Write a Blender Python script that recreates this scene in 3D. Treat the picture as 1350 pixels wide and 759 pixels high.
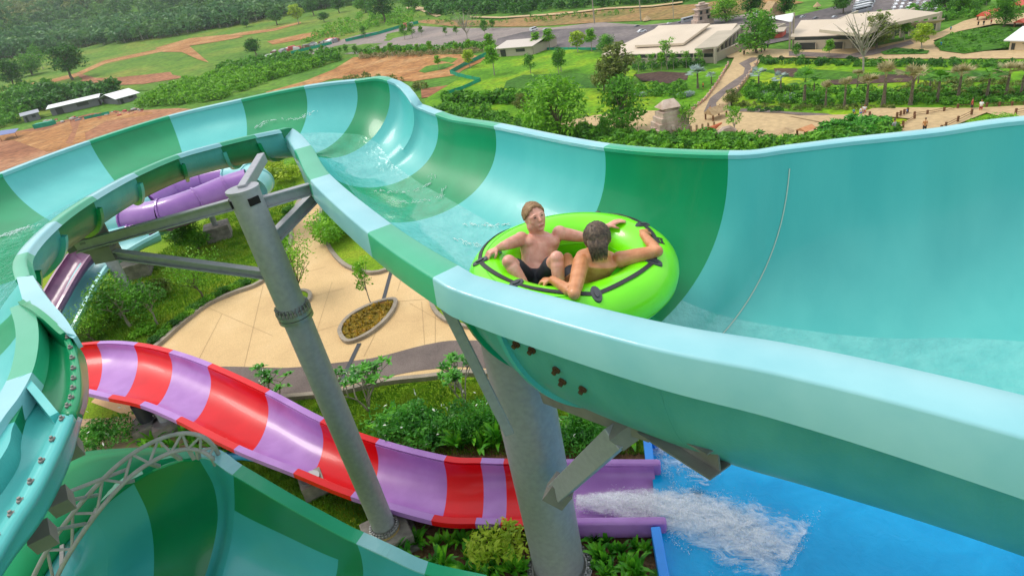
import bpy, bmesh, math, random
import numpy as np
from mathutils import Vector, Matrix, noise
from mathutils.geometry import delaunay_2d_cdt
random.seed(7); rng = np.random.default_rng(7)
for o in list(bpy.data.objects): bpy.data.objects.remove(o)
SC = bpy.context.scene; COL = SC.collection
# ------------------------------------------------------------------ camera
K = .85; CZ = 8.5*K
FPX = 820.; _U = np.array([-302., 1511., FPX]); _U /= np.linalg.norm(_U)
_F = np.array([0, 0, -1.]); _F = _F - _U*(_F@_U); _F /= np.linalg.norm(_F)
RM = np.array([np.cross(_F, _U), _F, _U]); CAMP = np.array([0, 0, CZ])
cam = bpy.data.cameras.new('camera'); cam.lens = FPX/1350*36; cam.sensor_width = 36
cam.clip_start = .05; cam.clip_end = 6000
camo = bpy.data.objects.new('camera', cam); COL.objects.link(camo)
camo.matrix_world = Matrix([[*RM[0], 0], [*RM[1], 0], [*RM[2], CZ], [0, 0, 0, 1]])
SC.camera = camo
# ------------------------------------------------------------------ light
SUN_EL, SUN_AZ = math.radians(56), math.radians(-62)      # azimuth clockwise from +Y
world = bpy.data.worlds.new('World'); SC.world = world; world.use_nodes = True
wn = world.node_tree.nodes; wl = world.node_tree.links
sky = wn.new('ShaderNodeTexSky'); sky.sky_type = 'NISHITA'; sky.sun_disc = False
sky.sun_elevation = SUN_EL; sky.sun_rotation = SUN_AZ; sky.dust_density = 4; sky.air_density = 1.0
mx = wn.new('ShaderNodeMix'); mx.data_type = 'RGBA'; mx.inputs[0].default_value = .62
wl.new(sky.outputs[0], mx.inputs[6]); mx.inputs[7].default_value = (9.0, 9.3, 9.6, 1)
wl.new(mx.outputs[2], wn['Background'].inputs[0]); wn['Background'].inputs[1].default_value = .14
sun = bpy.data.lights.new('sun', 'SUN'); sun.energy = 1.6; sun.angle = math.radians(20); sun.color = (1, .95, .87)
suno = bpy.data.objects.new('sun', sun); COL.objects.link(suno)
_sd = Vector((math.sin(SUN_AZ)*math.cos(SUN_EL), math.cos(SUN_AZ)*math.cos(SUN_EL), math.sin(SUN_EL)))
suno.rotation_euler = _sd.to_track_quat('Z', 'Y').to_euler()
SC.view_settings.view_transform = 'Standard'; SC.view_settings.look = 'None'
SC.view_settings.exposure = 0.2; SC.view_settings.gamma = 1
SC.render.engine = 'CYCLES'; SC.cycles.max_bounces = 6; SC.cycles.transparent_max_bounces = 8
# ------------------------------------------------------------------ projection helpers
def ray(px, py):
    d = RM@np.array([px-675, -(py-379.5), -FPX]); return d/np.linalg.norm(d)
def W(px, py, h):
    """point seen at photo pixel px,py that lies h units below the lens"""
    d = ray(px, py); return Vector(CAMP + d*(-h*K/d[2]))
def WR(px, py, dist):
    return Vector(CAMP + ray(px, py)*dist)
def sst(t): t = max(0., min(1., t)); return t*t*(3-2*t)
def lerp(a, b, t): return a+(b-a)*t
FARZ = -12.8
def pw(x, xs, ys):
    return float(np.interp(x, xs, ys))
def terr(x, y):
    r = math.hypot(x, y); az = math.degrees(math.atan2(x, y))
    r0 = pw(az, [-180, -60, -13, -7, 0, 9, 60, 180], [33, 33, 33, 24, 16, 10, 10, 33])
    z = -max(0., min(-FARZ, .31*(r-r0)))
    if r > 230:
        k = pw(az, [-70, -35, -22, -8, 2, 14, 40], [1, 1, 1, .8, .42, .3, .2])
        z += k*pw(r, [230, 430, 620, 900, 1500, 3000], [0, 8, 24, 62, 105, 140])
        if r > 450:
            q = min(1, (r-450)/300)*k
            z += q*(8*math.sin(az*.33+1.1)+6*math.sin(az*.8+r*.004))
    return z
def G(px, py, lift=0.):
    d = ray(px, py); t = 3.; st = .5; prev = 3.
    while t < 4000:
        p = CAMP+d*t
        if p[2] < terr(p[0], p[1]):
            a, b = prev, t
            for _ in range(24):
                m = (a+b)/2; q = CAMP+d*m
                if q[2] < terr(q[0], q[1]): b = m
                else: a = m
            q = CAMP+d*b; return Vector((q[0], q[1], terr(q[0], q[1])+lift))
        prev = t; t += st; st = .2+t*.01
    q = CAMP+d*1500; return Vector((q[0], q[1], terr(q[0], q[1])))
def cr(pts, n=8, closed=False):
    """catmull-rom through pts"""
    P = [Vector(p) for p in pts]; out = []; m = len(P)
    rngs = range(m if closed else m-1)
    for i in rngs:
        p0 = P[(i-1) % m] if closed or i > 0 else P[0]*2-P[1]
        p1 = P[i]; p2 = P[(i+1) % m]
        p3 = P[(i+2) % m] if closed or i+2 < m else P[-1]*2-P[-2]
        for k in range(n):
            t = k/n
            out.append(.5*((2*p1)+(p2-p0)*t+(2*p0-5*p1+4*p2-p3)*t*t+(3*p1-p0-3*p2+p3)*t**3))
    if not closed: out.append(P[-1])
    return out
# ------------------------------------------------------------------ materials
MATS = {}
def M(name, col, rough=.6, col2=None, scale=3., bump=0., bscale=None, spec=.5, coat=0., metal=0., detail=6, emis=0, trans=0, alpha=None, contrast=(.35, .65), coatr=.06, stretch=None):
    if name in MATS: return MATS[name]
    m = bpy.data.materials.new(name); m.use_nodes = True; nt = m.node_tree; b = nt.nodes['Principled BSDF']
    b.inputs['Base Color'].default_value = (*col, 1); b.inputs['Roughness'].default_value = rough
    b.inputs['Specular IOR Level'].default_value = spec; b.inputs['Metallic'].default_value = metal
    b.inputs['Coat Weight'].default_value = coat; b.inputs['Coat Roughness'].default_value = coatr
    b.inputs['Transmission Weight'].default_value = trans
    co = nt.nodes.new('ShaderNodeTexCoord'); src = co.outputs['Object']
    g = nt.nodes.new('ShaderNodeNewGeometry'); src = g.outputs['Position']
    if stretch:
        mp = nt.nodes.new('ShaderNodeMapping'); mp.inputs['Scale'].default_value = stretch
        nt.links.new(src, mp.inputs[0]); src = mp.outputs[0]
    if col2 is not None:
        n = nt.nodes.new('ShaderNodeTexNoise'); n.inputs['Scale'].default_value = scale; n.inputs['Detail'].default_value = detail
        nt.links.new(src, n.inputs['Vector'])
        r = nt.nodes.new('ShaderNodeValToRGB'); r.color_ramp.elements[0].position = contrast[0]; r.color_ramp.elements[1].position = contrast[1]
        r.color_ramp.elements[0].color = (*col, 1); r.color_ramp.elements[1].color = (*col2, 1)
        nt.links.new(n.outputs['Fac'], r.inputs[0]); nt.links.new(r.outputs[0], b.inputs['Base Color'])
    if bump:
        n2 = nt.nodes.new('ShaderNodeTexNoise'); n2.inputs['Scale'].default_value = bscale or scale*4; n2.inputs['Detail'].default_value = 5
        nt.links.new(src, n2.inputs['Vector'])
        bp = nt.nodes.new('ShaderNodeBump'); bp.inputs['Strength'].default_value = bump; bp.inputs['Distance'].default_value = .05
        nt.links.new(n2.outputs['Fac'], bp.inputs['Height']); nt.links.new(bp.outputs[0], b.inputs['Normal'])
    MATS[name] = m; return m
# ------------------------------------------------------------------ mesh helpers
def addobj(name, me, mat=None, parent=None, smooth=False, **tags):
    o = bpy.data.objects.new(name, me); COL.objects.link(o)
    if mat is not None and not me.materials:
        for mm in (mat if isinstance(mat, (list, tuple)) else [mat]): me.materials.append(mm)
    if smooth: me.polygons.foreach_set('use_smooth', [True]*len(me.polygons))
    if parent is not None: o.parent = parent
    for k, v in tags.items(): o[k] = v
    return o
def pymesh(name, vs, fs):
    me = bpy.data.meshes.new(name); me.from_pydata([tuple(v) for v in vs], [], fs); me.update(); return me
def thing(name, label, cat, loc=(0, 0, 0), group=None, rz=0):
    o = bpy.data.objects.new(name, None); COL.objects.link(o); o.location = loc; o.rotation_euler = (0, 0, rz)
    o.empty_display_size = .2; o['label'] = label; o['category'] = cat
    if group: o['group'] = group
    return o
def tag(o, label, cat, group=None):
    o['label'] = label; o['category'] = cat
    if group: o['group'] = group
    return o
class MB:
    """collects shapes into one mesh"""
    def __init__(s): s.v = []; s.f = []; s.m = []; s.cm = 0
    def add(s, vs, fs):
        n = len(s.v); s.v += [tuple(v) for v in vs]; s.f += [tuple(i+n for i in f) for f in fs]; s.m += [s.cm]*len(fs); return s
    def box(s, c, sz, R=None):
        c = Vector(c); vs = []
        for z in (-.5, .5):
            for x, y in ((-.5, -.5), (.5, -.5), (.5, .5), (-.5, .5)):
                p = Vector((x*sz[0], y*sz[1], z*sz[2])); vs.append(c+(R@p if R else p))
        return s.add(vs, [(3, 2, 1, 0), (4, 5, 6, 7), (0, 1, 5, 4), (1, 2, 6, 5), (2, 3, 7, 6), (3, 0, 4, 7)])
    def bar(s, a, b, w, h, up=(0, 0, 1)):
        a = Vector(a); b = Vector(b); d = (b-a); L = d.length; d.normalize(); u = Vector(up)
        x = d.cross(u)
        if x.length < 1e-3: x = Vector((1, 0, 0))
        x.normalize(); u = x.cross(d)
        return s.box((a+b)/2, (w, L, h), Matrix((x, d, u)).transposed())
    def tube(s, pts, r, n=8, caps=True, closed=False):
        P = [Vector(p) for p in pts]; rs = r if hasattr(r, '__len__') else [r]*len(P); vs = []; prev = None; m = len(P)
        for i, p in enumerate(P):
            if closed: d = P[(i+1) % m]-P[i-1]
            else: d = P[min(i+1, m-1)]-P[max(i-1, 0)]
            d.normalize()
            if prev is None:
                a = Vector((0, 0, 1)) if abs(d.z) < .9 else Vector((1, 0, 0)); x = d.cross(a).normalized()
            else:
                x = (prev-d*prev.dot(d)).normalized()
            prev = x; y = d.cross(x)
            for k in range(n):
                t = 2*math.pi*k/n; vs.append(p+(x*math.cos(t)+y*math.sin(t))*rs[i])
        fs = []
        for i in range(m if closed else m-1):
            j = (i+1) % m
            for k in range(n):
                l = (k+1) % n; fs.append((i*n+k, i*n+l, j*n+l, j*n+k))
        if caps and not closed: fs.append(tuple(range(n-1, -1, -1))); fs.append(tuple((m-1)*n+k for k in range(n)))
        return s.add(vs, fs)
    def lathe(s, c, prof, n=16):
        c = Vector(c); vs = []; fs = []
        for r, z in prof:
            for k in range(n):
                t = 2*math.pi*k/n; vs.append(c+Vector((r*math.cos(t), r*math.sin(t), z)))
        for i in range(len(prof)-1):
            for k in range(n):
                l = (k+1) % n; fs.append((i*n+k, i*n+l, (i+1)*n+l, (i+1)*n+k))
        fs.append(tuple(range(n-1, -1, -1))); fs.append(tuple((len(prof)-1)*n+k for k in range(n)))
        return s.add(vs, fs)
    def prism(s, pts, z0, z1):
        """closed plan polygon extruded; pts xy"""
        n = len(pts); vs = [(p[0], p[1], z0) for p in pts]+[(p[0], p[1], z1) for p in pts]
        fs = [tuple(range(n-1, -1, -1)), tuple(range(n, 2*n))]+[(i, (i+1) % n, n+(i+1) % n, n+i) for i in range(n)]
        return s.add(vs, fs)
    def mesh(s, name='m'):
        me = pymesh(name, s.v, s.f)
        if any(s.m): me.polygons.foreach_set('material_index', s.m)
        return me
    def build(s, name, mat, parent=None, smooth=False, **t):
        return addobj(name, s.mesh(name), mat, parent, smooth, **t)
def autosmooth(o, ang=35):
    me = o.data; me.polygons.foreach_set('use_smooth', [True]*len(me.polygons))
    bm = bmesh.new(); bm.from_mesh(me)
    for e in bm.edges:
        if len(e.link_faces) == 2 and e.calc_face_angle(0) > math.radians(ang): e.smooth = False
    bm.to_mesh(me); bm.free(); return o
def grid_mesh(rows, name='g', flip=False):
    n = len(rows[0]); vs = [p for r in rows for p in r]; fs = []
    for i in range(len(rows)-1):
        for j in range(n-1):
            f = (i*n+j, i*n+j+1, (i+1)*n+j+1, (i+1)*n+j); fs.append(f[::-1] if flip else f)
    return pymesh(name, vs, fs)
def offset_rows(rows, d):
    """rows of points -> rows moved d along surface normal"""
    R = np.array([[tuple(p) for p in r] for r in rows]); du = np.gradient(R, axis=0); dv = np.gradient(R, axis=1)
    n = np.cross(du, dv); n /= np.maximum(np.linalg.norm(n, axis=2, keepdims=True), 1e-9)
    return R+n*d, n
def slab_mesh(rows, d, name='slab'):
    """closed thick shell from grid rows, thickness d along normal"""
    A = np.array([[tuple(p) for p in r] for r in rows]); B, _ = offset_rows(rows, d)
    m, n, _x = A.shape; vs = list(A.reshape(-1, 3))+list(B.reshape(-1, 3)); o = m*n; fs = []
    for i in range(m-1):
        for j in range(n-1):
            a, b, c, e = i*n+j, i*n+j+1, (i+1)*n+j+1, (i+1)*n+j
            fs.append((a, e, c, b)); fs.append((o+a, o+b, o+c, o+e))
    for i in range(m-1):
        for j in (0, n-1):
            a, e = i*n+j, (i+1)*n+j; f = (a, o+a, o+e, e); fs.append(f if j else f[::-1])
    for j in range(n-1):
        for i in (0, m-1):
            a, b = i*n+j, i*n+j+1; f = (a, b, o+b, o+a); fs.append(f if i else f[::-1])
    me = pymesh(name, vs, fs); bm = bmesh.new(); bm.from_mesh(me); bmesh.ops.recalc_face_normals(bm, faces=bm.faces); bm.to_mesh(me); bm.free(); return me
# ================================================================== main slide
gel = dict(rough=.33, coat=.16, spec=.35)
TEAL = M('gelcoat_teal', (.075, .45, .43), col2=(.10, .50, .47), scale=2.2, stretch=(1, 1, .2), bump=.03, bscale=90, **gel)
GREEN = M('gelcoat_green', (.0, .235, .085), col2=(.0, .28, .105), scale=2.2, stretch=(1, 1, .2), bump=.03, bscale=90, **gel)
TEALW = M('gelcoat_teal_wet', (.085, .46, .44), col2=(.13, .53, .50), scale=6., bump=.4, bscale=13, rough=.1, coat=1.)
GREENW = M('gelcoat_green_wet', (.0, .28, .11), col2=(.01, .36, .17), scale=7., bump=.25, bscale=16, rough=.1, coat=1.)
TRIM = M('gelcoat_rim_pale', (.20, .49, .53), rough=.32, coat=.45, col2=(.26, .55, .58), scale=2)
TRIMG = M('gelcoat_rim_green', (.015, .34, .17), rough=.35, coat=.3, col2=(.03, .38, .20), scale=2)
GALV = M('galvanised_steel', (.30, .31, .33), rough=.5, col2=(.36, .37, .39), scale=16, metal=.25, bump=.04, bscale=60, contrast=(.3, .7))
GALVD = M('galvanised_steel_dull', (.19, .18, .165), rough=.6, col2=(.25, .24, .22), scale=7, metal=.3, contrast=(.3, .7))
BOLT = M('zinc_bolt', (.34, .34, .33), rough=.4, metal=.7)
RUST = M('rusty_bolt', (.10, .05, .02), rough=.7, metal=.3)
CONC = M('concrete_pedestal', (.17, .15, .13), col2=(.30, .27, .23), scale=6, rough=.85, bump=.15)
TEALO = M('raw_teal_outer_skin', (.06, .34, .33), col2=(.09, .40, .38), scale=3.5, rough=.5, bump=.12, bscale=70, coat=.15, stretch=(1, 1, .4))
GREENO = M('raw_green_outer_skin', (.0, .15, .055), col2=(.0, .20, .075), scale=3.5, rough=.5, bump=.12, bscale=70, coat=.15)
# stations: near-rim pixel, its drop, far-rim pixel, its drop, trough depth, colour of the panel that follows to the left
def wp(x, y, h): return Vector((x*K, y*K, CZ-h*K))
ST = []
def stn(n, f, D, p=.85): ST.append((n, f, D*K, p))
stn(wp(6.0, -.9, 2.5), wp(11.0, 3.4, 2.5), 2.3)
stn(wp(3.9, .75, 2.45), wp(8.0, 4.6, 2.42), 2.3)
stn(W(1350, 525, 2.4), W(1350, 164, 2.4)+Vector((.25, 0, 0)), 2.3)
stn(W(1060, 460, 2.38), W(1230, 176, 2.38), 2.25)
stn(W(865, 426, 2.36), W(1125, 187, 2.37), 2.15)
stn(W(650, 372, 2.35), W(1042, 197, 2.35), 2.0)       # 4
stn(W(603, 352, 2.3), W(960, 205, 2.3), 1.7)          # 5
stn(W(515, 297, 2.25), W(797, 195, 2.25), 1.25)        # 6
stn(W(434, 231, 2.15), W(652, 167, 2.15), 1.0)         # 7
stn(W(409, 193, 2.05), W(575, 151, 2.05), .9)          # 8
stn(W(386, 171, 1.9), W(511, 107, 1.6), .8)           # 9
stn(W(367, 172, 1.82), W(468, 107, 1.55), .7)         # 10
stn(W(332, 179, 1.75), W(401, 115, 1.5), .6)          # 11
stn(W(286, 190, 1.68), W(318, 132, 1.5), .55)           # 12
stn(W(229, 206, 1.62), W(223, 154, 1.5), .52)          # 13
stn(W(170, 231, 1.56), W(118, 187, 1.5), .52)          # 14
stn(W(113, 262, 1.5), W(2, 230, 1.5), .55)             # 15
stn(W(64, 296, 1.48), wp(-7.3, 6.6, 1.5), .6)         # 16
stn(W(24, 338, 1.48), wp(-7.2, 4.4, 1.5), .75)         # 17
stn(W(24, 370, 1.5), wp(-6.6, 3.0, 1.5), .75)          # 18
stn(W(37, 420, 1.5), wp(-6.0, 1.7, 1.5), .8)          # 19
stn(W(39, 470, 1.5), wp(-5.4, .6, 1.5), .85)          # 20
stn(W(0, 562, 1.5), wp(-4.9, -.6, 1.5), .85)          # 21
stn(W(-50, 650, 1.5), wp(-4.6, -1.6, 1.5), .85)       # 22
stn(wp(-2.2, .3, 1.5), wp(-4.4, -3.0, 1.5), .85)      # 23
COLS = ['T', 'T', 'T', 'T', 'T', 'T', 'G', 'T', 'G', 'T', 'G', 'T', 'G', 'T', 'G', 'T', 'G', 'T', 'G', 'T', 'T', 'G', 'T', 'T', 'T']
SUB = 8
def dense(vals):
    return cr([Vector((v, 0, 0)) if not isinstance(v, Vector) else v for v in vals], SUB)
NN = dense([s[0] for s in ST]); FF = dense([s[1] for s in ST]); DD = [v.x for v in dense([s[2] for s in ST])]
# the far rim kinks at one place (step up of the wall): rebuild pixel path there
_k = 9*SUB
for i, (px, py, h) in enumerate([(575, 151, 2.05), (566, 148, 2.03), (557, 144, 2.0), (549, 141, 1.97), (543, 136, 1.9), (537, 127, 1.82), (529, 117, 1.74), (521, 110.5, 1.66), (511, 107, 1.6)]):
    FF[_k+i] = W(px, py, h)
def section(N_, F_, D, p=.85, m=44):
    out = []
    for i in range(m+1):
        t = i/m; a = (1-math.cos(math.pi*t))/2; b = math.sin(math.pi*t)
        b = b**p if b > 0 else 0
        P = N_+(F_-N_)*a; out.append(Vector((P.x, P.y, P.z-D*b)))
    return out
ROWS = [section(NN[i], FF[i], DD[i]) for i in range(len(NN))]
slide = thing('water_slide', 'big open raft slide with wide green and pale teal bands, curving around above the garden', 'water slide', (NN[6*SUB].x, NN[6*SUB].y, 0))
def local(root, me):
    me.transform(Matrix.Translation(-Vector(root.location))); return me
def split_mat(me, root_z, thr=.55):
    pass
for k in range(len(ST)-1):
    rows = ROWS[k*SUB:(k+1)*SUB+1]
    me = slab_mesh(rows, .05)
    dry, wet = (TEAL, TEALW) if COLS[k] == 'T' else (GREEN, GREENW)
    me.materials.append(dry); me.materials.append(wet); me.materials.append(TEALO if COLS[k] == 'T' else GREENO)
    # the running water covers the lower part of the inner skin
    m, n = len(rows), len(rows[0]); lim = n-1
    nf = 0
    for i in range(m-1):
        for j in range(n-1):
            f = me.polygons[nf]; 
            if 12 <= j < (30 if k < 6 else 27): f.material_index = 1
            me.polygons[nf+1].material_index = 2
            nf += 2
    local(slide, me)
    autosmooth(addobj('shell_panel', me, None, slide), 40)
WID = np.array([.28, .28, .27, .26, .245, .225, .22, .22, .22, .21, .17, .10]+[.07]*14); SKT = np.array([.3, .3, .29, .265, .24, .225, .22, .22, .22, .17, .08, .03]+[.03]*14)
def rim(path, other, k0, k1, mat, wid=None, skirt=None, name='rim'):
    rows = []
    for i in range(k0, k1+1):
        p = path[i]; a = path[max(i-1, 0)]; b = path[min(i+1, len(path)-1)]; d = (b-a); d.z = 0; d.normalize()
        o = Vector((-d.y, d.x, 0))
        if o.dot(p-other[i]) < 0: o = -o
        w = wid or float(np.interp(i/SUB, range(len(WID)), WID)); sk = skirt or float(np.interp(i/SUB, range(len(SKT)), SKT)); t = .012; Zv = Vector((0, 0, 1)); c = min(.02, w*.2)
        prof = [p-o*.012-Zv*.03, p-o*.014+Zv*(t-.006), p-o*.006+Zv*t, p+o*(w-c)+Zv*t, p+o*(w-c*.3)+Zv*(t-c*.3), p+o*w+Zv*(t-c), p+o*(w+.02)-Zv*sk, p+o*(w-.004)-Zv*sk, p+o*(w-.03)-Zv*.03]
        rows.append(prof)
    vs = [q for r in rows for q in r]; n = len(rows[0]); fs = []
    for i in range(len(rows)-1):
        for j in range(n): fs.append((i*n+j, i*n+(j+1) % n, (i+1)*n+(j+1) % n, (i+1)*n+j))
    fs.append(tuple(range(n))); fs.append(tuple((len(rows)-1)*n+j for j in range(n-1, -1, -1)))
    me = pymesh(name, vs, fs); bm = bmesh.new(); bm.from_mesh(me); bmesh.ops.recalc_face_normals(bm, faces=bm.faces); bm.to_mesh(me); bm.free()
    return autosmooth(addobj(name, local(slide, me), mat, slide), 50)
for k in range(len(ST)-1):
    mt = TRIM if COLS[k] == 'T' else TRIMG
    rim(FF, NN, k*SUB, (k+1)*SUB, mt, .13, .12)
    if k < 19: rim(NN, FF, k*SUB, (k+1)*SUB, mt)
# ribs: raised joint flanges under the shell at each seam
for k in range(5, 20):
    i = min(k*SUB, len(ROWS)-1); A, nn = offset_rows(ROWS[max(i-1, 0):i+2], .05)
    c = 1 if i > 0 else 0
    if i >= len(ROWS)-1: c = 1
    sec = A[c]; nr = nn[c]; d = (ROWS[min(i+1, len(ROWS)-1)][20]-ROWS[i-1][20]).normalized()*.02
    vs = []; 
    lo = 2
    for j in range(lo, len(sec)-lo):
        q = Vector(sec[j]); n_ = Vector(nr[j])
        vs += [q-d-n_*.01, q-d+n_*.04, q+d+n_*.04, q+d-n_*.01]
    fs = []
    m_ = len(vs)//4
    for j in range(m_-1):
        for l in range(4): fs.append((j*4+l, j*4+(l+1) % 4, (j+1)*4+(l+1) % 4, (j+1)*4+l))
    me = pymesh('joint_flange', vs, fs)
    addobj('joint_flange', local(slide, me), TEAL if COLS[min(k, len(COLS)-1)] == 'T' else GREEN, slide)
# broad flanged shelf outside the returning arm: rim line, inner bolt line, ridge, outer edge
bolt_mb = MB(); bolt_mb.lathe((0, 0, 0), [(.012, 0), (.012, .008), (.006, .01), (.006, .018)], 6); BOLTM = bolt_mb.mesh('bolt'); BOLTM.materials.append(GALVD)
def wl(pts, h): return cr([W(x, y, h) for x, y in pts], 6)
Lp = wl([(37, 404), (45, 426), (48, 448), (46, 474), (39, 500), (22, 532), (0, 562), (-50, 640), (-110, 740)], 1.5)
Ip = wl([(89, 443), (93, 470), (94.5, 498), (92, 524), (81, 549), (52, 608), (24, 662), (0, 700), (-60, 800)], 1.53)
Rp = wl([(93, 445), (103, 472), (107, 498), (106, 524), (98, 549), (79, 594), (51, 649), (20, 697), (-40, 800)], 1.53)
Sp = wl([(96, 446), (112, 470), (117, 500), (116, 528), (109, 552), (92, 612), (58, 682), (10, 748), (-50, 850)], 1.78)
nP = len(Lp)
def between(A, B, k0, k1, dish, mat, name, th=.03, n=10, rise=0.):
    rows = []
    for i in range(k0, k1+1):
        r = []
        for j in range(n+1):
            t = j/n; p = A[i].lerp(B[i], t); p.z -= dish*math.sin(math.pi*t)**.6 if 0 < j < n else 0; p.z += rise; r.append(p)
        rows.append(r)
    return addobj(name, local(slide, slab_mesh(rows, -th)), mat, slide, True)
mid = 24
for k0, k1, m1 in ((0, mid, GREEN), (mid, nP-1, TEAL)):
    between(Lp, Ip, k0, k1, .09, m1, 'shelf_panel')
    f = between(Ip, Rp, k0, k1, 0, m1, 'bolted_flange', n=1, rise=.012)
    between(Rp, Sp, k0, k1, -.01, m1, 'outer_skirt')
    for i in range(k0+1, k1, 3):
        b = addobj('bolt', BOLTM, None, f); b.location = Ip[i].lerp(Rp[i], .4)-slide.location+Vector((0, 0, .013))
def pale(k0, k1, mt):
    rows = []
    for i in range(k0, k1+1):
        d = Lp[min(i+1, nP-1)]-Lp[max(i-1, 0)]; d.z = 0; d.normalize(); o = Vector((-d.y, d.x, 0))
        if o.dot(Ip[i]-Lp[i]) < 0: o = -o
        rows.append([Lp[i]-o*.075+Vector((0, 0, .01)), Lp[i]+o*.012+Vector((0, 0, .012)), Lp[i]+o*.014-Vector((0, 0, .05))])
    addobj('rim', local(slide, slab_mesh(rows, .02)), mt, slide)
pale(0, mid, TRIMG); pale(mid, nP-1, TRIM)
def crossflange(i, mat, hgt, ext=0, nb=4):
    A, B = Lp[i], (Rp[i] if ext == 0 else Ip[i]); rows = []; s = (B-A).normalized(); fwd_ = (Lp[min(i+1, nP-1)]-Lp[max(i-1, 0)]).normalized()
    for j in range(15):
        t = j/14; p = A.lerp(B, t); p.z -= .09*math.sin(math.pi*t)**.6 if 0 < j < 14 else 0
        top = p+Vector((0, 0, hgt*math.sin(math.pi*(.06+.9*t))**.5+.09*math.sin(math.pi*t)*.6)); rows.append([p-Vector((0, 0, .02)), top])
    o = addobj('cross_flange', local(slide, slab_mesh(rows, .03)), mat, slide)
    for k in range(nb):
        t = (k+.7)/(nb+.4); p = A.lerp(B, t); p.z += hgt*.35-.04; b = addobj('bolt', BOLTM, None, o); b.location = p-slide.location+fwd_*.02; b.rotation_euler = fwd_.to_track_quat('Z', 'Y').to_euler()
A_ = wl([(24, 369), (29, 388), (36, 404), (62, 418), (90, 443)], 1.49); B_ = wl([(42, 367), (53, 385), (67, 403), (82, 422), (96, 446)], 1.49)
n_ = len(A_); rows = [[A_[i], B_[i], B_[i]-Vector((0, 0, .06))] for i in range(n_)]
addobj('rim', local(slide, slab_mesh(rows, .02)), TRIM, slide)
crossflange(0, GREEN, .11); crossflange(mid, TEAL, .07, 1, 3)

# pale sealant line on the joint across the wide wall, and a fainter one further on
SEAL = M('joint_sealant', (.48, .58, .50), rough=.6)
for st_, off_ in ((5, 0),):
    sec = ROWS[st_*SUB+off_]; sec2 = ROWS[st_*SUB+off_+1]; rows = []
    for j in range(3, len(sec)-1):
        d = (sec2[j]-sec[j]).normalized()*.005; t = (sec[j+1]-sec[j-1]).normalized(); n_ = d.cross(t).normalized(); n_ = n_ if n_.dot(Vector((0, 0, 1))+(NN[st_*SUB]-sec[j]).normalized()) > 0 else -n_
        rows.append([sec[j]-d+n_*.004, sec[j]+d+n_*.004])
    addobj('joint_seal', local(slide, slab_mesh(rows, .003)), SEAL, slide)
# ================================================================== supports of the big slide
def fwd(p): return float((RM.T@(np.array(p)-CAMP))[2]*-1)
def pxr(wpx, p): return wpx*fwd(p)/FPX
def proj(p):
    c = RM.T@(np.array(p)-CAMP); return 675+FPX*c[0]/-c[2], 379.5-FPX*c[1]/-c[2]
def on_col(x, y, py):
    lo, hi = -13.5, CZ
    for _ in range(40):
        m = (lo+hi)/2
        if proj((x, y, m))[1] > py: lo = m
        else: hi = m
    return Vector((x, y, (lo+hi)/2))
def on_shell(px, py, off=.05):
    best = None
    A, nn = offset_rows(ROWS[2*SUB:9*SUB], off)
    for i in range(0, A.shape[0]):
        for j in range(0, 30):
            u, v = proj(A[i, j]); d = math.hypot(u-px, v-py); f = np.linalg.norm(A[i, j]-CAMP)
            if d < 9 and np.dot(nn[i, j], CAMP-A[i, j]) > 0 and (best is None or d < best[0]): best = (d, Vector(A[i, j]), Vector(nn[i, j]))
    return best
def column(name, label, base, r, ztop, z0=0., ped=None, ring=None, group='steel columns carrying the big slide', mat=GALV, nb=24, plate=True, ringmat=None):
    t = thing(name, label, 'column', (base.x, base.y, 0), group)
    mb = MB(); mb.lathe((0, 0, 0), [(r, z0+.02), (r, ztop)], 40); autosmooth(mb.build('shaft', mat, t))
    if plate:
        mb = MB(); mb.lathe((0, 0, 0), [(r*1.3, z0), (r*1.3, z0+.04)], 40); fl = mb.build('base_flange', ringmat or BOLT, t); 
        mb = MB(); mb.lathe((0, 0, 0), [(r*1.05, z0+.04), (r*1.0, z0+.12)], 40); mb.build('collar', BOLT, t)
        bm_ = MB(); bm_.lathe((0, 0, 0), [(.028, 0), (.028, .035), (.014, .04), (.014, .07)], 6); bme = bm_.mesh('bolt')
        for k in range(nb):
            a = 2*math.pi*k/nb; b = addobj('bolt', bme, BOLT, fl); b.location = (r*1.18*math.cos(a), r*1.18*math.sin(a), z0+.04)
    if ring:
        mb = MB(); mb.lathe((0, 0, 0), [(r*1.22, ring-.05), (r*1.22, ring-.005)], 40); mb.lathe((0, 0, 0), [(r*1.22, ring+.005), (r*1.22, ring+.05)], 40)
        for k in range(24):
            a = 2*math.pi*k/24; mb.box((r*1.1*math.cos(a), r*1.1*math.sin(a), ring+.09), (r*.2, .012, .1), Matrix.Rotation(a, 3, 'Z'))
        jr = mb.build('joint_ring', BOLT, t)
        bm_ = MB(); bm_.lathe((0, 0, 0), [(.022, 0), (.022, .03), (.01, .05)], 6); bme = bm_.mesh('bolt')
        for k in range(24):
            a = 2*math.pi*(k+.5)/24; b = addobj('bolt', bme, GALVD, jr); b.location = (r*1.12*math.cos(a), r*1.12*math.sin(a), ring+.05)
    if ped:
        mb = MB(); s = ped/2; mb.box((0, 0, z0/2), (ped, ped, z0), Matrix.Rotation(.35, 3, 'Z')); mb.box((0, 0, .03), (ped*1.25, ped*1.25, .06), Matrix.Rotation(.35, 3, 'Z')); p = mb.build('pedestal', CONC, t)
        bv = p.modifiers.new('b', 'BEVEL'); bv.width = .015
    return t
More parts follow.
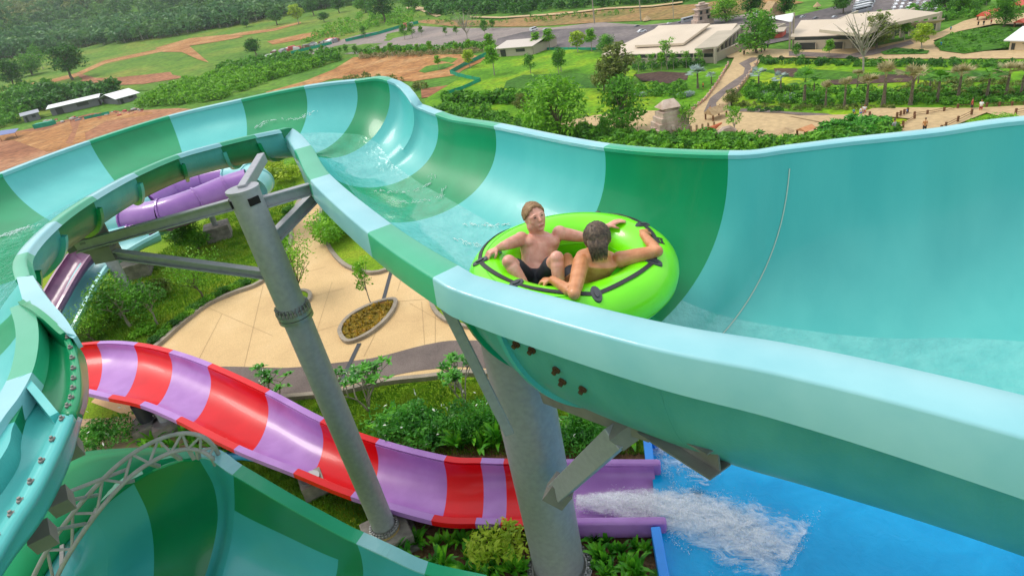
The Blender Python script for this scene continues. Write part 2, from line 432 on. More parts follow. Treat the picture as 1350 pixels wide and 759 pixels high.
def hbeam(root, a, b, w, h, mat=GALV, name='beam', web=True, up=(0, 0, 1)):
    """I-section beam from a to b"""
    o = Vector((root.location)); a = Vector(a)-o; b = Vector(b)-o; mb = MB(); d = (b-a).normalized(); x = d.cross(Vector(up)).normalized(); u = x.cross(d)
    th = .014
    mb.bar(a+u*(h/2-th/2), b+u*(h/2-th/2), w, th, up); mb.bar(a-u*(h/2-th/2), b-u*(h/2-th/2), w, th, up); mb.bar(a, b, th, h-2*th-.002, up)
    return mb.build(name, mat, root)
def box_beam(root, a, b, w, h, mat=GALV, name='beam', up=(0, 0, 1)):
    o = Vector((root.location)); a = Vector(a)-o; b = Vector(b)-o; mb = MB(); mb.bar(a, b, w, h, up); ob = mb.build(name, mat, root)
    bv = ob.modifiers.new('b', 'BEVEL'); bv.width = .006; return ob
# main column
bM = W(738, 748, 8.5); rM = pxr(33.5, bM); topM = on_col(bM.x, bM.y, 452).z
colM = column('support_column', 'widest grey steel column, rising beside the red and purple slide to the underside of the big slide', bM, rM, topM+.3, ring=None, nb=30)
# left column
pL = W(508, 697, 8.2); rL = pxr(15, pL)
zL = CZ-8.2*K
ringL = on_col(pL.x, pL.y, 413).z; topL = on_col(pL.x, pL.y, 249).z
colL = column('support_column', 'grey steel column with a bolted ring halfway up, standing on a square concrete pedestal', pL, rL, topL, z0=zL, ped=.66, ring=ringL, ringmat=M('yellowed_grout_ring', (.42, .30, .12), rough=.7), nb=28)
mb = MB(); mb.lathe((0, 0, 0), [(rL*1.06, topL-pL.z*0), (rL*1.06, topL+.03)], 32); mb.build('cap_plate', GALV, colL)
for s in (-1, 1):
    mb = MB(); a = -1.75+s*.95; mb.box((rL*math.cos(a), rL*math.sin(a), topL-.1), (.02, .12, .08), Matrix.Rotation(a, 3, 'Z')); mb.build('vent_hole', M('black_void', (.004, .004, .004), rough=.9), colL)
_tp = Vector((pL.x, pL.y, topL)); _want = WR(320, 250, 1); _d = (_want-Vector(CAMP)); _d = _d*(fwd(_tp)/fwd(_want)); _q = Vector(CAMP)+_d; SHV = Vector((_q.x-_tp.x, _q.y-_tp.y, 0))/(topL-zL)
def shp(p): return p+SHV*(p.z-zL)
_M = Matrix.Identity(4); _M[0][2] = SHV.x; _M[1][2] = SHV.y
def lean(o):
    for c in o.children:
        if c.name.startswith('pedestal'): continue
        c.location = c.location+SHV*(c.location.z-0 if c.location.z else 0)
        if not c.name.startswith('bolt'): c.data.transform(_M); c.data.transform(Matrix.Translation(-SHV*zL))
        else: c.location -= SHV*zL
        lean(c)
cL = Vector((pL.x, pL.y, 0))
lean(colL)
box_beam(colL, shp(cL+Vector((0, 0, topL))), W(346, 208, 1.95), .09, .12, name='saddle_strut')
nodeL = W(100, 326, 2.4)
hbeam(colL, shp(on_col(pL.x, pL.y, 262))+Vector((0, 0, 0)), nodeL, .09, .12)
hbeam(colL, W(152, 335, 2.62), shp(on_col(pL.x, pL.y, 362)), .09, .105)
hbeam(colL, shp(on_col(pL.x, pL.y, 270)), W(433, 242, 2.33), .1, .13)
hbeam(colL, shp(on_col(pL.x, pL.y, 322)), W(433, 240, 2.36), .1, .13)
for p, q in (((150, 333, 2.6), (110, 322, 2.42)), ((112, 318, 2.4), (125, 300, 2.3)), ((95, 325, 2.4), (85, 310, 2.3))):
    box_beam(colL, W(*p), W(*q), .12, .16, mat=GALVD, name='saddle_strut')
mb = MB(); mb.box(W(140, 332, 2.58)-cL-Vector((0, 0, 0)), (.24, .2, .18)); mb.build('node_box', GALVD, colL)
mb = MB(); mb.box(W(122, 308, 2.3)-cL, (.3, .2, .12), Matrix.Rotation(.5, 3, 'Z')); mb.build('gusset', GALVD, colL)
# struts of the main column
cM = Vector((bM.x, bM.y, 0))
box_beam(colM, W(584, 396, 3.05), W(672, 572, 5.0), .04, .10, name='brace', mat=GALV)
box_beam(colM, W(738, 645, 5.95), W(818, 571, 4.15), .19, .2, name='strut')
mb = MB(); mb.bar(W(731, 655, 6.1)-cM, W(744, 638, 5.85)-cM, .23, .24); mb.build('strut_shoe', GALVD, colM)
a, b = W(722, 512, 4.45), W(862, 558, 3.9)
mb = MB(); mb.bar(a-cM, b-cM, .2, .22); mb.build('cantilever_beam', GALVD, colM)
mb = MB(); mb.bar(W(812, 578, 4.2)-cM, W(852, 548, 3.95)-cM, .16, .16); mb.build('strut_head', GALVD, colM)
hbeam(colM, W(850, 548, 3.8), W(948, 606, 3.72), .2, .22, mat=GALVD, name='cross_beam')
# teal saddle plate with rusty bolts under the shell
pts = [on_shell(*p, off=.075) for p in ((640, 425), (690, 445), (735, 480), (770, 505), (815, 520), (760, 460), (700, 425))]
for p in ((680, 446), (701, 466), (726, 483), (735, 497), (752, 495), (766, 507)):
    r = on_shell(p[0], p[1], .052)
    if r:
        d = ray(*p); c = r[1]-slide.location; n_ = r[2]; mb = MB(); mb.tube([c, c+n_*.015], .032, 10); mb.tube([c+n_*.015, c+n_*.045], .02, 6); mb.build('rusty_bolt', RUST, slide)
# ================================================================== red and purple slide
RED = M('gelcoat_red', (.62, .0, .004), col2=(.70, .002, .006), scale=2, rough=.35, coat=.12, spec=.3)
PUR = M('gelcoat_purple', (.35, .15, .46), col2=(.42, .20, .54), scale=2.5, rough=.32, coat=.2, spec=.4)
FOAM = M('foam_white', (.88, .91, .95), rough=.55, bump=.4, bscale=30, spec=.4)
def trough(name, label, cat, seams, cols, depth, sub=6, rimw=.09, group=None, m=22, flat=False, mats=None):
    """seams: (far rim point, near rim point)"""
    A = cr([s[0] for s in seams], sub); B = cr([s[1] for s in seams], sub); ds = depth if hasattr(depth, '__len__') else [depth]*len(seams)
    D = [v.x for v in cr([Vector((d, 0, 0)) for d in ds], sub)]
    root = thing(name, label, cat, (A[0].x, A[0].y, 0), group); off = Vector(root.location)
    for k in range(len(seams)-1):
        rows = []
        for i in range(k*sub, (k+1)*sub+1):
            r = []
            for j in range(m+1):
                t = j/m; a = (1-math.cos(math.pi*t))/2; b = math.sin(math.pi*t)**(.35 if flat else .75) if 0 < j < m else 0
                P = A[i]+(B[i]-A[i])*a; r.append(Vector((P.x, P.y, P.z-D[i]*b))-off)
            rows.append(r)
        mt = mats[cols[k]]
        me = slab_mesh(rows, -.03); autosmooth(addobj('shell_panel', me, mt, root), 40)
        for P, Q in ((A, B), (B, A)):
            rr = []
            for i in range(k*sub, (k+1)*sub+1):
                d = P[min(i+1, len(P)-1)]-P[max(i-1, 0)]; d.z = 0; d.normalize(); o = Vector((-d.y, d.x, 0))
                if o.dot(P[i]-Q[i]) < 0: o = -o
                p = P[i]-off; t = .012
                rr.append([p-o*.015+Vector((0, 0, t)), p+o*rimw+Vector((0, 0, t)), p+o*(rimw+.01)+Vector((0, 0, -.07))])
            addobj('rim', slab_mesh(rr, .02), mt, root)
    return root, A, B, D
hr = [6.9, 7.05, 7.1, 7.2, 7.3, 7.5, 7.65, 7.85, 8.0, 8.05, 8.08, 8.1, 8.12, 8.15]
fr = [(60, 462), (129, 454), (178, 456), (224, 466), (275, 484), (351, 519), (423, 557), (496, 585), (586, 608), (634, 611), (664, 612), (705, 613), (770, 614), (862, 614)]
nr = [(60, 505), (112, 513), (148, 521), (190, 530), (238, 550), (314, 588), (392, 619), (467, 649), (572, 680), (628, 684), (661, 685), (705, 686), (770, 685), (868, 684)]
seams = [(W(*fr[i], hr[i]), W(*nr[i], hr[i]+.02)) for i in range(len(fr))]
mats2 = {'R': RED, 'P': PUR}
ride2, RA, RB, RD = trough('open_slide', 'open water slide in red and purple stripes running down into the blue pool', 'water slide', seams, 'RPRPRPRPRPRPP', [.4, .4, .4, .42, .44, .46, .46, .46, .42, .38, .36, .34, .3, .28], mats=mats2)
# straight run-out walls of the exit, rounded at the end
for P, Q in ((RA, RB), (RB, RA)):
    a, b = P[-13], P[-1]; d = (b-a).normalized(); o = (P[-1]-Q[-1]).normalized(); mb = MB(); off = Vector(ride2.location)
    mb.bar(a+o*.045-off-Vector((0, 0, .1)), b+o*.045+d*.1-off-Vector((0, 0, .1)), .13, .3)
    ob = mb.build('run_out_wall', PUR, ride2); bv = ob.modifiers.new('b', 'BEVEL'); bv.width = .04; bv.segments = 3
# legs of the red slide
def leg(px, py, h, r, label, ped, drop, mat=GALV):
    """leg standing straight below a point of the slide"""
    p = W(px, py, h); zt = p.z-drop; p.z = 0; t = thing('column_stub', label, 'support leg', p, 'short steel legs of the red and purple slide')
    mb = MB(); mb.lathe((0, 0, 0), [(r, .3), (r, zt)], 14); autosmooth(mb.build('post', mat, t))
    mb = MB(); mb.lathe((0, 0, 0), [(r*1.9, .3), (r*1.9, .33)], 14); mb.build('base_plate', BOLT, t)
    mb = MB(); mb.box((0, 0, .15), (ped, ped, .3), Matrix.Rotation(.4, 3, 'Z')); mb.build('pedestal', CONC, t)
    return t
leg(398, 606, 7.66, .085, 'short grey leg on a concrete block under the red and purple slide', .38, .62)
leg(196, 508, 7.15, .15, 'grey steel column under the upper end of the red and purple slide', .6, .45)
leg(168, 508, 7.1, .15, 'dark painted steel column beside the grey one under the red and purple slide', .6, .45, mat=M('dark_paint_steel', (.035, .04, .05), rough=.5, metal=.2))
# ================================================================== deep green and teal bowl slide, lower left
TEALD = M('gelcoat_teal_bowl', (.03, .33, .35), col2=(.045, .38, .40), scale=1.2, rough=.35, coat=.25)
GREEND = M('gelcoat_green_bowl', (.0, .17, .055), col2=(.0, .21, .07), scale=1.2, rough=.35, coat=.25)
SE = [
 [(30, 800, 5.5), (60, 830, 5.6), (60, 860, 5.8), (50, 900, 5.9), (40, 960, 6.0)],
 [(75, 728, 5.0), (100, 760, 5.2), (95, 800, 5.6), (80, 850, 5.9), (60, 920, 6.0)],
 [(120, 678, 4.6), (140, 712, 5.0), (140, 765, 5.5), (120, 820, 5.8), (80, 890, 6.0)],
 [(175, 634, 4.4), (196, 680, 5.0), (203, 730, 5.7), (199, 790, 6.1), (180, 860, 6.3)],
 [(262, 604, 4.4), (283, 645, 5.1), (286, 695, 5.9), (268, 765, 6.4), (230, 840, 6.5)],
 [(308, 627, 4.55), (309, 672, 5.3), (303, 722, 5.9), (283, 785, 6.3), (250, 850, 6.5)],
 [(380, 669, 4.95), (377, 706, 5.55), (368, 750, 6.1), (350, 800, 6.4), (310, 870, 6.6)],
 [(448, 706, 5.3), (446, 737, 5.8), (441, 765, 6.2), (420, 810, 6.5), (380, 880, 6.6)],
 [(471, 717, 5.4), (477, 737, 5.7), (478, 764, 6.1), (465, 810, 6.5), (430, 880, 6.6)],
 [(510, 735, 5.5), (512, 755, 5.8), (508, 785, 6.2), (490, 830, 6.5), (460, 890, 6.6)],
 [(560, 757, 5.7), (562, 778, 6.0), (556, 805, 6.3), (540, 850, 6.6), (510, 900, 6.7)],
 [(640, 775, 6.0), (640, 800, 6.3), (630, 830, 6.5), (600, 870, 6.7), (570, 920, 6.8)]]
bc = ['T', 'T', 'T', 'G', 'T', 'W', 'W', 'G', 'T', 'T', 'G']
down = [cr([W(*p) for p in s], 5) for s in SE]
cols_ = [cr([down[i][j] for i in range(len(down))], 6) for j in range(len(down[0]))]
BR = [[cols_[j][i] for j in range(len(cols_))] for i in range(len(cols_[0]))]
bowl = thing('bowl_slide', 'deep green and teal slide bowl with a pipe truss round its mouth', 'water slide', (BR[30][0].x, BR[30][0].y, 0))
for k in range(len(bc)):
    rows = [[p-bowl.location for p in r] for r in BR[k*6:(k+1)*6+1]]
    me = slab_mesh(rows, .045); mats_ = [TEALD, GREEND]
    for mm in mats_: me.materials.append(mm)
    nf = 0
    for i in range(len(rows)-1):
        for j in range(len(rows[0])-1):
            g = bc[k] == 'G' or (bc[k] == 'W' and j < 5)
            me.polygons[nf].material_index = me.polygons[nf+1].material_index = int(g); nf += 2
    autosmooth(addobj('shell_panel', me, None, bowl), 40)
    rr = []
    for i in range(k*6, (k+1)*6+1):
        P = BR[i][0]; d = BR[min(i+1, len(BR)-1)][0]-BR[max(i-1, 0)][0]; d.z = 0; d.normalize(); o = Vector((-d.y, d.x, 0)); p = P-bowl.location
        rr.append([p-o*.01+Vector((0, 0, .01)), p+o*.11+Vector((0, 0, .01)), p+o*.13+Vector((0, 0, -.1))])
    addobj('rim', slab_mesh(rr, .02), TRIM if bc[k] == 'T' and k > 2 else TRIMG, bowl)
GREENX = M('gelcoat_green_outer', (.0, .22, .08), col2=(.0, .27, .11), scale=1.5, rough=.6, spec=.2)
o1 = cr([W(*p) for p in ((30, 800, 5.45), (75, 728, 4.96), (120, 678, 4.56), (175, 634, 4.37), (225, 608, 4.34), (262, 604, 4.37))], 6)
o2 = cr([W(*p) for p in ((-20, 790, 5.6), (25, 715, 5.0), (60, 650, 4.75), (115, 612, 4.6), (180, 600, 4.5), (240, 598, 4.5))], 6)
o3 = cr([W(*p) for p in ((-80, 770, 6.6), (-20, 690, 6.2), (20, 640, 6.0), (90, 600, 5.9), (170, 590, 5.9), (240, 590, 5.9))], 6)
addobj('outer_shell', slab_mesh([[a-bowl.location, (a+b)/2+Vector((0, 0, .05))-bowl.location, b-bowl.location, c-bowl.location] for a, b, c in zip(o1, o2, o3)], -.03), GREENX, bowl, True)
CH = M('painted_pipe_grey', (.30, .30, .29), rough=.5, col2=(.38, .37, .36), scale=8)
ch1 = cr([W(*p) for p in ((30, 790, 5.2), (62, 725, 4.7), (105, 665, 4.3), (155, 613, 4.05), (200, 583, 3.98), (240, 571, 4.0), (270, 577, 4.1), (288, 598, 4.4), (292, 618, 4.7))], 5)
ch2 = cr([W(*p) for p in ((62, 790, 5.35), (88, 735, 4.85), (128, 676, 4.45), (172, 628, 4.2), (212, 602, 4.15), (243, 592, 4.18), (264, 594, 4.25), (278, 602, 4.35), (284, 612, 4.5))], 5)
for c in (ch1, ch2): mb = MB(); mb.tube([p-bowl.location for p in c], .021, 8); autosmooth(mb.build('truss_chord', CH, bowl), 60)
for i in range(1, len(ch1)-4, 4):
    mb = MB(); mb.tube([ch1[i]-bowl.location, ch2[i+1]-bowl.location], .013, 6); mb.build('truss_web', CH, bowl)
    mb = MB(); mb.tube([ch2[i+1]-bowl.location, ch1[i+4]-bowl.location], .013, 6); mb.build('truss_web', CH, bowl)
for i in (4, 9, 14, 18, 22, 26, 29):
    p = ch2[i]; q = o1[min(range(len(o1)), key=lambda k: (o1[k]-p).length)]; mb = MB(); mb.bar(p-bowl.location, q-bowl.location, .035, .03); mb.build('truss_bracket', CH, bowl)
for p, q in (((128, 652, 4.4), (88, 660, 4.0)), ((168, 618, 4.2), (85, 650, 4.0)), ((112, 690, 4.5), (62, 700, 4.1))):
    mb = MB(); mb.tube([W(*p)-bowl.location, W(*q)-bowl.location], .018, 8); mb.build('tie_pipe', CH, bowl)
# saddle boxes below the returning arm
for p in ((98, 590), (84, 660), (60, 706)):
    mb = MB(); mb.box(W(p[0]-4, p[1], 2.3)-slide.location, (.09, .1, .09), Matrix.Rotation(.5, 3, 'Z')@Matrix.Rotation(.3, 3, 'X')); mb.build('saddle_box', GALVD, slide)
pp = thing('water_pipe', 'short bright blue water pipe lying beside the truss', 'pipe', W(290, 604, 8.3))
mb = MB(); mb.tube([W(*p)-pp.location for p in ((284, 608, 8.3), (296, 602, 8.3), (320, 601, 8.3), (352, 605, 8.3))], .07, 10); autosmooth(mb.build('pipe_run', M('blue_pipe', (.02, .28, .5), rough=.4), pp), 60)
for x in (296, 340): mb = MB(); mb.tube([W(x, 602, 8.3)-pp.location, W(x+5, 602, 8.3)-pp.location], .09, 10); mb.build('coupling', M('blue_pipe', (0, 0, 0)), pp)
# ================================================================== tube slides far left
TEAL2 = M('tube_teal', (.20, .52, .52), col2=(.25, .58, .58), scale=2, rough=.35, coat=.3)
PUR2 = M('tube_purple', (.24, .09, .36), col2=(.29, .12, .41), scale=2, rough=.3, coat=.4)
PURB = M('chute_plum', (.15, .05, .13), col2=(.22, .08, .17), scale=3, rough=.35, coat=.3)
def tube_slide(label, pts, cols, r):
    P = [W(*p) for p in pts]; root = thing('tube_slide', label, 'tube slide', (P[0].x, P[0].y, 0), 'enclosed tube slides beyond the lawn'); off = Vector(root.location)
    C_ = cr(P, 6)
    for k, c in enumerate(cols):
        seg = [p-off for p in C_[k*6:(k+1)*6+1]]; mb = MB(); mb.tube(seg, r, 20, caps=False); autosmooth(mb.build('tube_section', {'T': TEAL2, 'P': PUR2}[c], root), 60)
        d = (seg[1]-seg[0]).normalized(); mb = MB(); mb.tube([seg[0]-d*.03, seg[0]+d*.03], r*1.07, 20); mb.build('joint_ring', {'T': TEAL2, 'P': PUR2}[c], root)
    return root
tube_slide('nearest purple tube slide with a long pale teal end, lowest of the three', [(120, 298, 6.5), (150, 292, 6.5), (173, 290, 6.5), (217, 283, 6.45), (262, 268, 6.4), (300, 252, 6.35), (330, 242, 6.3)], 'TTPPPP', .52)
tube_slide('purple tube slide curving behind the nearest one, teal at both ends', [(160, 285, 6.4), (182, 276, 6.4), (198, 270, 6.35), (232, 252, 6.3), (270, 240, 6.25), (305, 233, 6.2), (332, 233, 6.2), (342, 240, 6.25), (335, 250, 6.35)], 'TTPPPTTT', .45)
tube_slide('thin teal and purple tube slide squeezed between the other two', [(140, 318, 7.0), (175, 310, 6.9), (200, 300, 6.85), (240, 280, 6.75), (280, 262, 6.7), (310, 254, 6.6)], 'TPTTP', .36)
def chute(label, far, near, cols, mats, h):
    s = [(W(*a, hh), W(*b, hh)) for a, b, hh in zip(far, near, h)]
    return trough('open_chute', label, 'water slide', s, cols, .35, mats=mats, rimw=.06, group='open chutes beside the far lawn')
chute('plum coloured open chute sloping down beside the teal one', [(118, 318), (95, 330), (78, 352), (58, 385), (40, 420)], [(140, 322), (118, 338), (101, 360), (80, 396), (62, 430)], 'PPPP', {'P': PURB}, [6.2, 6.5, 6.8, 7.2, 7.6])
chute('pale teal open chute beside the plum one, above the yellow-green shrubs', [(190, 301), (150, 312), (118, 335), (97, 365), (78, 405), (60, 440)], [(210, 306), (180, 322), (145, 345), (124, 375), (103, 415), (85, 450)], 'TTTTT', {'T': TEAL2}, [6.3, 6.5, 6.8, 7.1, 7.5, 7.9])
def pole_on(px, py, top_py, r, label, ped=.5):
    p = W(px, py, 8.5); p.z = 0; zt = on_col(p.x, p.y, top_py).z; t = thing('support_post', label, 'post', p, 'posts carrying the far tube slides')
    mb = MB(); mb.lathe((0, 0, 0), [(r, .45), (r, zt)], 12); autosmooth(mb.build('post', GALV, t)); mb = MB(); mb.box((0, 0, .25), (ped*1.7, ped*1.7, .5), Matrix.Rotation(.3, 3, 'Z')); mb.build('pedestal', CONC, t)
    mb = MB(); mb.tube([(0, 0, zt*.75), (.9, .3, zt*.95)], .05, 6); mb.build('arm', GALV, t)
pole_on(184, 362, 318, .1, 'post with a dark pedestal below the teal tube end')
pole_on(291, 313, 268, .1, 'post with a concrete pedestal just left of the ringed column')
pole_on(178, 402, 306, .16, 'thick leaning-looking post among the yellow-green shrubs', .45)
# ================================================================== ground
def gmat(name, cols, scale, rough=.95, bump=.5, bscale=None, extra=None, dots=None):
    """ground material: noise ramp through cols + second fine noise"""
    m = bpy.data.materials.new(name); m.use_nodes = True; nt = m.node_tree; b = nt.nodes['Principled BSDF']; L = nt.links.new
    b.inputs['Roughness'].default_value = rough; b.inputs['Specular IOR Level'].default_value = .2
    g = nt.nodes.new('ShaderNodeNewGeometry'); n = nt.nodes.new('ShaderNodeTexNoise'); n.inputs['Scale'].default_value = scale; n.inputs['Detail'].default_value = 8; n.inputs['Roughness'].default_value = .6
    L(g.outputs['Position'], n.inputs['Vector']); r = nt.nodes.new('ShaderNodeValToRGB'); e = r.color_ramp.elements
    k = len(cols); e[0].position = .32; e[0].color = (*cols[0], 1); e[1].position = .68; e[1].color = (*cols[-1], 1)
    for i in range(1, k-1): q = e.new(.32+.36*i/(k-1)); q.color = (*cols[i], 1)
    L(n.outputs['Fac'], r.inputs[0])
    n2 = nt.nodes.new('ShaderNodeTexNoise'); n2.inputs['Scale'].default_value = bscale or scale*14; n2.inputs['Detail'].default_value = 4; L(g.outputs['Position'], n2.inputs['Vector'])
    mr = nt.nodes.new('ShaderNodeMapRange'); mr.inputs[1].default_value = .3; mr.inputs[2].default_value = .7; mr.inputs[3].default_value = .6; mr.inputs[4].default_value = 1.35; L(n2.outputs['Fac'], mr.inputs[0])
    mm = nt.nodes.new('ShaderNodeMix'); mm.data_type = 'RGBA'; mm.blend_type = 'MULTIPLY'; mm.inputs[0].default_value = extra if extra is not None else 1
    L(r.outputs[0], mm.inputs[6]); L(mr.outputs[0], mm.inputs[7]); L(mm.outputs[2], b.inputs['Base Color'])
    if bump:
        bp = nt.nodes.new('ShaderNodeBump'); bp.inputs['Strength'].default_value = bump; bp.inputs['Distance'].default_value = .06; L(n2.outputs['Fac'], bp.inputs['Height']); L(bp.outputs[0], b.inputs['Normal'])
    MATS[name] = m; return m
LAWN = gmat('lawn_grass', [(.11, .22, .006), (.17, .30, .012), (.26, .31, .02)], .5, bscale=22)
LAWN2 = gmat('lawn_grass_far', [(.06, .19, .004), (.12, .28, .006), (.28, .36, .008)], .09, bscale=1.6)
LAWND = gmat('lawn_grass_dark', [(.03, .11, .008), (.05, .15, .01), (.07, .18, .012)], .1, bscale=1.6)
FIELD = gmat('rough_field', [(.06, .16, .01), (.11, .21, .015), (.20, .23, .03)], .03, bscale=.5)
SCRUB = gmat('scrub_ground', [(.05, .15, .012), (.08, .20, .015), (.13, .25, .025)], .06, bscale=.8)
DIRT = gmat('red_earth', [(.24, .095, .045), (.33, .145, .07), (.42, .23, .12)], .05, bscale=.7)
DIRTO = gmat('orange_earth', [(.26, .11, .035), (.37, .175, .06), (.45, .26, .11)], .08, bscale=.9)
TAN = gmat('tan_paving', [(.52, .35, .17), (.62, .43, .21), (.68, .49, .26)], .35, rough=.75, bump=.1, bscale=40, extra=.35)
TANF = gmat('tan_paving_far', [(.42, .30, .16), (.52, .38, .20)], .1, rough=.8, bump=.05, bscale=2, extra=.4)
ASPH = gmat('grey_paving', [(.13, .105, .095), (.17, .135, .12), (.21, .17, .15)], .8, rough=.85, bump=.3, bscale=60, extra=.7)
PARK = gmat('parking_asphalt', [(.17, .14, .13), (.25, .21, .19), (.30, .24, .21)], .06, rough=.9, bump=.1, bscale=1.2, extra=.4)
LOT = gmat('dark_asphalt', [(.09, .08, .08), (.14, .12, .12), (.2, .17, .16)], .08, rough=.9, bump=.1, bscale=1.2, extra=.6)
SOIL = gmat('bare_soil', [(.10, .055, .03), (.17, .09, .045), (.22, .13, .07)], .8, bscale=18)
SOILF = gmat('dark_soil', [(.06, .035, .03), (.10, .06, .045)], .3, bscale=2)
KERB = gmat('kerb_concrete', [(.26, .22, .17), (.36, .31, .24)], 2., rough=.85, bump=.1, bscale=40, extra=.5)
# terrain mesh
azs = list(np.arange(-62, 64, 1.5)); azs = [-180, -160, -140, -120, -100, -85, -72]+azs+[72, 85, 100, 120, 140, 160]
rads = [0, 3, 6, 8, 10, 11, 12, 14, 16, 18, 20, 22, 24, 26, 28, 30, 32, 34, 37, 40, 43, 46, 50, 54, 58, 64, 72, 82, 95, 110, 130, 150, 175, 200, 230, 250, 270, 290, 310, 330, 350, 375, 400, 430, 460, 490, 520, 560, 600, 640, 680, 720, 770, 830, 900, 1000, 1100, 1300, 1500, 1800, 2200, 2600, 3000, 4000]
vs = [(0, 0, 0)]; fs = []; n = len(azs)
for r in rads[1:]:
    for a in azs:
        x = r*math.sin(math.radians(a)); y = r*math.cos(math.radians(a)); vs.append((x, y, terr(x, y)))
for k in range(n): fs.append((0, 1+(k+1) % n, 1+k))
for i in range(len(rads)-2):
    for k in range(n):
        a = 1+i*n+k; b = 1+i*n+(k+1) % n; fs.append((a, b, b+n, a+n))
tm = pymesh('ground', vs, fs); tm.materials.append(LAWN); tm.materials.append(SCRUB)
for p in tm.polygons:
    if p.center.x**2+p.center.y**2 > 3000: p.material_index = 1
gr = addobj('ground', tm, None, None, True, kind='structure')
def inpoly(x, y, P):
    c = False; j = len(P)-1
    for i in range(len(P)):
        if (P[i][1] > y) != (P[j][1] > y) and x < (P[j][0]-P[i][0])*(y-P[i][1])/(P[j][1]-P[i][1])+P[i][0]: c = not c
        j = i
    return c
def densify(px, step=14, closed=True):
    out = []; n = len(px)
    for i in range(n if closed else n-1):
        a, b = px[i], px[(i+1) % n]; k = max(1, int(math.hypot(a[0]-b[0], a[1]-b[1])/step))
        for j in range(k): out.append((lerp(a[0], b[0], j/k), lerp(a[1], b[1], j/k)))
    if not closed: out.append(px[-1])
    return out
def smoothpx(px, n=4, closed=True):
    return [(v.x, v.y) for v in cr([Vector((p[0], p[1], 0)) for p in px], n, closed)]
_LN = [0]
def sheet(name, px, mat, lift=.004, smooth=True, world=False, kind='structure', parent=None, grid=None, label=None):
    if lift >= .1: _LN[0] += 1; lift += _LN[0]*.012
    P = px if world else [G(*p) for p in (smoothpx(px) if smooth and lift < .1 else densify(px, 9))]
    P = [Vector((p[0], p[1])) for p in P]
    xs = [p.x for p in P]; ys = [p.y for p in P]; sz = max(max(xs)-min(xs), max(ys)-min(ys)); st = grid or sz/18
    r = max(math.hypot(p.x, p.y) for p in P)
    V = list(P); n = len(P)
    if r > 9:
        x = min(xs)+st/2
        while x < max(xs):
            y = min(ys)+st/2
            while y < max(ys):
                if inpoly(x, y, P): V.append(Vector((x+random.uniform(-.2, .2)*st, y+random.uniform(-.2, .2)*st)))
                y += st
            x += st
    res = delaunay_2d_cdt(V, [], [list(range(n))], 1, 1e-6)
    vs = [(v.x, v.y, terr(v.x, v.y)+(lift if lift < .1 and r < 45 else lift*.35+max(0., math.hypot(v.x, v.y)-200)*.0012)) for v in res[0]]
    me = pymesh(name, vs, [tuple(f) for f in res[2]])
    bm = bmesh.new(); bm.from_mesh(me)
    for f in bm.faces:
        if f.normal.z < 0: f.normal_flip()
    bm.to_mesh(me); bm.free()
    if parent: me.transform(Matrix.Translation(-Vector(parent.location)))
    o = addobj(name, me, mat, parent, True)
    if kind and not parent: o['kind'] = kind
    return o
def curb(name, px, w=.12, h=.1, mat=None, closed=False, parent=None, smooth=True, z=0.):
    pts = smoothpx(px, 4, closed) if smooth else px
    P = [G(*p) for p in pts]; rows = []
    n = len(P)
    for i in range(n+(1 if closed else 0)):
        p = P[i % n]; a = P[(i-1) % n] if closed or i > 0 else P[0]; b = P[(i+1) % n] if closed or i < n-1 else P[-1]
        d = b-a; d.z = 0; d.normalize(); o = Vector((-d.y, d.x, 0))*w/2
        rows.append([p-o+Vector((0, 0, -.02)), p-o+Vector((0, 0, h)), p+o+Vector((0, 0, h)), p+o+Vector((0, 0, -.02))])
    mb = MB(); vs = [q for r in rows for q in r]; fs = [(i*4+j, i*4+j+1, i*4+j+5, i*4+j+4) for i in range(len(rows)-1) for j in range(3)]
    mb.add(vs, fs); me = mb.mesh(name)
    if parent: me.transform(Matrix.Translation(-Vector(parent.location)))
    o = addobj(name, me, mat or KERB, parent)
    if not parent: o['kind'] = 'structure'
    return o
# ---- near plaza
plaza = [(120, 530), (160, 490), (205, 460), (238, 431), (273, 404), (308, 388), (344, 374), (372, 345), (384, 318), (384, 295), (392, 272), (403, 256), (418, 242), (440, 236), (445, 250), (428, 268), (424, 290), (430, 318), (445, 342), (465, 356), (500, 361), (545, 340), (640, 360), (760, 420), (800, 500), (720, 520), (620, 495), (560, 500), (505, 506), (440, 520), (380, 526), (300, 535), (200, 560)]
sheet('plaza', plaza, TAN, .006, smooth=False)
curb('kerb', [(150, 502), (205, 460), (238, 431), (273, 404), (308, 388), (344, 374), (372, 345), (384, 318), (384, 295), (392, 272), (403, 256), (418, 242)], .14)
curb('kerb', [(445, 250), (428, 268), (424, 290), (430, 318), (445, 342), (465, 356), (500, 361), (548, 338)], .12)
curb('kerb', [(360, 528), (380, 526), (440, 520), (505, 506), (560, 500), (620, 494), (700, 500)], .12)
sheet('path', [(230, 492), (285, 484), (330, 484), (380, 485), (430, 480), (480, 474), (510, 468), (560, 455), (605, 449), (680, 455), (690, 490), (620, 484), (560, 488), (510, 497), (440, 512), (390, 520), (300, 524), (220, 530)], ASPH, .012)
sheet('garden_soil', [(560, 640), (640, 690), (860, 700), (870, 760), (800, 800), (540, 800), (480, 740), (520, 700)], SOIL, .006, smooth=False)
sheet('garden_soil', [(480, 588), (560, 560), (640, 560), (780, 560), (850, 600), (862, 616), (760, 618), (640, 616), (560, 610)], SOIL, .005, smooth=False)
sheet('lawn_island', [(445, 250), (428, 268), (424, 290), (430, 318), (445, 342), (465, 356), (500, 361), (548, 338), (560, 300), (500, 240)], LAWN, .07)
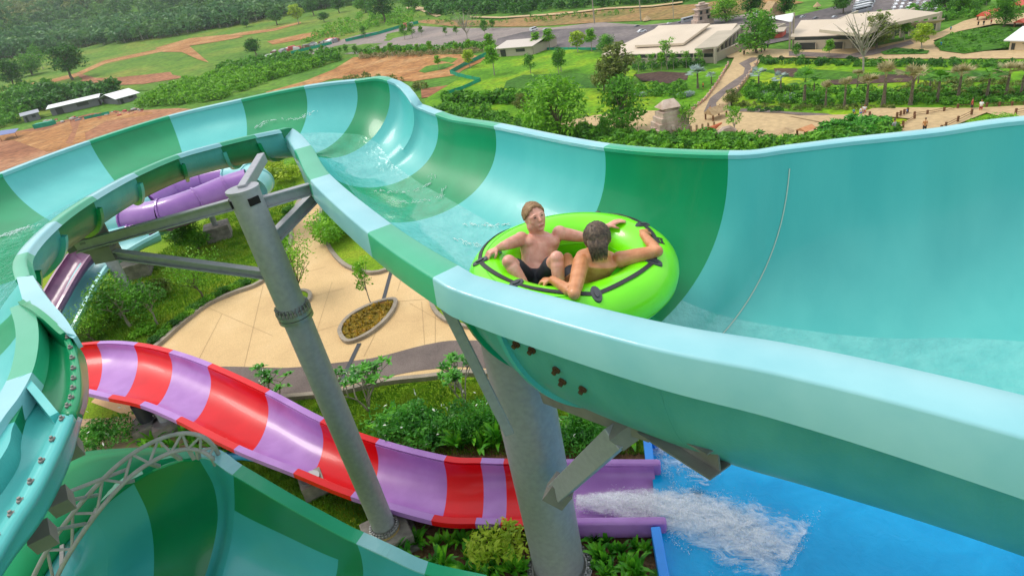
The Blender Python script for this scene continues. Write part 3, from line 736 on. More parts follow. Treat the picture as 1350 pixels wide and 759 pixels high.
def gline(name, a, b, w, mat, z):
    a = G(*a); b = G(*b); d = (b-a).normalized(); o = Vector((-d.y, d.x, 0))*w/2; zz = Vector((0, 0, z))
    me = pymesh(name, [a-o+zz, a+o+zz, b+o+zz, b-o+zz], [(0, 3, 2, 1)]); bm = bmesh.new(); bm.from_mesh(me)
    for f in bm.faces:
        f.normal_update()
        if f.normal.z < 0: f.normal_flip()
    bm.to_mesh(me); bm.free(); return addobj(name, me, mat, None, kind='structure')
DRAIN = M('drain_grate', (.045, .05, .055), rough=.5, metal=.4)
JOINT = M('paving_joint', (.40, .27, .13), rough=.9)
gline('drain_channel', (518, 350), (506, 394), .1, DRAIN, .016); gline('drain_channel', (474, 453), (446, 512), .1, DRAIN, .019)
for a, b in (((273, 405), (360, 443)), ((293, 414), (260, 478)), ((347, 376), (322, 484)), ((438, 372), (418, 436)), ((414, 438), (454, 426)), ((532, 358), (524, 384)), ((574, 415), (574, 452)), ((400, 330), (380, 400)), ((210, 470), (285, 484)), ((430, 352), (380, 365)), ((520, 398), (570, 394)), ((384, 315), (424, 312)), ((500, 430), (480, 470)), ((210, 470), (350, 500)), ((405, 260), (420, 268)), ((540, 400), (610, 440)), ((455, 380), (395, 395)), ((560, 455), (556, 398))):
    gline('paving_joint', a, b, .012, JOINT, .010)
# ---- planters
def planter(label, px, top, h=.09):
    c = G(sum(p[0] for p in px)/len(px), sum(p[1] for p in px)/len(px)); t = thing('planter', label, 'planter', c)
    curb('kerb_edge', px, .1, h, closed=True, parent=t); o = sheet('soil_bed', px, top, .05, parent=t, kind=None); return t
BRUSH = gmat('rusty_groundcover', [(.12, .09, .01), (.22, .16, .015), (.30, .12, .03)], 3., bscale=30, bump=1)
pl1 = [(449, 441), (452, 430), (463, 418), (482, 407), (504, 399), (521, 397), (521, 406), (512, 420), (495, 436), (475, 448), (458, 452)]
planter('oval kerbed planter of rusty yellow ground cover in the middle of the tan plaza', pl1, BRUSH)
pl2 = [(569, 392), (571, 406), (581, 419), (598, 428), (625, 432), (640, 410), (610, 385), (580, 380)]
planter('kerbed green planter on the plaza, half hidden by the near rim of the big slide', pl2, LAWN)
planter('small round planter at the foot of the leafy sapling beside the ringed column', [(388, 395), (397, 385), (409, 388), (408, 397), (396, 402)], LAWN)
# deck under the left end of the red slide
DECK = M('deck_boards', (.36, .25, .14), rough=.8, col2=(.44, .31, .18), scale=5)
dk = thing('timber_deck', 'tan plank deck seen in the gap between the left slides', 'deck', G(130, 585))
a, b = G(60, 560), G(330, 545); d = (b-a).normalized(); o = Vector((d.y, -d.x, 0))
bmb = MB(); L_ = (b-a).length; bmb.box((L_/2, 0, .03), (L_, .135, .04)); bme = bmb.mesh('plank')
for k in range(22):
    q = addobj('plank', bme, DECK, dk); q.location = a+o*(k*.145)-dk.location; q.location.z = .003*(k % 3); q.rotation_euler.z = math.atan2(d.y, d.x)
# ---- pool
POOLB = M('pool_blue_paint', (.0, .24, .80), rough=.4, coat=.2, col2=(.0, .28, .86), scale=3)
pool = thing('splash_pool', 'bright blue walled splash pool at the foot of the red and purple slide', 'pool', W(860, 700, 8.3)); po = pool.location.copy()
zt = CZ-8.12*K; zw = CZ-8.34*K
c0 = W(853, 577, 8.12); c1 = W(868, 765, 8.12); c2 = W(960, 571, 8.12)
dl = (c1-c0).normalized(); dt = (c2-c0).normalized()
def wallm(a, b, w, name):
    mb = MB(); mb.bar(Vector((a.x, a.y, (zt-.15)/2)), Vector((b.x, b.y, (zt-.15)/2)), w, zt+.15); o = mb.build(name, POOLB, pool); o.data.transform(Matrix.Translation(-po)); bv = o.modifiers.new('b', 'BEVEL'); bv.width = .02; bv.segments = 2
wallm(c0-dl*.06, W(857, 611, 8.12), .13, 'pool_wall'); wallm(W(864, 693, 8.12), W(864, 693, 8.12)+(W(877, 765, 8.12)-W(864, 693, 8.12)).normalized()*9, .13, 'pool_wall'); wallm(c0+dt*.065, c0+dt*14, .13, 'pool_wall')
m = bpy.data.materials.new('pool_water'); m.use_nodes = True; nt = m.node_tree; b_ = nt.nodes['Principled BSDF']; L = nt.links.new
b_.inputs['Base Color'].default_value = (.0, .25, .60, 1); b_.inputs['Roughness'].default_value = .12; b_.inputs['IOR'].default_value = 1.33
g = nt.nodes.new('ShaderNodeNewGeometry')
n1 = nt.nodes.new('ShaderNodeTexNoise'); n1.inputs['Scale'].default_value = 1.6; n1.inputs['Detail'].default_value = 6; n1.inputs['Distortion'].default_value = 1.2; L(g.outputs['Position'], n1.inputs['Vector'])
rr = nt.nodes.new('ShaderNodeValToRGB'); rr.color_ramp.elements[0].position = .3; rr.color_ramp.elements[1].position = .7; rr.color_ramp.elements[0].color = (0, .30, .62, 1); rr.color_ramp.elements[1].color = (.005, .38, .74, 1); L(n1.outputs['Fac'], rr.inputs[0]); L(rr.outputs[0], b_.inputs['Base Color'])
n2 = nt.nodes.new('ShaderNodeTexNoise'); n2.inputs['Scale'].default_value = 5; n2.inputs['Detail'].default_value = 5; n2.inputs['Distortion'].default_value = .8; L(g.outputs['Position'], n2.inputs['Vector'])
bp = nt.nodes.new('ShaderNodeBump'); bp.inputs['Strength'].default_value = .3; bp.inputs['Distance'].default_value = .05; L(n2.outputs['Fac'], bp.inputs['Height']); L(bp.outputs[0], b_.inputs['Normal'])
rows = []
for i in range(90):
    r = []
    for j in range(90):
        p = c0+dl*(.03+i*.1)+dt*(.03+j*.13); r.append(Vector((p.x, p.y, zw+.012*noise.noise(Vector((p.x*2, p.y*2, 0)))+.006*noise.noise(Vector((p.x*6, p.y*6, 3))))))
    rows.append(r)
w_ = addobj('pool_water', grid_mesh(rows), m, None, True, kind='structure')
# ================================================================== far ground
GP = smoothpx
sheet('field', [(-60, 190), (-40, 60), (60, 66), (160, 54), (280, 34), (400, 18), (470, 8), (560, 4), (600, 30), (500, 60), (420, 90), (330, 100), (230, 120), (150, 120), (80, 150), (0, 170)], FIELD, .25)
sheet('dirt_road', [(100, 98), (60, 108), (0, 117), (-40, 122), (-40, 128), (0, 122), (62, 112), (100, 103), (140, 85), (230, 66), (320, 48), (362, 42), (398, 32), (396, 30), (360, 39), (318, 44), (228, 62), (138, 81)], DIRTO, .5)
sheet('dirt_patch', [(98, 98), (112, 100), (126, 104), (150, 104), (200, 99), (225, 96), (228, 100), (245, 103), (190, 112), (150, 114), (104, 119), (96, 114), (110, 106)], DIRT, .6)
sheet('dirt_patch', [(205, 65), (250, 52), (300, 47), (322, 50), (290, 56), (250, 62), (262, 72), (276, 84), (262, 80), (240, 70), (215, 70)], DIRTO, .7)
sheet('dirt_patch', [(352, 56), (400, 46), (440, 40), (445, 44), (400, 53), (360, 60)], DIRTO, .6)
sheet('dirt_patch', [(244, 32), (252, 30), (256, 42), (246, 42)], DIRT, .9)
sheet('dirt_yard', [(-60, 260), (-40, 180), (0, 178), (50, 168), (120, 150), (180, 146), (235, 143), (330, 150), (300, 200), (180, 240), (60, 260)], DIRT, .1)
sheet('dirt_track', [(-20, 178), (60, 172), (92, 160), (96, 172), (86, 190), (96, 190), (106, 160), (130, 152), (200, 148), (202, 151), (140, 160), (112, 176), (116, 200), (60, 200), (20, 186), (-20, 184)], DIRTO, .16)
sheet('dirt_field', [(350, 122), (400, 108), (440, 92), (466, 76), (540, 72), (620, 72), (645, 78), (612, 92), (600, 100), (570, 104), (545, 108), (500, 106), (440, 104), (400, 116), (360, 126)], DIRTO, .1)
sheet('green_patch', [(552, 95), (562, 88), (590, 84), (600, 86), (585, 92), (560, 97)], SCRUB, .2)
sheet('green_patch', [(575, 80), (590, 76), (604, 78), (596, 84)], SCRUB, .2)
sheet('dirt_bank', [(555, 118), (600, 112), (632, 108), (620, 118), (590, 126), (556, 130)], DIRT, .14)
sheet('car_park', [(400, 72), (440, 56), (480, 45), (528, 38), (552, 35), (600, 38), (680, 37), (730, 37), (790, 30), (850, 34), (930, 26), (1000, 18), (1010, 48), (950, 58), (880, 60), (800, 56), (740, 58), (680, 60), (610, 62), (540, 70), (470, 72)], PARK, .12)
sheet('car_park', [(652, 60), (656, 52), (690, 43), (740, 39), (800, 36), (870, 34), (900, 28), (980, 22), (1010, 60), (940, 66), (850, 66), (760, 66), (700, 64)], LOT, .2)
sheet('car_park', [(960, 40), (985, 26), (1050, 22), (1100, 10), (1130, -2), (1200, -8), (1260, -8), (1270, 12), (1240, 20), (1130, 30), (1060, 50), (1010, 60)], LOT, .24)
sheet('embankment', [(545, 30), (560, 27), (660, 28), (740, 16), (830, 12), (920, 6), (1000, -6), (1060, 4), (1000, 17), (930, 24), (850, 28), (780, 31), (700, 36), (600, 36)], gmat('orange_bank', [(.10, .13, .02), (.26, .17, .06), (.34, .18, .07)], .05, bscale=.7), .16)
sheet('road', [(552, 10), (560, 12), (582, 22), (575, 24), (553, 15), (536, 13), (536, 11)], TANF, .8)
sheet('road', [(620, 23), (660, 24), (740, 19), (800, 12), (860, 9), (900, 4), (900, 6), (860, 11), (800, 14), (740, 21), (660, 26), (620, 25)], TANF, .9)
lawn = [(560, 132), (600, 108), (618, 92), (648, 76), (700, 68), (760, 66), (800, 72), (840, 96), (820, 118), (820, 200), (640, 190), (560, 160)]
sheet('lawn', lawn, LAWN2, .1)
sheet('lawn_slope', [(668, 108), (690, 100), (760, 98), (830, 102), (830, 116), (780, 118), (700, 118), (664, 118)], LAWND, .2)
sheet('lawn_terrace', [(780, 210), (700, 180), (640, 165), (600, 146), (640, 145), (700, 142), (800, 120), (900, 100), (950, 90), (1000, 82), (1140, 78), (1400, 76), (1400, 210), (1200, 200), (1000, 210)], LAWN2, .1)
sheet('lawn_terrace', [(1000, 94), (1060, 92), (1140, 98), (1220, 94), (1330, 96), (1330, 106), (1260, 112), (1180, 104), (1120, 108), (1040, 104)], LAWND, .16)
for b in ([(1020, 92), (1050, 92), (1056, 98), (1046, 104), (1022, 99)], [(1090, 108), (1140, 105), (1170, 100), (1210, 102), (1206, 110), (1150, 112), (1100, 114)], [(836, 100), (870, 96), (908, 98), (906, 107), (880, 112), (846, 108)]):
    sheet('soil_bed', b, SOILF, .22)
sheet('esplanade', [(700, 176), (770, 156), (830, 148), (900, 148), (960, 148), (1040, 152), (1110, 154), (1090, 162), (1060, 186), (1000, 196), (900, 192), (800, 190), (740, 186)], TANF, .22)
sheet('stair_path', [(902, 150), (920, 140), (946, 110), (962, 90), (968, 78), (1006, 76), (996, 92), (980, 112), (962, 134), (956, 150)], TANF, .26)
sheet('stair_band', [(928, 150), (936, 132), (962, 112), (980, 100), (982, 92), (974, 86), (990, 78), (1004, 78), (988, 86), (994, 96), (984, 108), (958, 124), (944, 138), (946, 150)], ASPH, .3)
sheet('walkway', [(950, 70), (1000, 66), (1060, 68), (1140, 66), (1190, 56), (1240, 44), (1270, 30), (1300, 22), (1400, 18), (1400, 36), (1310, 34), (1262, 44), (1230, 56), (1240, 66), (1300, 70), (1400, 66), (1400, 80), (1240, 80), (1140, 80), (1060, 78), (960, 78)], TANF, .26)
sheet('walkway', [(1034, 150), (1090, 153), (1110, 157), (1090, 159), (1030, 152), (960, 149), (960, 146), (1000, 146)], ASPH, .32)
sheet('walkway', [(1040, 70), (1120, 74), (1160, 66), (1200, 56), (1205, 60), (1165, 72), (1125, 80), (1040, 76)], ASPH, .34)
sheet('planting_bed', [(1160, 72), (1180, 66), (1225, 70), (1222, 74), (1165, 75)], LAWND, .45)
sheet('planting_bed', [(1230, 60), (1250, 48), (1290, 40), (1370, 40), (1370, 58), (1330, 66), (1270, 74), (1240, 70)], LAWND, .45)
sheet('bridge_path', [(1040, 156), (1130, 154), (1150, 146), (1200, 145), (1280, 146), (1400, 140), (1400, 160), (1330, 162), (1300, 152), (1250, 172), (1210, 186), (1150, 190), (1200, 160), (1160, 156), (1140, 164), (1110, 170)], TANF, .3)
# ================================================================== vegetation
def leafmat(name, c1, c2, c3=None, scale=1.2, rough=.55, tr=.25):
    m = bpy.data.materials.new(name); m.use_nodes = True; nt = m.node_tree; b = nt.nodes['Principled BSDF']; L = nt.links.new
    b.inputs['Roughness'].default_value = rough; b.inputs['Specular IOR Level'].default_value = .3
    g = nt.nodes.new('ShaderNodeNewGeometry'); n = nt.nodes.new('ShaderNodeTexNoise'); n.inputs['Scale'].default_value = scale; n.inputs['Detail'].default_value = 3; L(g.outputs['Position'], n.inputs['Vector'])
    wv = nt.nodes.new('ShaderNodeTexWhiteNoise'); wv.noise_dimensions = '3D'
    sn = nt.nodes.new('ShaderNodeVectorMath'); sn.operation = 'SNAP'; sn.inputs[1].default_value = (.4/scale,)*3; L(g.outputs['Position'], sn.inputs[0]); L(sn.outputs[0], wv.inputs['Vector'])
    ad = nt.nodes.new('ShaderNodeMath'); ad.operation = 'MULTIPLY_ADD'; ad.inputs[1].default_value = .35; L(wv.outputs['Value'], ad.inputs[0]); L(n.outputs['Fac'], ad.inputs[2])
    r = nt.nodes.new('ShaderNodeValToRGB'); e = r.color_ramp.elements; e[0].position = .42; e[1].position = .92; e[0].color = (*c1, 1); e[1].color = (*(c3 or c2), 1)
    if c3: q = e.new(.66); q.color = (*c2, 1)
    L(ad.outputs[0], r.inputs[0]); L(r.outputs[0], b.inputs['Base Color'])
    if tr:
        t = nt.nodes.new('ShaderNodeBsdfTranslucent'); L(r.outputs[0], t.inputs[0]); mxs = nt.nodes.new('ShaderNodeMixShader'); mxs.inputs[0].default_value = tr
        L(b.outputs[0], mxs.inputs[1]); L(t.outputs[0], mxs.inputs[2]); L(mxs.outputs[0], nt.nodes['Material Output'].inputs[0])
    MATS[name] = m; return m
LF_D = leafmat('leaves_dark', (0.018, 0.083, 0.012), (0.045, 0.180, 0.018), (0.105, 0.300, 0.030), .5)
LF_M = leafmat('leaves_mid', (0.038, 0.150, 0.012), (0.090, 0.285, 0.018), (0.180, 0.450, 0.030), .8)
LF_B = leafmat('leaves_bright', (0.072, 0.228, 0.012), (0.156, 0.408, 0.018), (0.288, 0.576, 0.036), 1.)
LF_Y = leafmat('leaves_yellow', (0.168, 0.288, 0.012), (0.336, 0.504, 0.024), (0.504, 0.624, 0.060), 1.)
LF_O = leafmat('leaves_olive', (0.075, 0.120, 0.018), (0.165, 0.225, 0.038), (0.270, 0.300, 0.075), .8)
LF_F = leafmat('leaves_glossy', (0.030, 0.165, 0.022), (0.075, 0.315, 0.030), (0.150, 0.480, 0.045), 3., rough=.35)
LF_L = leafmat('leaves_lily', (0.030, 0.195, 0.009), (0.090, 0.375, 0.018), (0.240, 0.630, 0.030), 3., rough=.35)
LF_S = leafmat('leaves_silver', (0.180, 0.260, 0.220), (0.300, 0.400, 0.360), (0.420, 0.520, 0.480), 1.)
LF_T = leafmat('leaves_straw', (0.200, 0.170, 0.060), (0.340, 0.300, 0.130), (0.500, 0.440, 0.240), 1.)
LF_C = leafmat('leaves_far', (0.024, 0.105, 0.018), (0.068, 0.195, 0.030), (0.135, 0.285, 0.045), .05)
LF_P = leafmat('leaves_plantation', (0.045, 0.150, 0.045), (0.090, 0.225, 0.068), (0.150, 0.300, 0.075), .06)
BARK = M('bark', (.10, .075, .05), rough=.9, col2=(.20, .16, .11), scale=6, bump=.4)
BARKP = M('bark_pale', (.26, .23, .18), rough=.85, col2=(.36, .32, .25), scale=5)
FLOW = M('white_blossom', (.85, .85, .75), rough=.6)
def quads(C, S, up=.3, asp=1.6, seed=None):
    """random leaf quads at centres C with half-size S; rhombic; returns verts, faces"""
    n = len(C); d = rng.normal(size=(n, 3)); d[:, 2] *= .6; d /= np.linalg.norm(d, axis=1, keepdims=True)
    q = rng.normal(size=(n, 3)); q[:, 2] += up*3; q -= d*(q*d).sum(1, keepdims=True); q /= np.maximum(np.linalg.norm(q, axis=1, keepdims=True), 1e-6)
    s = np.cross(d, q); S = np.broadcast_to(np.asarray(S, float).reshape(-1, 1), (n, 1))
    a = C-d*S*asp; b = C+s*S*.62+q*S*.2; c = C+d*S*asp; e = C-s*S*.62+q*S*.2
    V = np.stack([a, b, c, e], 1).reshape(-1, 3); F = np.arange(4*n).reshape(n, 4); return V, F
def np_mesh(name, V, F):
    me = bpy.data.meshes.new(name); V = np.asarray(V, np.float32); F = np.asarray(F, np.int32)
    me.vertices.add(len(V)); me.vertices.foreach_set('co', V.ravel()); me.loops.add(F.size); me.loops.foreach_set('vertex_index', F.ravel())
    me.polygons.add(len(F)); me.polygons.foreach_set('loop_start', np.arange(0, F.size, F.shape[1], dtype=np.int32)); me.update(calc_edges=True); return me
def clump_pts(n, c, r, fill=.5):
    """points in the outer part of an ellipsoid"""
    d = rng.normal(size=(n, 3)); d /= np.linalg.norm(d, axis=1, keepdims=True)
    k = fill+(1-fill)*rng.random((n, 1))**.6; return np.asarray(c)+d*k*np.asarray(r)
def crown_mesh(name, kind, n=1500, leaf=.03, nclump=14, w=.42, z0=.35, z1=1., seed=0):
    """unit-height crown made of leaf clumps"""
    rs = np.random.default_rng(seed); pts = []
    for k in range(nclump):
        t = rs.random(); z = z0+(z1-z0)*(.12+.76*t)
        if kind == 'round': rad = w*math.sin(math.pi*min(.97, .18+.8*t))**.7
        elif kind == 'cone': rad = w*(1-.85*t)
        elif kind == 'umbrella': rad = w*(.35+.65*t)
        else: rad = w*.7
        a = rs.random()*6.283; q = rad*math.sqrt(rs.random())*.85; cr_ = (.16+.12*rs.random())*w/.42
        if kind == 'sparse': cr_ *= .7
        pts.append(clump_pts(max(6, n//nclump), (q*math.cos(a), q*math.sin(a), z), (cr_*1.15, cr_*1.15, cr_*.8), .35))
    P = np.concatenate(pts); V, F = quads(P, leaf*(.6+.8*rng.random(len(P)))); return np_mesh(name, V, F)
def trunk_mesh(name, h=.6, r=.025, limbs=5, spread=.25, lean=.03, z1=.85, seed=0, forks=True):
    rs = random.Random(seed); mb = MB(); x = y = 0; pts = [(0, 0, 0)]
    for i in range(1, 5): x += rs.uniform(-lean, lean); y += rs.uniform(-lean, lean); pts.append((x, y, h*i/4))
    mb.tube(pts, [r*1.25, r, r*.85, r*.7, r*.5], 7)
    for k in range(limbs):
        a = 6.283*k/limbs+rs.uniform(-.4, .4); i = rs.choice([2, 3, 4]); b = Vector(pts[i]); q = spread*rs.uniform(.5, 1); e = Vector((b.x+q*math.cos(a), b.y+q*math.sin(a), b.z+(z1-b.z)*rs.uniform(.4, 1)))
        m = b.lerp(e, .5)+Vector((0, 0, .03)); mb.tube([b, m, e], [r*.5, r*.35, r*.12], 5)
        if forks: 
            e2 = m+Vector((rs.uniform(-.12, .12), rs.uniform(-.12, .12), rs.uniform(.05, .18))); mb.tube([m, e2], [r*.3, r*.08], 4)
    return mb.mesh(name)
class Proto:
    def __init__(s, parts): s.parts = parts      # (name, mesh, material)
PR = {}
def proto(key, *parts):
    for n, me, mt in parts:
        me.materials.append(mt)
    PR[key] = parts
proto('broad', ('crown', crown_mesh('crown', 'round', 2600, .026, 20, .42, .28, seed=1), LF_D), ('trunk', trunk_mesh('trunk', .5, .03, 6, .28, seed=1), BARK))
proto('broadmid', ('crown', crown_mesh('crown', 'round', 2600, .026, 22, .44, .16, seed=2), LF_M), ('trunk', trunk_mesh('trunk', .5, .03, 6, .28, seed=2), BARK))
proto('bright', ('crown', crown_mesh('crown', 'round', 3400, .022, 26, .44, .12, seed=3), LF_B), ('trunk', trunk_mesh('trunk', .5, .028, 6, .28, seed=3), BARK))
proto('cone', ('crown', crown_mesh('crown', 'cone', 900, .026, 18, .26, .22, seed=4), LF_B), ('trunk', trunk_mesh('trunk', .85, .014, 4, .12, .012, seed=4), BARKP))
proto('conemid', ('crown', crown_mesh('crown', 'cone', 900, .026, 16, .27, .25, seed=14), LF_M), ('trunk', trunk_mesh('trunk', .85, .014, 4, .12, .012, seed=14), BARKP))
proto('yellow', ('crown', crown_mesh('crown', 'round', 900, .03, 14, .3, .3, seed=5), LF_Y), ('trunk', trunk_mesh('trunk', .6, .016, 4, .16, .02, seed=5), BARKP))
proto('sparse', ('crown', crown_mesh('crown', 'sparse', 420, .026, 14, .36, .4, seed=6), LF_B), ('trunk', trunk_mesh('trunk', .6, .016, 7, .3, .02, .95, seed=6), BARKP))
proto('sparsemid', ('crown', crown_mesh('crown', 'round', 1300, .022, 24, .42, .3, seed=7), LF_M), ('trunk', trunk_mesh('trunk', .5, .02, 8, .34, .02, .95, seed=7), BARKP))
proto('olive', ('crown', crown_mesh('crown', 'round', 1600, .03, 16, .4, .2, seed=8), LF_O), ('trunk', trunk_mesh('trunk', .5, .03, 6, .28, seed=8), BARK))
proto('feather', ('crown', crown_mesh('crown', 'umbrella', 2200, .014, 26, .5, .3, seed=9), LF_B), ('trunk', trunk_mesh('trunk', .45, .018, 8, .36, .03, .9, seed=9), BARK))
proto('bare', ('crown', crown_mesh('crown', 'sparse', 60, .012, 10, .3, .5, seed=10), LF_O), ('trunk', trunk_mesh('trunk', .5, .012, 26, .42, .04, 1., seed=10), BARKP))
def bush_mesh(name, n=700, leaf=.07, w=.6, seed=0, nc=9):
    rs = np.random.default_rng(seed); pts = []
    for k in range(nc):
        a = rs.random()*6.283; q = w*math.sqrt(rs.random())*.75; r = .22+.2*rs.random(); pts.append(clump_pts(n//nc, (q*math.cos(a), q*math.sin(a), r*.9+.25*rs.random()), (r*1.1, r*1.1, r*.85), .5))
    P = np.concatenate(pts); P[:, 2] = np.abs(P[:, 2]); V, F = quads(P, leaf*(.6+.8*rng.random(len(P)))); return np_mesh(name, V, F)
proto('bush', ('foliage', bush_mesh('foliage', 800, .06, seed=1), LF_M))
proto('bushbright', ('foliage', bush_mesh('foliage', 800, .06, seed=2), LF_B))
proto('bushdark', ('foliage', bush_mesh('foliage', 800, .06, seed=3), LF_D))
proto('bushyellow', ('foliage', bush_mesh('foliage', 800, .05, seed=4), LF_Y))
proto('bushsilver', ('foliage', bush_mesh('foliage', 700, .05, seed=5), LF_S))
proto('bushfine', ('foliage', bush_mesh('foliage', 2600, .026, .7, seed=6, nc=14), LF_F), ('blossom', np_mesh('blossom', *quads(np.concatenate([clump_pts(26, (0, 0, .5), (.7, .7, .45), .9)]), .028)), FLOW))
proto('bushfeather', ('foliage', bush_mesh('foliage', 2600, .028, .7, seed=7, nc=14), LF_B))
# arching blades (lilies, grasses)
def blades(n, L, w, arch=.8, spread=1., seg=3, seed=0, c=(0, 0, 0)):
    rs = np.random.default_rng(seed); V = []; F = []
    for k in range(n):
        a = rs.random()*6.283; l = L*(.6+.5*rs.random()); t = spread*(.15+.85*rs.random()); wd = w*(.7+.5*rs.random()); b = len(V)
        dx, dy = math.cos(a), math.sin(a)
        for i in range(seg+1):
            s = i/seg; hr_ = l*t*s*(.5+.5*s*arch); z = l*(s*(1-.25*t))-l*arch*t*.55*s*s*s; ww = wd*(math.sin(math.pi*min(.98, .15+.83*s))**.8)
            px = c[0]+dx*hr_; py = c[1]+dy*hr_
            V += [(px-dy*ww, py+dx*ww, c[2]+z), (px+dy*ww, py-dx*ww, c[2]+z)]
        for i in range(seg): F.append((b+2*i, b+2*i+1, b+2*i+3, b+2*i+2))
    return V, F
# frangipani: candelabra stems ending in whorls
def frangi(seed):
    rs = random.Random(seed); mb = MB(); tips = []
    def grow(p, d, l, r, lev):
        e = p+d*l; mb.tube([p, p.lerp(e, .5)+Vector((rs.uniform(-.01, .01), rs.uniform(-.01, .01), 0)), e], [r, r*.85, r*.75], 5)
        if lev == 0: tips.append((e, d)); return
        for k in range(rs.choice([2, 3])):
            a = rs.uniform(0, 6.283); dd = (d+Vector((math.cos(a)*.75, math.sin(a)*.75, rs.uniform(-.05, .35)))).normalized(); grow(e, dd, l*rs.uniform(.65, .9), r*.72, lev-1)
    for k in range(3): a = k*2.1+rs.random(); grow(Vector((0, 0, 0)), Vector((math.cos(a)*.4, math.sin(a)*.4, 1)).normalized(), .27, .018, 3)
    V = []; F = []; B = []
    for e, d in tips:
        n0 = len(V); v, f = blades(9, .14, .021, .5, 1.5, 2, seed=rs.randint(0, 9999)); v = [(x+e.x, y+e.y, z*.55+e.z) for x, y, z in v]
        V += v; F += [tuple(i+n0 for i in q) for q in f]
        if rs.random() < .25: B.append(tuple(e+Vector((0, 0, .05))))
    return np_mesh('leaves', V, F), mb.mesh('stems'), B
for i in range(3):
    lv, st, B = frangi(20+i)
    Bc = np.repeat(np.array(B if B else [(0, 0, .8)]), 4, 0)+rng.normal(size=(4*max(1, len(B)), 3))*.015
    proto('frangi%d' % i, ('leaves', lv, LF_F), ('stems', st, BARKP), ('blossom', np_mesh('blossom', *quads(Bc, .012)), FLOW))
for i in range(3):
    v, f = blades(34, 1., .06, .9, .9, 4, seed=40+i); proto('lily%d' % i, ('leaves', np_mesh('leaves', v, f), LF_L))
def palm(seed, tied=False, mat=LF_M, n=14, silver=False):
    rs = random.Random(seed); mb = MB(); mb.lathe((0, 0, 0), [(.055, 0), (.04, .08), (.028, .3), (.024, .62)], 8); tr = mb.mesh('trunk')
    V = []; F = []
    for k in range(n):
        a = 6.283*k/n+rs.uniform(-.2, .2); el = rs.uniform(.1, 1.3) if not tied else rs.uniform(1., 1.45); l = rs.uniform(.33, .46); c = Vector((0, 0, .62)); d = Vector((math.cos(a)*math.cos(el), math.sin(a)*math.cos(el), math.sin(el)))
        m = c+d*l*.5; side = Vector((-math.sin(a), math.cos(a), 0))
        for j in range(9):
            t = (j-4)/4; dd = (d*math.cos(t*1.2)+side*math.sin(t*1.2)).normalized()*l*.55*(1-.25*abs(t)); b = len(V); wv = side.cross(dd).normalized()*.006+dd.cross(d.cross(side)).normalized()*.014
            V += [tuple(m-wv), tuple(m+wv), tuple(m+dd*.6+wv*1.4+Vector((0, 0, -.01))), tuple(m+dd+Vector((0, 0, -.05)))]; F.append((b, b+1, b+2, b+3))
        b = len(V); V += [tuple(c+side*.006), tuple(c-side*.006), tuple(m-side*.006), tuple(m+side*.006)]; F.append((b, b+1, b+2, b+3))
    return np_mesh('fronds', V, F), tr
for key, kw in (('palm', dict(mat=LF_M)), ('palmtied', dict(mat=LF_T, tied=True, n=9)), ('palmstraw', dict(mat=LF_T)), ('palmsilver', dict(mat=LF_S, n=20))):
    fr_, tr_ = palm(hash(key) % 100 if False else {'palm': 1, 'palmtied': 2, 'palmstraw': 3, 'palmsilver': 4}[key], kw.get('tied', False), n=kw.get('n', 14)); proto(key, ('fronds', fr_, kw['mat']), ('trunk', tr_, BARK))
def plant(key, px, py, hpx, label, name='tree', cat='tree', group=None, rz=None, fat=1., at=None, h=None, z=None):
    """put a plant with its foot at photo pixel (px,py), hpx pixels tall"""
    p = at if at is not None else G(px, py)
    if z is not None: p.z = z
    if h is None: h = hpx*fwd(p)/FPX*1.03
    parts = PR[key]; rz = random.uniform(0, 6.28) if rz is None else rz
    if len(parts) == 1:
        o = bpy.data.objects.new(name, parts[0][1]); COL.objects.link(o); o.location = p; o.rotation_euler = (0, 0, rz); o.scale = (h*fat, h*fat, h); return tag(o, label, cat, group)
    t = thing(name, label, cat, p, group, rz); t.scale = (h*fat, h*fat, h)
    for n, me, mt in parts: addobj(n, me, None, t)
    return t
# ---- near garden
FG = 'white flowering frangipani shrubs between the plaza and the red slide'
plant('frangi0', 368, 528, 62, 'frangipani shrub just left of the ringed column, over the grey paving', 'frangipani_shrub', 'shrub', FG, fat=1.15)
plant('frangi1', 486, 542, 85, 'tall frangipani shrub right of the ringed column, in front of the drain', 'frangipani_shrub', 'shrub', FG, fat=1.)
plant('frangi2', 612, 535, 84, 'frangipani shrub with bare forked stems left of the widest column', 'frangipani_shrub', 'shrub', FG, fat=.9)
plant('frangi0', 452, 520, 48, 'small frangipani shrub tucked right against the ringed column', 'frangipani_shrub', 'shrub', FG)
plant('frangi1', 300, 510, 26, 'smallest frangipani, peeping over the red slide rim', 'frangipani_shrub', 'shrub', FG)
plant('bushfine', 552, 584, 74, 'big round flowering bush behind the red and purple slide', 'flowering_bush', 'bush', None, fat=.95)
plant('bushfine', 618, 570, 60, 'flowering bush between the round bush and the widest column', 'flowering_bush', 'bush', None, fat=.8)
plant('bushfine', 772, 590, 62, 'flowering bush right of the widest column, below the teal shell', 'flowering_bush', 'bush', None, fat=.9)
plant('bushfine', 150, 590, 62, 'flowering bush beside the timber deck under the red slide', 'flowering_bush', 'bush', None, fat=.9)
plant('bushfine', 238, 560, 34, 'small flowering bush behind the pipe truss', 'flowering_bush', 'bush', None, fat=1.2)
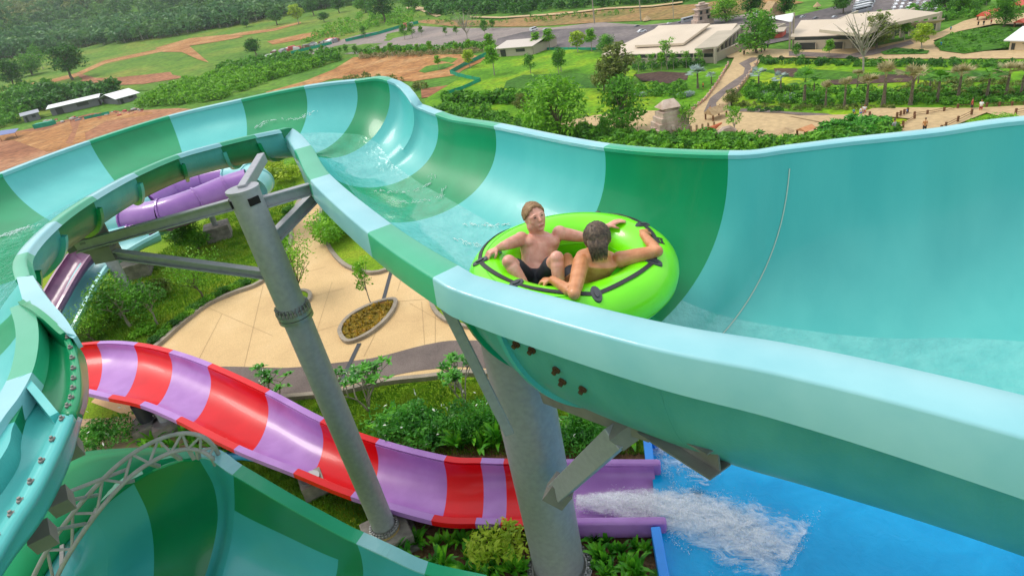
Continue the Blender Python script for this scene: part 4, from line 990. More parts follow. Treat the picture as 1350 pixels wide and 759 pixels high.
# lily beds: each a mass of arching blades nobody could count
def lily_bed(name, px, step, hgt, mat=LF_L, seed=0, blade=14, kind='stuff', w=.05, zoff=0., jitter=.5, arch=.9):
    P = [G(*p) for p in px]; P2 = [(p.x, p.y) for p in P]; xs = [p[0] for p in P2]; ys = [p[1] for p in P2]; V = []; F = []
    rs = random.Random(seed); x = min(xs)
    while x < max(xs):
        y = min(ys)
        while y < max(ys):
            a, b = x+rs.uniform(-1, 1)*step*jitter, y+rs.uniform(-1, 1)*step*jitter
            if inpoly(a, b, P2) and rs.random() < .95:
                v, f = blades(blade, hgt*rs.uniform(.6, 1.2), w*hgt/.5, arch, .9, 4 if hgt > .3 else 2, rs.randint(0, 99999), (a, b, terr(a, b)+zoff)); n0 = len(V); V += v; F += [tuple(i+n0 for i in q) for q in f]
            y += step
        x += step
    o = addobj(name, np_mesh(name, V, F), mat, None); o['kind'] = kind; return o
lily_bed('lily_bed', [(500, 572), (540, 580), (600, 594), (700, 597), (850, 597), (846, 560), (800, 552), (700, 560), (600, 560), (520, 556)], .2, .5, seed=1)
lily_bed('lily_bed', [(528, 706), (600, 710), (700, 712), (700, 724), (610, 722), (530, 718)], .17, .34, seed=2)
lily_bed('lily_bed', [(560, 790), (500, 730), (560, 732), (640, 742), (690, 752), (700, 800)], .2, .42, seed=3)
lily_bed('lily_bed', [(780, 714), (855, 718), (862, 755), (866, 800), (780, 800), (778, 740)], .18, .34, seed=4)
lily_bed('lily_bed', [(330, 590), (250, 572), (180, 560), (190, 600), (260, 612), (330, 606)], .25, .4, seed=5)
plant('bushyellow', 662, 738, 62, 'yellow-green bush in front of the red slide, left of the widest column', 'yellow_bush', 'bush', None, fat=.95)
# grass tufts so the near lawns have edges
def tufts(name, px, n, hgt, seed, mat=LF_B):
    P = [G(*p) for p in px]; P2 = [(p.x, p.y) for p in P]; xs = [p[0] for p in P2]; ys = [p[1] for p in P2]; rs = np.random.default_rng(seed)
    X = rs.uniform(min(xs), max(xs), n*3); Y = rs.uniform(min(ys), max(ys), n*3); k = [i for i in range(len(X)) if inpoly(X[i], Y[i], P2)][:n]
    X = X[k]; Y = Y[k]; n = len(k); a = rs.random(n)*6.283; h = hgt*(.5+rs.random(n)); w = hgt*.22; lx = np.cos(a)*h*.4; ly = np.sin(a)*h*.4
    Z = np.array([terr(x, y) for x, y in zip(X, Y)]); b1 = np.stack([X-np.sin(a)*w, Y+np.cos(a)*w, Z], 1); b2 = np.stack([X+np.sin(a)*w, Y-np.cos(a)*w, Z], 1); tp = np.stack([X+lx, Y+ly, Z+h], 1)
    V = np.stack([b1, b2, tp], 1).reshape(-1, 3); o = addobj(name, np_mesh(name, V, np.arange(3*n).reshape(n, 3)), mat); o['kind'] = 'stuff'; return o
GRS = leafmat('grass_blades', (0.075, 0.195, 0.009), (0.150, 0.330, 0.015), (0.285, 0.405, 0.030), 1.4)
tufts('grass', [(380, 530), (440, 524), (505, 510), (560, 504), (640, 499), (700, 505), (820, 540), (850, 600), (700, 600), (560, 600), (430, 560)], 26000, .045, 1, GRS)
tufts('grass', [(290, 610), (420, 620), (520, 680), (520, 720), (470, 712), (380, 660)], 14000, .045, 2, GRS)
tufts('grass', [(120, 500), (205, 455), (238, 427), (273, 400), (340, 370), (372, 342), (384, 300), (390, 240), (330, 250), (260, 300), (200, 340), (120, 400)], 30000, .07, 3, GRS)
tufts('grass', [(428, 272), (430, 318), (445, 340), (465, 353), (500, 358), (545, 336), (520, 300), (460, 262)], 12000, .06, 4, GRS)
lily_bed('groundcover', [(452, 441), (455, 430), (466, 418), (484, 408), (504, 401), (518, 399), (518, 406), (509, 420), (493, 434), (474, 446), (460, 450)], .12, .16, leafmat('rusty_leaves', (0.150, 0.105, 0.015), (0.375, 0.255, 0.022), (0.630, 0.390, 0.045), 6.), 6, 9, zoff=.03)
lily_bed('groundcover', [(572, 392), (574, 405), (583, 417), (598, 426), (625, 430), (638, 410), (610, 387)], .14, .14, LF_B, 7, 9, zoff=.03)
# hedge shrubs along the lawn kerb
random.seed(11)
ORD = 'first second third fourth fifth sixth seventh eighth ninth tenth eleventh twelfth thirteenth fourteenth fifteenth sixteenth'.split()
HP = densify([(206, 452), (222, 438), (240, 424), (258, 410), (276, 398), (300, 386), (322, 378)], 9, False)
for i, (x, y) in enumerate(HP):
    plant(['bushdark', 'bush', 'bushbright'][i % 3], x, y, 13, ORD[i]+' low shrub from the left in the row along the lawn kerb', 'hedge_shrub', 'shrub', 'low shrubs along the lawn kerb', fat=1.1)
HP = densify([(385, 352), (378, 330), (381, 305), (388, 280)], 9, False)
for i, (x, y) in enumerate(HP):
    plant(['bushdark', 'bush'][i % 2], x-6, y, 11, ORD[i]+' low shrub from the front in the row along the winding path', 'hedge_shrub', 'shrub', 'low shrubs along the winding path', fat=1.2)
NG = [
 ('feather', 268, 392, 60, 'feathery bright green tree on the left lawn below the diagonal beam', 'tree', 1.1),
 ('broadmid', 262, 330, 40, 'rounder leafy tree on the left lawn, crossed by the beam', 'tree', 1.1),
 ('feather', 398, 392, 85, 'feathery sapling right of the ringed column beside the path', 'tree', .8),
 ('sparsemid', 172, 430, 70, 'yellowish spreading small tree at the left edge of the lawn', 'tree', 1.3),
 ('sparsemid', 208, 428, 60, 'thin twiggy tree near the hedge row, left lawn', 'tree', 1.),
 ('feather', 125, 452, 48, 'feathery green tree beside the teal chute', 'tree', 1.3),
 ('yellow', 160, 420, 46, 'yellow-green small tree just right of the teal chute', 'tree', 1.3),
 ('sparse', 490, 402, 66, 'nearly bare sapling growing at the oval planter', 'tree', .7),
 ('bushfeather', 448, 318, 50, 'dense leafy bush at the left end of the lawn island beside the path', 'bush', 1.),
 ('bushdark', 466, 300, 36, 'dark green bush on the lawn island under the slide rim', 'bush', 1.2),
 ('bushfine', 452, 292, 30, 'rounded bush at the back of the lawn island', 'bush', 1.2),

 ('bushbright', 190, 440, 16, 'ring of low green bush around the small tree', 'bush', 1.6),
 ('bushyellow', 205, 300, 20, 'small yellow-green bush between the posts on the lawn', 'bush', 1.4),
 ('bush', 232, 312, 14, 'tiny clipped bush below the purple tube', 'bush', 1.6),
 ('bushyellow', 378, 240, 26, 'yellow-green bush behind the ringed column top', 'bush', 1.3),
 ('bushfeather', 400, 225, 22, 'light green bush under the slide corner, by the path', 'bush', 1.3),
 ('bushyellow', 360, 225, 18, 'yellowish bush beyond the ringed column, left one', 'bush', 1.4),
 ('bushfine', 420, 300, 12, 'little bush at the path edge', 'bush', 1.4),
 
 ('bush', 60, 345, 20, 'green bush in the gap left of the plum chute', 'bush', 1.6),

 ('olive', 215, 392, 26, 'olive shrub near the foot of the feathery tree', 'bush', 1.5)]
for k, x, y, h, lb, nm, ft in NG: plant(k, x, y, h, lb, 'garden_'+nm, nm, None, fat=ft)
# ================================================================== background: planting masses
def pix_scatter(px, n, seed):
    rs = random.Random(seed); xs = [p[0] for p in px]; ys = [p[1] for p in px]; out = []
    k = 0
    while len(out) < n and k < n*20:
        k += 1; x = rs.uniform(min(xs), max(xs)); y = rs.uniform(min(ys), max(ys))
        if inpoly(x, y, px): out.append((x, y))
    return out
def mass(name, px, n, hpx, mat, seed, nq=60, flat=.7, trunks=False, leaf=.115, tall=False):
    """a wood or shrubbery: crowns made of leaf quads standing on the ground, hpx = crown height in photo pixels"""
    V = []; F = []; off = 0; tb = MB(); rs = random.Random(seed); nq = int(nq*1.7)
    for x, y in pix_scatter(px, n, seed):
        g = G(x, y); h = hpx*rs.uniform(.6, 1.25)*fwd(g)/FPX; r = h*rs.uniform(.42, .62); cz = h*.62 if tall else h*.42
        C_ = clump_pts(nq, (0, 0, 0), (r, r, (h*.4 if tall else h*.5)), .55); C_[:, 2] = np.where(C_[:, 2] < -h*.3, -C_[:, 2], C_[:, 2]); C_ += np.array([g.x, g.y, g.z+cz])
        v, f = quads(C_, h*leaf*(.6+.8*rng.random(nq))); V.append(v); F.append(f+off); off += len(v)
        if trunks: tb.tube([g, g+Vector((rs.uniform(-.3, .3), 0, h*.6))], [h*.025, h*.015], 4)
    o = addobj(name, np_mesh(name, np.concatenate(V), np.concatenate(F)), mat); o['kind'] = 'stuff'
    if trunks: q = tb.build(name+'_trunks', BARKP); q['kind'] = 'stuff'
    return o
mass('forest', [(-40, 62), (-40, 20), (30, -2), (100, -22), (700, -90), (640, -30), (560, -10), (470, 0), (420, 10), (330, 22), (230, 38), (100, 54), (0, 62)], 1500, 13, LF_C, 1, 44)
mass('forest', [(-40, 40), (-30, 8), (30, -2), (120, -14), (300, -40), (330, -20), (120, 12), (0, 40)], 420, 12, LF_O, 2, 34)
mass('rubber_plantation', [(-40, 84), (0, 80), (100, 66), (180, 57), (240, 48), (330, 32), (400, 18), (440, 10), (430, 4), (320, 18), (230, 32), (100, 48), (-20, 62)], 900, 17, LF_P, 3, 40, trunks=True, tall=True)
mass('forest', [(400, 16), (460, 8), (550, 4), (560, -4), (480, -10), (420, 0)], 120, 16, LF_C, 4, 50, tall=True)
mass('forest', [(560, 22), (556, 8), (640, -10), (1000, -40), (1020, -10), (920, 2), (840, 8), (740, 14), (690, 20), (640, 20)], 700, 14, LF_D, 5, 50)
mass('scrub', [(180, 142), (205, 128), (250, 112), (300, 100), (350, 96), (400, 90), (430, 88), (380, 100), (330, 118), (290, 132), (240, 140)], 420, 12, LF_B, 6, 44)
mass('scrub', [(280, 98), (330, 86), (400, 78), (440, 74), (450, 80), (410, 90), (340, 100)], 170, 12, LF_M, 7, 44)
mass('scrub', [(-30, 175), (-30, 140), (20, 130), (60, 136), (40, 150), (20, 165)], 110, 14, LF_M, 8, 44)
mass('scrub', [(30, 150), (60, 128), (120, 124), (160, 122), (130, 134), (90, 136), (70, 144)], 90, 18, LF_D, 9, 44)
mass('scrub', [(0, 120), (60, 112), (100, 118), (90, 130), (20, 136)], 100, 10, LF_M, 10, 34)
mass('scrub', [(430, 36), (480, 22), (540, 14), (556, 22), (545, 32), (500, 36), (450, 50), (400, 58)], 160, 7, LF_B, 11, 30)
mass('scrub', [(560, 30), (600, 25), (680, 26), (760, 18), (840, 14), (840, 18), (760, 26), (690, 32), (600, 36)], 90, 5, LF_M, 12, 24)
mass('scrub', [(440, 108), (470, 102), (500, 104), (540, 108), (575, 114), (560, 122), (520, 118)], 36, 9, LF_O, 13, 34)
mass('hedge', [(474, 76), (560, 71), (650, 66), (650, 61), (560, 65), (474, 70)], 190, 8, LF_M, 14, 34)
mass('reed_row', [(474, 79), (560, 75), (640, 70), (640, 66), (560, 71), (474, 75)], 160, 6, LF_T, 15, 20)
mass('hedge', [(586, 142), (640, 140), (700, 136), (704, 131), (640, 133), (590, 134)], 60, 16, LF_M, 16, 50)
mass('hedge', [(1000, 86), (1060, 88), (1140, 90), (1400, 92), (1400, 84), (1140, 82), (1060, 80), (1002, 79)], 300, 7, LF_D, 17, 34)
mass('hedge', [(790, 96), (850, 94), (930, 88), (930, 80), (870, 84), (800, 90)], 90, 8, LF_D, 18, 34)
mass('flower_hedge', [(975, 144), (1060, 148), (1180, 146), (1180, 141), (1060, 142), (978, 138)], 130, 6, LF_O, 19, 30)
mass('hedge', [(985, 146), (1030, 147), (1030, 150), (985, 150)], 40, 6, LF_D, 20, 30)
mass('shrubbery', [(1000, 138), (1080, 142), (1180, 140), (1400, 142), (1400, 122), (1300, 120), (1180, 122), (1080, 120), (990, 112), (980, 128)], 420, 10, LF_M, 21, 40)
mass('shrubbery', [(1180, 128), (1400, 130), (1400, 104), (1300, 108), (1200, 112)], 160, 9, LF_O, 22, 34)
mass('shrubbery', [(820, 128), (900, 132), (905, 112), (850, 114), (820, 118)], 60, 9, LF_M, 23, 34)
mass('shrubbery', [(1165, 70), (1220, 70), (1222, 73), (1165, 74)], 40, 5, LF_D, 24, 26)
mass('shrubbery', [(1232, 62), (1252, 50), (1290, 42), (1370, 42), (1370, 60), (1330, 66), (1270, 73), (1240, 70)], 260, 6, LF_M, 25, 30)
mass('shrubbery', [(1150, 24), (1240, 30), (1290, 24), (1300, 4), (1230, 6), (1200, 14)], 120, 9, LF_M, 26, 34)
# tropical belt just behind the far rim
mass('tropical_belt', [(700, 214), (740, 186), (800, 196), (900, 204), (1000, 202), (1080, 200), (1180, 196), (1180, 176), (1090, 186), (1040, 190), (980, 186), (900, 188), (820, 184), (770, 178), (720, 182)], 420, 17, LF_M, 27, 46)
mass('tropical_belt', [(790, 206), (900, 208), (1000, 206), (1080, 202), (1080, 192), (1000, 196), (900, 196), (800, 192)], 200, 15, LF_B, 28, 40)
mass('tropical_belt', [(1070, 190), (1090, 176), (1150, 164), (1170, 168), (1160, 184), (1100, 200)], 90, 17, LF_F, 29, 50)
mass('tropical_belt', [(560, 150), (590, 142), (640, 148), (700, 166), (760, 182), (740, 196), (660, 178), (600, 164)], 140, 13, LF_M, 30, 40)
# ---- single trees: key, x, y(foot), height px, label, fatness
T = [
 ('broad', 97, 106, 42, 'tall dark broad tree alone at the edge of the red earth, far left', 1.25),
 ('broad', 22, 118, 36, 'dark leaning tree at the left edge by the dirt road', 1.),
 ('broadmid', 44, 100, 26, 'mid green tree behind the dirt road, far left', 1.4),
 ('sparsemid', 58, 92, 30, 'thin ragged tree left of the tall dark broad tree', .8),
 ('broad', 338, 74, 20, 'round dark tree in the middle of the green field', 1.2),
 ('olive', 334, 68, 16, 'pale loose crown just behind the round field tree', 1.2),
 ('broad', 326, 37, 10, 'small dark bush-like tree at the foot of the plantation', 1.4),
 ('broad', 366, 34, 20, 'dark tree at the right end of the plantation', 1.3),
 ('yellow', 394, 33, 26, 'light green wide tree right of the plantation', 1.2),
 ('broad', 414, 22, 22, 'tall dark tree near the top centre-left edge', 1.1),
 ('broad', 428, 30, 12, 'low dark tree under the light green wide one', 1.4),
 ('broad', 448, 18, 18, 'dark tree beyond the field, third from the grey road', 1.1),
 ('broadmid', 482, 18, 22, 'green tree beyond the field, second from the grey road', 1.1),
 ('broad', 508, 30, 34, 'big dark tree in front of the others beside the green fence', 1.15),
 ('broadmid', 545, 16, 26, 'tree at the bend of the grey road', 1.),
 ('bare', 617, 56, 40, 'brownish thin-leaved tree standing in the near car park', 1.4),
 ('cone', 579, 92, 18, 'dark clipped conical shrub in the orange earth', 1.1),
 ('conemid', 740, 96, 32, 'slim young tree, leftmost on the bright lawn', 1.2),
 ('conemid', 700, 98, 26, 'slim young tree beside the small grey-walled house, right', 1.2),
 ('cone', 652, 100, 38, 'bushy young tree by the corner of the green mesh fence', 1.3),
 ('yellow', 762, 70, 28, 'yellow-green young tree at the back of the bright lawn', 1.2),
 ('yellow', 620, 90, 24, 'yellow-green shrub tree inside the fence corner', 1.3),
 ('cone', 648, 72, 26, 'pale young tree at the left of the small house', 1.3),
 ('cone', 709, 68, 24, 'bushy tree right behind the small house', 1.5),
 ('cone', 725, 66, 26, 'second bushy tree right behind the small house', 1.4),
 ('cone', 780, 68, 28, 'young tree left of the wide-roofed building', 1.3),
 ('broadmid', 800, 70, 22, 'leafy young tree in front of the wide roof corner', 1.2),
 ('conemid', 737, 98, 30, 'slim young tree on the lawn near the dark slope', 1.),
 ('bright', 740, 190, 84, 'big bright green round tree rising behind the far slide wall', 1.05),
 ('olive', 815, 112, 52, 'olive-tinted tree in front of the wide-roofed building', 1.1),
 ('broadmid', 822, 178, 72, 'dark-trunked leafy tree left of the stone dragon monument', .9),
 ('olive', 796, 120, 36, 'brownish leafy tree at the end of the dark lawn slope', 1.1),
 ('broadmid', 998, 72, 52, 'dense dark green tree on the forecourt between the two buildings', 1.),
 ('bright', 957, 30, 30, 'bright green round tree behind the stone gate tower', 1.2),
 ('broad', 990, 26, 34, 'dark tree left of the thatched hut', 1.),
 ('broad', 1111, 19, 24, 'round dark tree beside the row of white buses', 1.15),
 ('broad', 1034, 26, 30, 'thin dark tree right of the thatched hut', .9),
 ('bare', 1138, 96, 78, 'tall leafless tree in front of the right-hand building', 1.25),
 ('olive', 1156, 66, 44, 'leafy tree behind the leafless tree', 1.1),
 ('cone', 1092, 78, 24, 'small light tree before the doorways of the right-hand building', 1.3),
 ('conemid', 1050, 78, 20, 'little tree left of the doorways', 1.2),
 ('cone', 1192, 56, 30, 'light young tree before the canopy, left one', 1.3),
 ('yellow', 1215, 66, 34, 'light young tree before the canopy, right one', 1.3),
 ('broadmid', 1323, 36, 40, 'tall tree by the red roofs near the right edge', .9),
 ('conemid', 1300, 8, 18, 'small tree at the upper right behind the red roof', 1.3),
 ('broad', 1245, 14, 22, 'dark tree behind the right building roof', 1.3),
 ('broadmid', 1270, 16, 24, 'green tree right of the car park, upper right', 1.3),
 ('sparse', 905, 180, 42, 'thin forked tree in front of the stone monument', 1.1),
 ('sparse', 968, 180, 40, 'slim leafy tree right of the stone monument', 1.),
 ('conemid', 798, 190, 38, 'very slim pale-stemmed tree near the far slide wall', .8),
 ('olive', 965, 140, 22, 'leafy shrub tree at the foot of the stair path', 1.2),
 ('conemid', 720, 160, 22, 'small dark tree on the lower lawn, left of the bright round tree', 1.2),
 ('olive', 690, 150, 26, 'brownish shrub tree on the lower lawn', 1.),
 ('sparse', 880, 92, 38, 'bare twiggy tree beside the front wall of the wide-roofed building', 1.),
 ('cone', 872, 92, 22, 'small green tree beside the twiggy one', 1.4),
]
for k, x, y, h, lb, ft in T: plant(k, x, y, h, lb, 'tree', 'tree', None, fat=ft)
random.seed(5)
for i, (x, y, h) in enumerate([(481, 51, 16), (534, 53, 20), (544, 51, 20), (556, 47, 12), (588, 48, 12), (602, 47, 12), (640, 47, 20), (650, 40, 14), (433, 74, 12), (458, 73, 14), (427, 72, 12), (450, 72, 10), (412, 74, 10), (471, 76, 16)]):
    plant('conemid', x, y, h, ORD[i]+' staked sapling of those around the near car park', 'sapling', 'sapling', 'staked saplings round the near car park', fat=1.1)
for i, x in enumerate(range(484, 640, 17)):
    plant('cone', x, 77-(x-484)*.045, 12+3*(i % 3), ORD[i]+' young sapling from the left standing in the long hedge', 'sapling', 'sapling', 'saplings in the long hedge by the orange earth', fat=1.2)
for i, (x, y) in enumerate([(888, 92), (905, 90), (922, 88), (842, 96), (860, 94)]):
    plant('sparse', x, y, 22, ORD[i]+' staked sapling against the front wall of the wide-roofed building', 'sapling', 'sapling', 'saplings along the wide-roofed building', fat=1.)
# palms on the terraces
for i, (k, x, y, h, lb) in enumerate([
 ('palm', 1060, 140, 50, 'bushy fan palm, leftmost of the terrace row'), ('palmtied', 1088, 143, 36, 'small palm with tied fronds, second in the terrace row'), ('palmtied', 1113, 143, 40, 'palm with tied straw-coloured fronds, third in the terrace row'),
 ('palmstraw', 1142, 141, 44, 'palm with spread straw fronds, fourth in the terrace row'), ('palmtied', 1164, 142, 60, 'tall palm with tied top, fifth in the terrace row'), ('palmstraw', 1200, 140, 54, 'leaning straw-topped palm beside the bridge start'),
 ('palm', 1235, 136, 44, 'fan palm behind the bridge railing, left'), ('palmstraw', 1262, 134, 50, 'straw-coloured palm behind the bridge railing'), ('palm', 1300, 132, 44, 'fan palm near the right edge of the terrace'), ('palmstraw', 1325, 130, 48, 'straw-coloured palm at the right edge'), ('palmtied', 1345, 128, 44, 'tied palm cut by the right edge of the picture'),
 ('palmstraw', 1130, 118, 26, 'straw palm on the upper terrace by the soil bed'), ('palm', 1225, 120, 30, 'green fan palm on the upper terrace'), ('palmtied', 1210, 112, 22, 'little tied palm on the upper terrace'),
 ('palmsilver', 1000, 118, 30, 'silvery fan palm left of the pair beyond the stair path'), ('palmsilver', 1029, 124, 30, 'silvery fan palm right of the pair beyond the stair path'), ('palmsilver', 920, 118, 32, 'silvery fan palm left of the stair path'), ('palmsilver', 938, 112, 18, 'smaller silvery palm close to the stair wall'),
 ('palm', 1073, 122, 20, 'low bushy palm on the upper terrace edge')]):
    plant(k, x, y, h, lb, 'palm_tree', 'palm', 'palms on the garden terraces', fat=1.25)
for i, (x, y, h, f) in enumerate([(1015, 128, 9, 1.6), (1040, 132, 9, 1.5), (845, 128, 8, 1.7), (905, 128, 10, 1.6)]):
    plant('bushsilver', x, y, h, ['silvery shrub below the left silvery palm', 'silvery shrub below the right silvery palm', 'pale shrub on the lower lawn above the monument', 'pale shrub at the foot of the stair wall'][i], 'silver_shrub', 'shrub', None, fat=f)
plant('bushfeather', 1306, 172, 24, 'light green bush leaning over the railing behind the far slide rim', 'shrub', 'shrub', fat=1.4)
plant('bushbright', 1328, 160, 12, 'small bright bush at the far bridge railing', 'shrub', 'shrub', fat=1.4)
# ================================================================== buildings
CREAM = M('cream_roof_sheet', (.52, .43, .32), rough=.6, col2=(.60, .50, .38), scale=.15)
WALLB = M('beige_render', (.38, .33, .25), rough=.85, col2=(.44, .38, .29), scale=.3)
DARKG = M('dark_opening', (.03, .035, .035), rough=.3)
WHITE = M('white_sheet', (.72, .72, .72), rough=.5)
STONE = M('pink_stone', (.40, .28, .22), rough=.9, col2=(.58, .46, .38), scale=1.2, bump=.5)
REDR = M('red_roof', (.62, .10, .06), rough=.6)
WOOD = M('brown_timber', (.16, .07, .03), rough=.8)
THATCH = M('thatch', (.34, .23, .12), rough=.95, col2=(.46, .33, .18), scale=3, bump=.6)
def Z(px, py, z): return W(px, py, (CZ-z)/K)
def lift(g, h): return Vector((g.x, g.y, g.z+h))
def poly_slab(root, pts, th, mat, name):
    o = Vector(root.location); n = len(pts); P = [Vector(p)-o for p in pts]; vs = P+[p-Vector((0, 0, th)) for p in P]
    fs = [tuple(range(n)), tuple(range(2*n-1, n-1, -1))]+[(i, n+i, n+(i+1) % n, (i+1) % n) for i in range(n)]
    me = pymesh(name, vs, fs); bm = bmesh.new(); bm.from_mesh(me); bmesh.ops.recalc_face_normals(bm, faces=bm.faces); bm.to_mesh(me); bm.free(); return addobj(name, me, mat, root)
def wall_run(root, a, b, z0, z1, th, mat, name='wall'):
    o = Vector(root.location); mb = MB(); a = Vector((a[0], a[1], 0)); b = Vector((b[0], b[1], 0)); m = (z0+z1)/2
    mb.bar(a-o+Vector((0, 0, m)), b-o+Vector((0, 0, m)), th, z1-z0); return mb.build(name, mat, root)
def opening(root, a, b, t0, t1, z0, z1, d, mat=DARKG, name='window', frame=True):
    """window on the wall line a-b, set proud d towards the camera"""
    a = Vector((a[0], a[1], 0)); b = Vector((b[0], b[1], 0)); n = (b-a).normalized(); s = Vector((n.y, -n.x, 0))
    if s.dot(-a) < 0: s = -s
    p, q = a.lerp(b, t0)+s*d, a.lerp(b, t1)+s*d; w = wall_run(root, p, q, z0, z1, .06, mat, name)
    if frame:
        off = Vector(root.location); L = (q-p).length; k = max(1, int(L/1.6))
        for i in range(k+1):
            c = p.lerp(q, i/k)+s*.05-off; mb = MB(); mb.box((c.x, c.y, (z0+z1)/2-off.z), (.14, .14, z1-z0)); mb.build('frame', WALLB, w)
    return w
g0, g1 = G(812, 84), G(941, 83); zt1 = on_col(g1.x, g1.y, 70).z
b1 = thing('pavilion_building', 'wide cream-roofed building with overlapping sloping roofs, left of the stair path', 'building', g0)
fz = FARZ; back = (g1-g0).normalized(); bn = Vector((-back.y, back.x, 0)); bn = bn if bn.y > 0 else -bn
wall_run(b1, g0, g1, fz, zt1-.6, .3, WALLB); wall_run(b1, g1+bn*.2, g1+bn*22, fz, zt1-.1, .3, WALLB); wall_run(b1, g0+bn*.2, g0+bn*16, fz, zt1-.6, .3, WALLB); wall_run(b1, g0+bn*22, g1+bn*22, fz, zt1-.1, .3, WALLB)
opening(b1, g0, g1, .0, 1., zt1-.58, zt1-.05, -.02, name='clerestory_window')
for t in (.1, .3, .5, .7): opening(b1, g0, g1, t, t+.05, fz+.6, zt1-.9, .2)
r1 = [Z(793, 72, zt1), Z(941, 70, zt1), Z(972, 31, zt1+1.3), Z(866, 37, zt1+1.3)]
poly_slab(b1, r1, .35, CREAM, 'roof'); poly_slab(b1, [Z(837, 60, zt1+.8), Z(901, 57, zt1+.8), Z(936, 31, zt1+1.9), Z(868, 34, zt1+1.9)], .35, CREAM, 'upper_roof')
ga, gb = G(943, 84), G(978, 52)
for i in range(8):
    c = ga.lerp(gb, i/7); mb = MB(); mb.box((c.x-g0.x, c.y-g0.y, 1.1), (.35, .35, 2.2)); mb.build('pillar', WALLB, b1)
sd_ = (gb-ga).normalized(); sn = Vector((sd_.y, -sd_.x, 0)); poly_slab(b1, [lift(ga+sn*.4, 2.4), lift(gb+sn*.4, 2.4), lift(gb-sn*3, 2.4), lift(ga-sn*3, 2.4)], .25, WALLB, 'side_canopy')
# right-hand building
h0, h1 = G(1047, 67), G(1124, 66); zt2 = on_col(h0.x, h0.y, 49).z
b2 = thing('pavilion_building', 'long cream-roofed building with dark doorways and a slatted canopy, upper right', 'building', h0)
bk = (h1-h0).normalized(); n2 = Vector((-bk.y, bk.x, 0)); n2 = n2 if n2.y > 0 else -n2
wall_run(b2, h0, h1, fz, zt2-.5, .3, WALLB); wall_run(b2, h0+n2*.2, h0+n2*20, fz, zt2-.1, .3, WALLB); wall_run(b2, h1+n2*.2, h1+n2*20, fz, zt2-.1, .3, WALLB)
opening(b2, h0, h1, 0, 1, zt2-.5, zt2-.05, -.02, name='clerestory_window', frame=False)
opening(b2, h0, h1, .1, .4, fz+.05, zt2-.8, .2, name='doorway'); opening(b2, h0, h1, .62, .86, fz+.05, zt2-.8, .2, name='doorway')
poly_slab(b2, [Z(1041, 49, zt2), Z(1130, 46, zt2), Z(1150, 24, zt2+1.2), Z(1056, 27, zt2+1.2)], .35, CREAM, 'roof')
e0, e1 = G(1126, 66), G(1246, 42); zt3 = on_col(e1.x, e1.y, 22).z
poly_slab(b2, [Z(1080, 39, zt2+1.4), Z(1138, 45, zt2+1.2), Z(1165, 33, zt2+1.2), Z(1240, 17, zt2+1.2), Z(1190, 12, zt2+2), Z(1120, 19, zt2+2)], .4, CREAM, 'upper_roof')
poly_slab(b2, [Z(1150, 42, zt2-.4), Z(1160, 37, zt2+.2), Z(1246, 24, zt2+.2), Z(1236, 29, zt2-.4)], .2, CREAM, 'canopy')
for i in range(8):
    c = G(lerp(1152, 1236, i/7), lerp(56, 41, i/7)); mb = MB(); mb.box((c.x-h0.x, c.y-h0.y, 1.2), (.4, .4, 2.6)); mb.build('pillar', WALLB, b2)
wall_run(b2, G(1150, 52), G(1238, 38), fz, zt2-.6, .3, M('dark_glazing', (.10, .11, .10), rough=.2))  # dark grey glazing wall behind the canopy pillars
# small grey-walled house
def house(label, pa, pb, depth, topy, mat, rmat, name='house', pitch=.8, over=.5, door=True):
    a, b = G(*pa), G(*pb); zt = on_col(a.x, a.y, topy).z; root = thing(name, label, 'house', a); d = (b-a).normalized(); n = Vector((-d.y, d.x, 0)); n = n if n.y > 0 else -n
    for p, q in ((a, b), (a+n*depth, b+n*depth), (a+n*.15, a+n*(depth-.15)), (b+n*.15, b+n*(depth-.15))): wall_run(root, p, q, a.z, zt, .2, mat)
    m0, m1 = a+n*depth/2, b+n*depth/2
    A_ = lambda p, z: Vector((p.x, p.y, z))
    poly_slab(root, [A_(a-n*over-d*over, zt), A_(b-n*over+d*over, zt), A_(m1+d*over, zt+pitch), A_(m0-d*over, zt+pitch)], .12, rmat, 'roof')
    poly_slab(root, [A_(a+n*(depth+over)-d*over, zt), A_(m0-d*over, zt+pitch), A_(m1+d*over, zt+pitch), A_(b+n*(depth+over)+d*over, zt)], .12, rmat, 'roof')
    if door: opening(root, a, b, .1, .25, a.z+.05, zt-.4, .13, name='door', frame=False); opening(root, a, b, .55, .8, a.z+.9, zt-.4, .13, frame=False)
    return root
house('small grey-walled house with a pale roof beyond the bright lawn', (657, 76), (703, 73), 9, 64, WALLB, M('pale_roof', (.52, .46, .40), rough=.7))
house('cream kiosk with a white and red roof at the right edge', (1330, 68), (1360, 69), 6, 52, M('kiosk_cream', (.62, .50, .33), rough=.8), WHITE, 'kiosk')
house('long low shed with a white roof on the red earth, far left', (70, 153), (132, 139), 9, 143, M('shed_grey', (.16, .16, .17), rough=.9), WHITE, 'shed', .6, .8)
house('white-roofed shed at the right of the long low shed', (158, 138), (182, 131), 12, 130, M('shed_grey', (0, 0, 0)), WHITE, 'shed', 1.5, 1.)
house('little grey shack with a blue tarp at the left of the long shed', (34, 162), (54, 157), 8, 153, M('shed_grey', (0, 0, 0)), M('shack_grey', (.32, .34, .38), rough=.8), 'shed', .6)
house('small white hut beside the green scrub, left of the car park', (349, 81), (357, 80), 5, 76, M('shed_grey', (0, 0, 0)), WHITE, 'hut', .6)
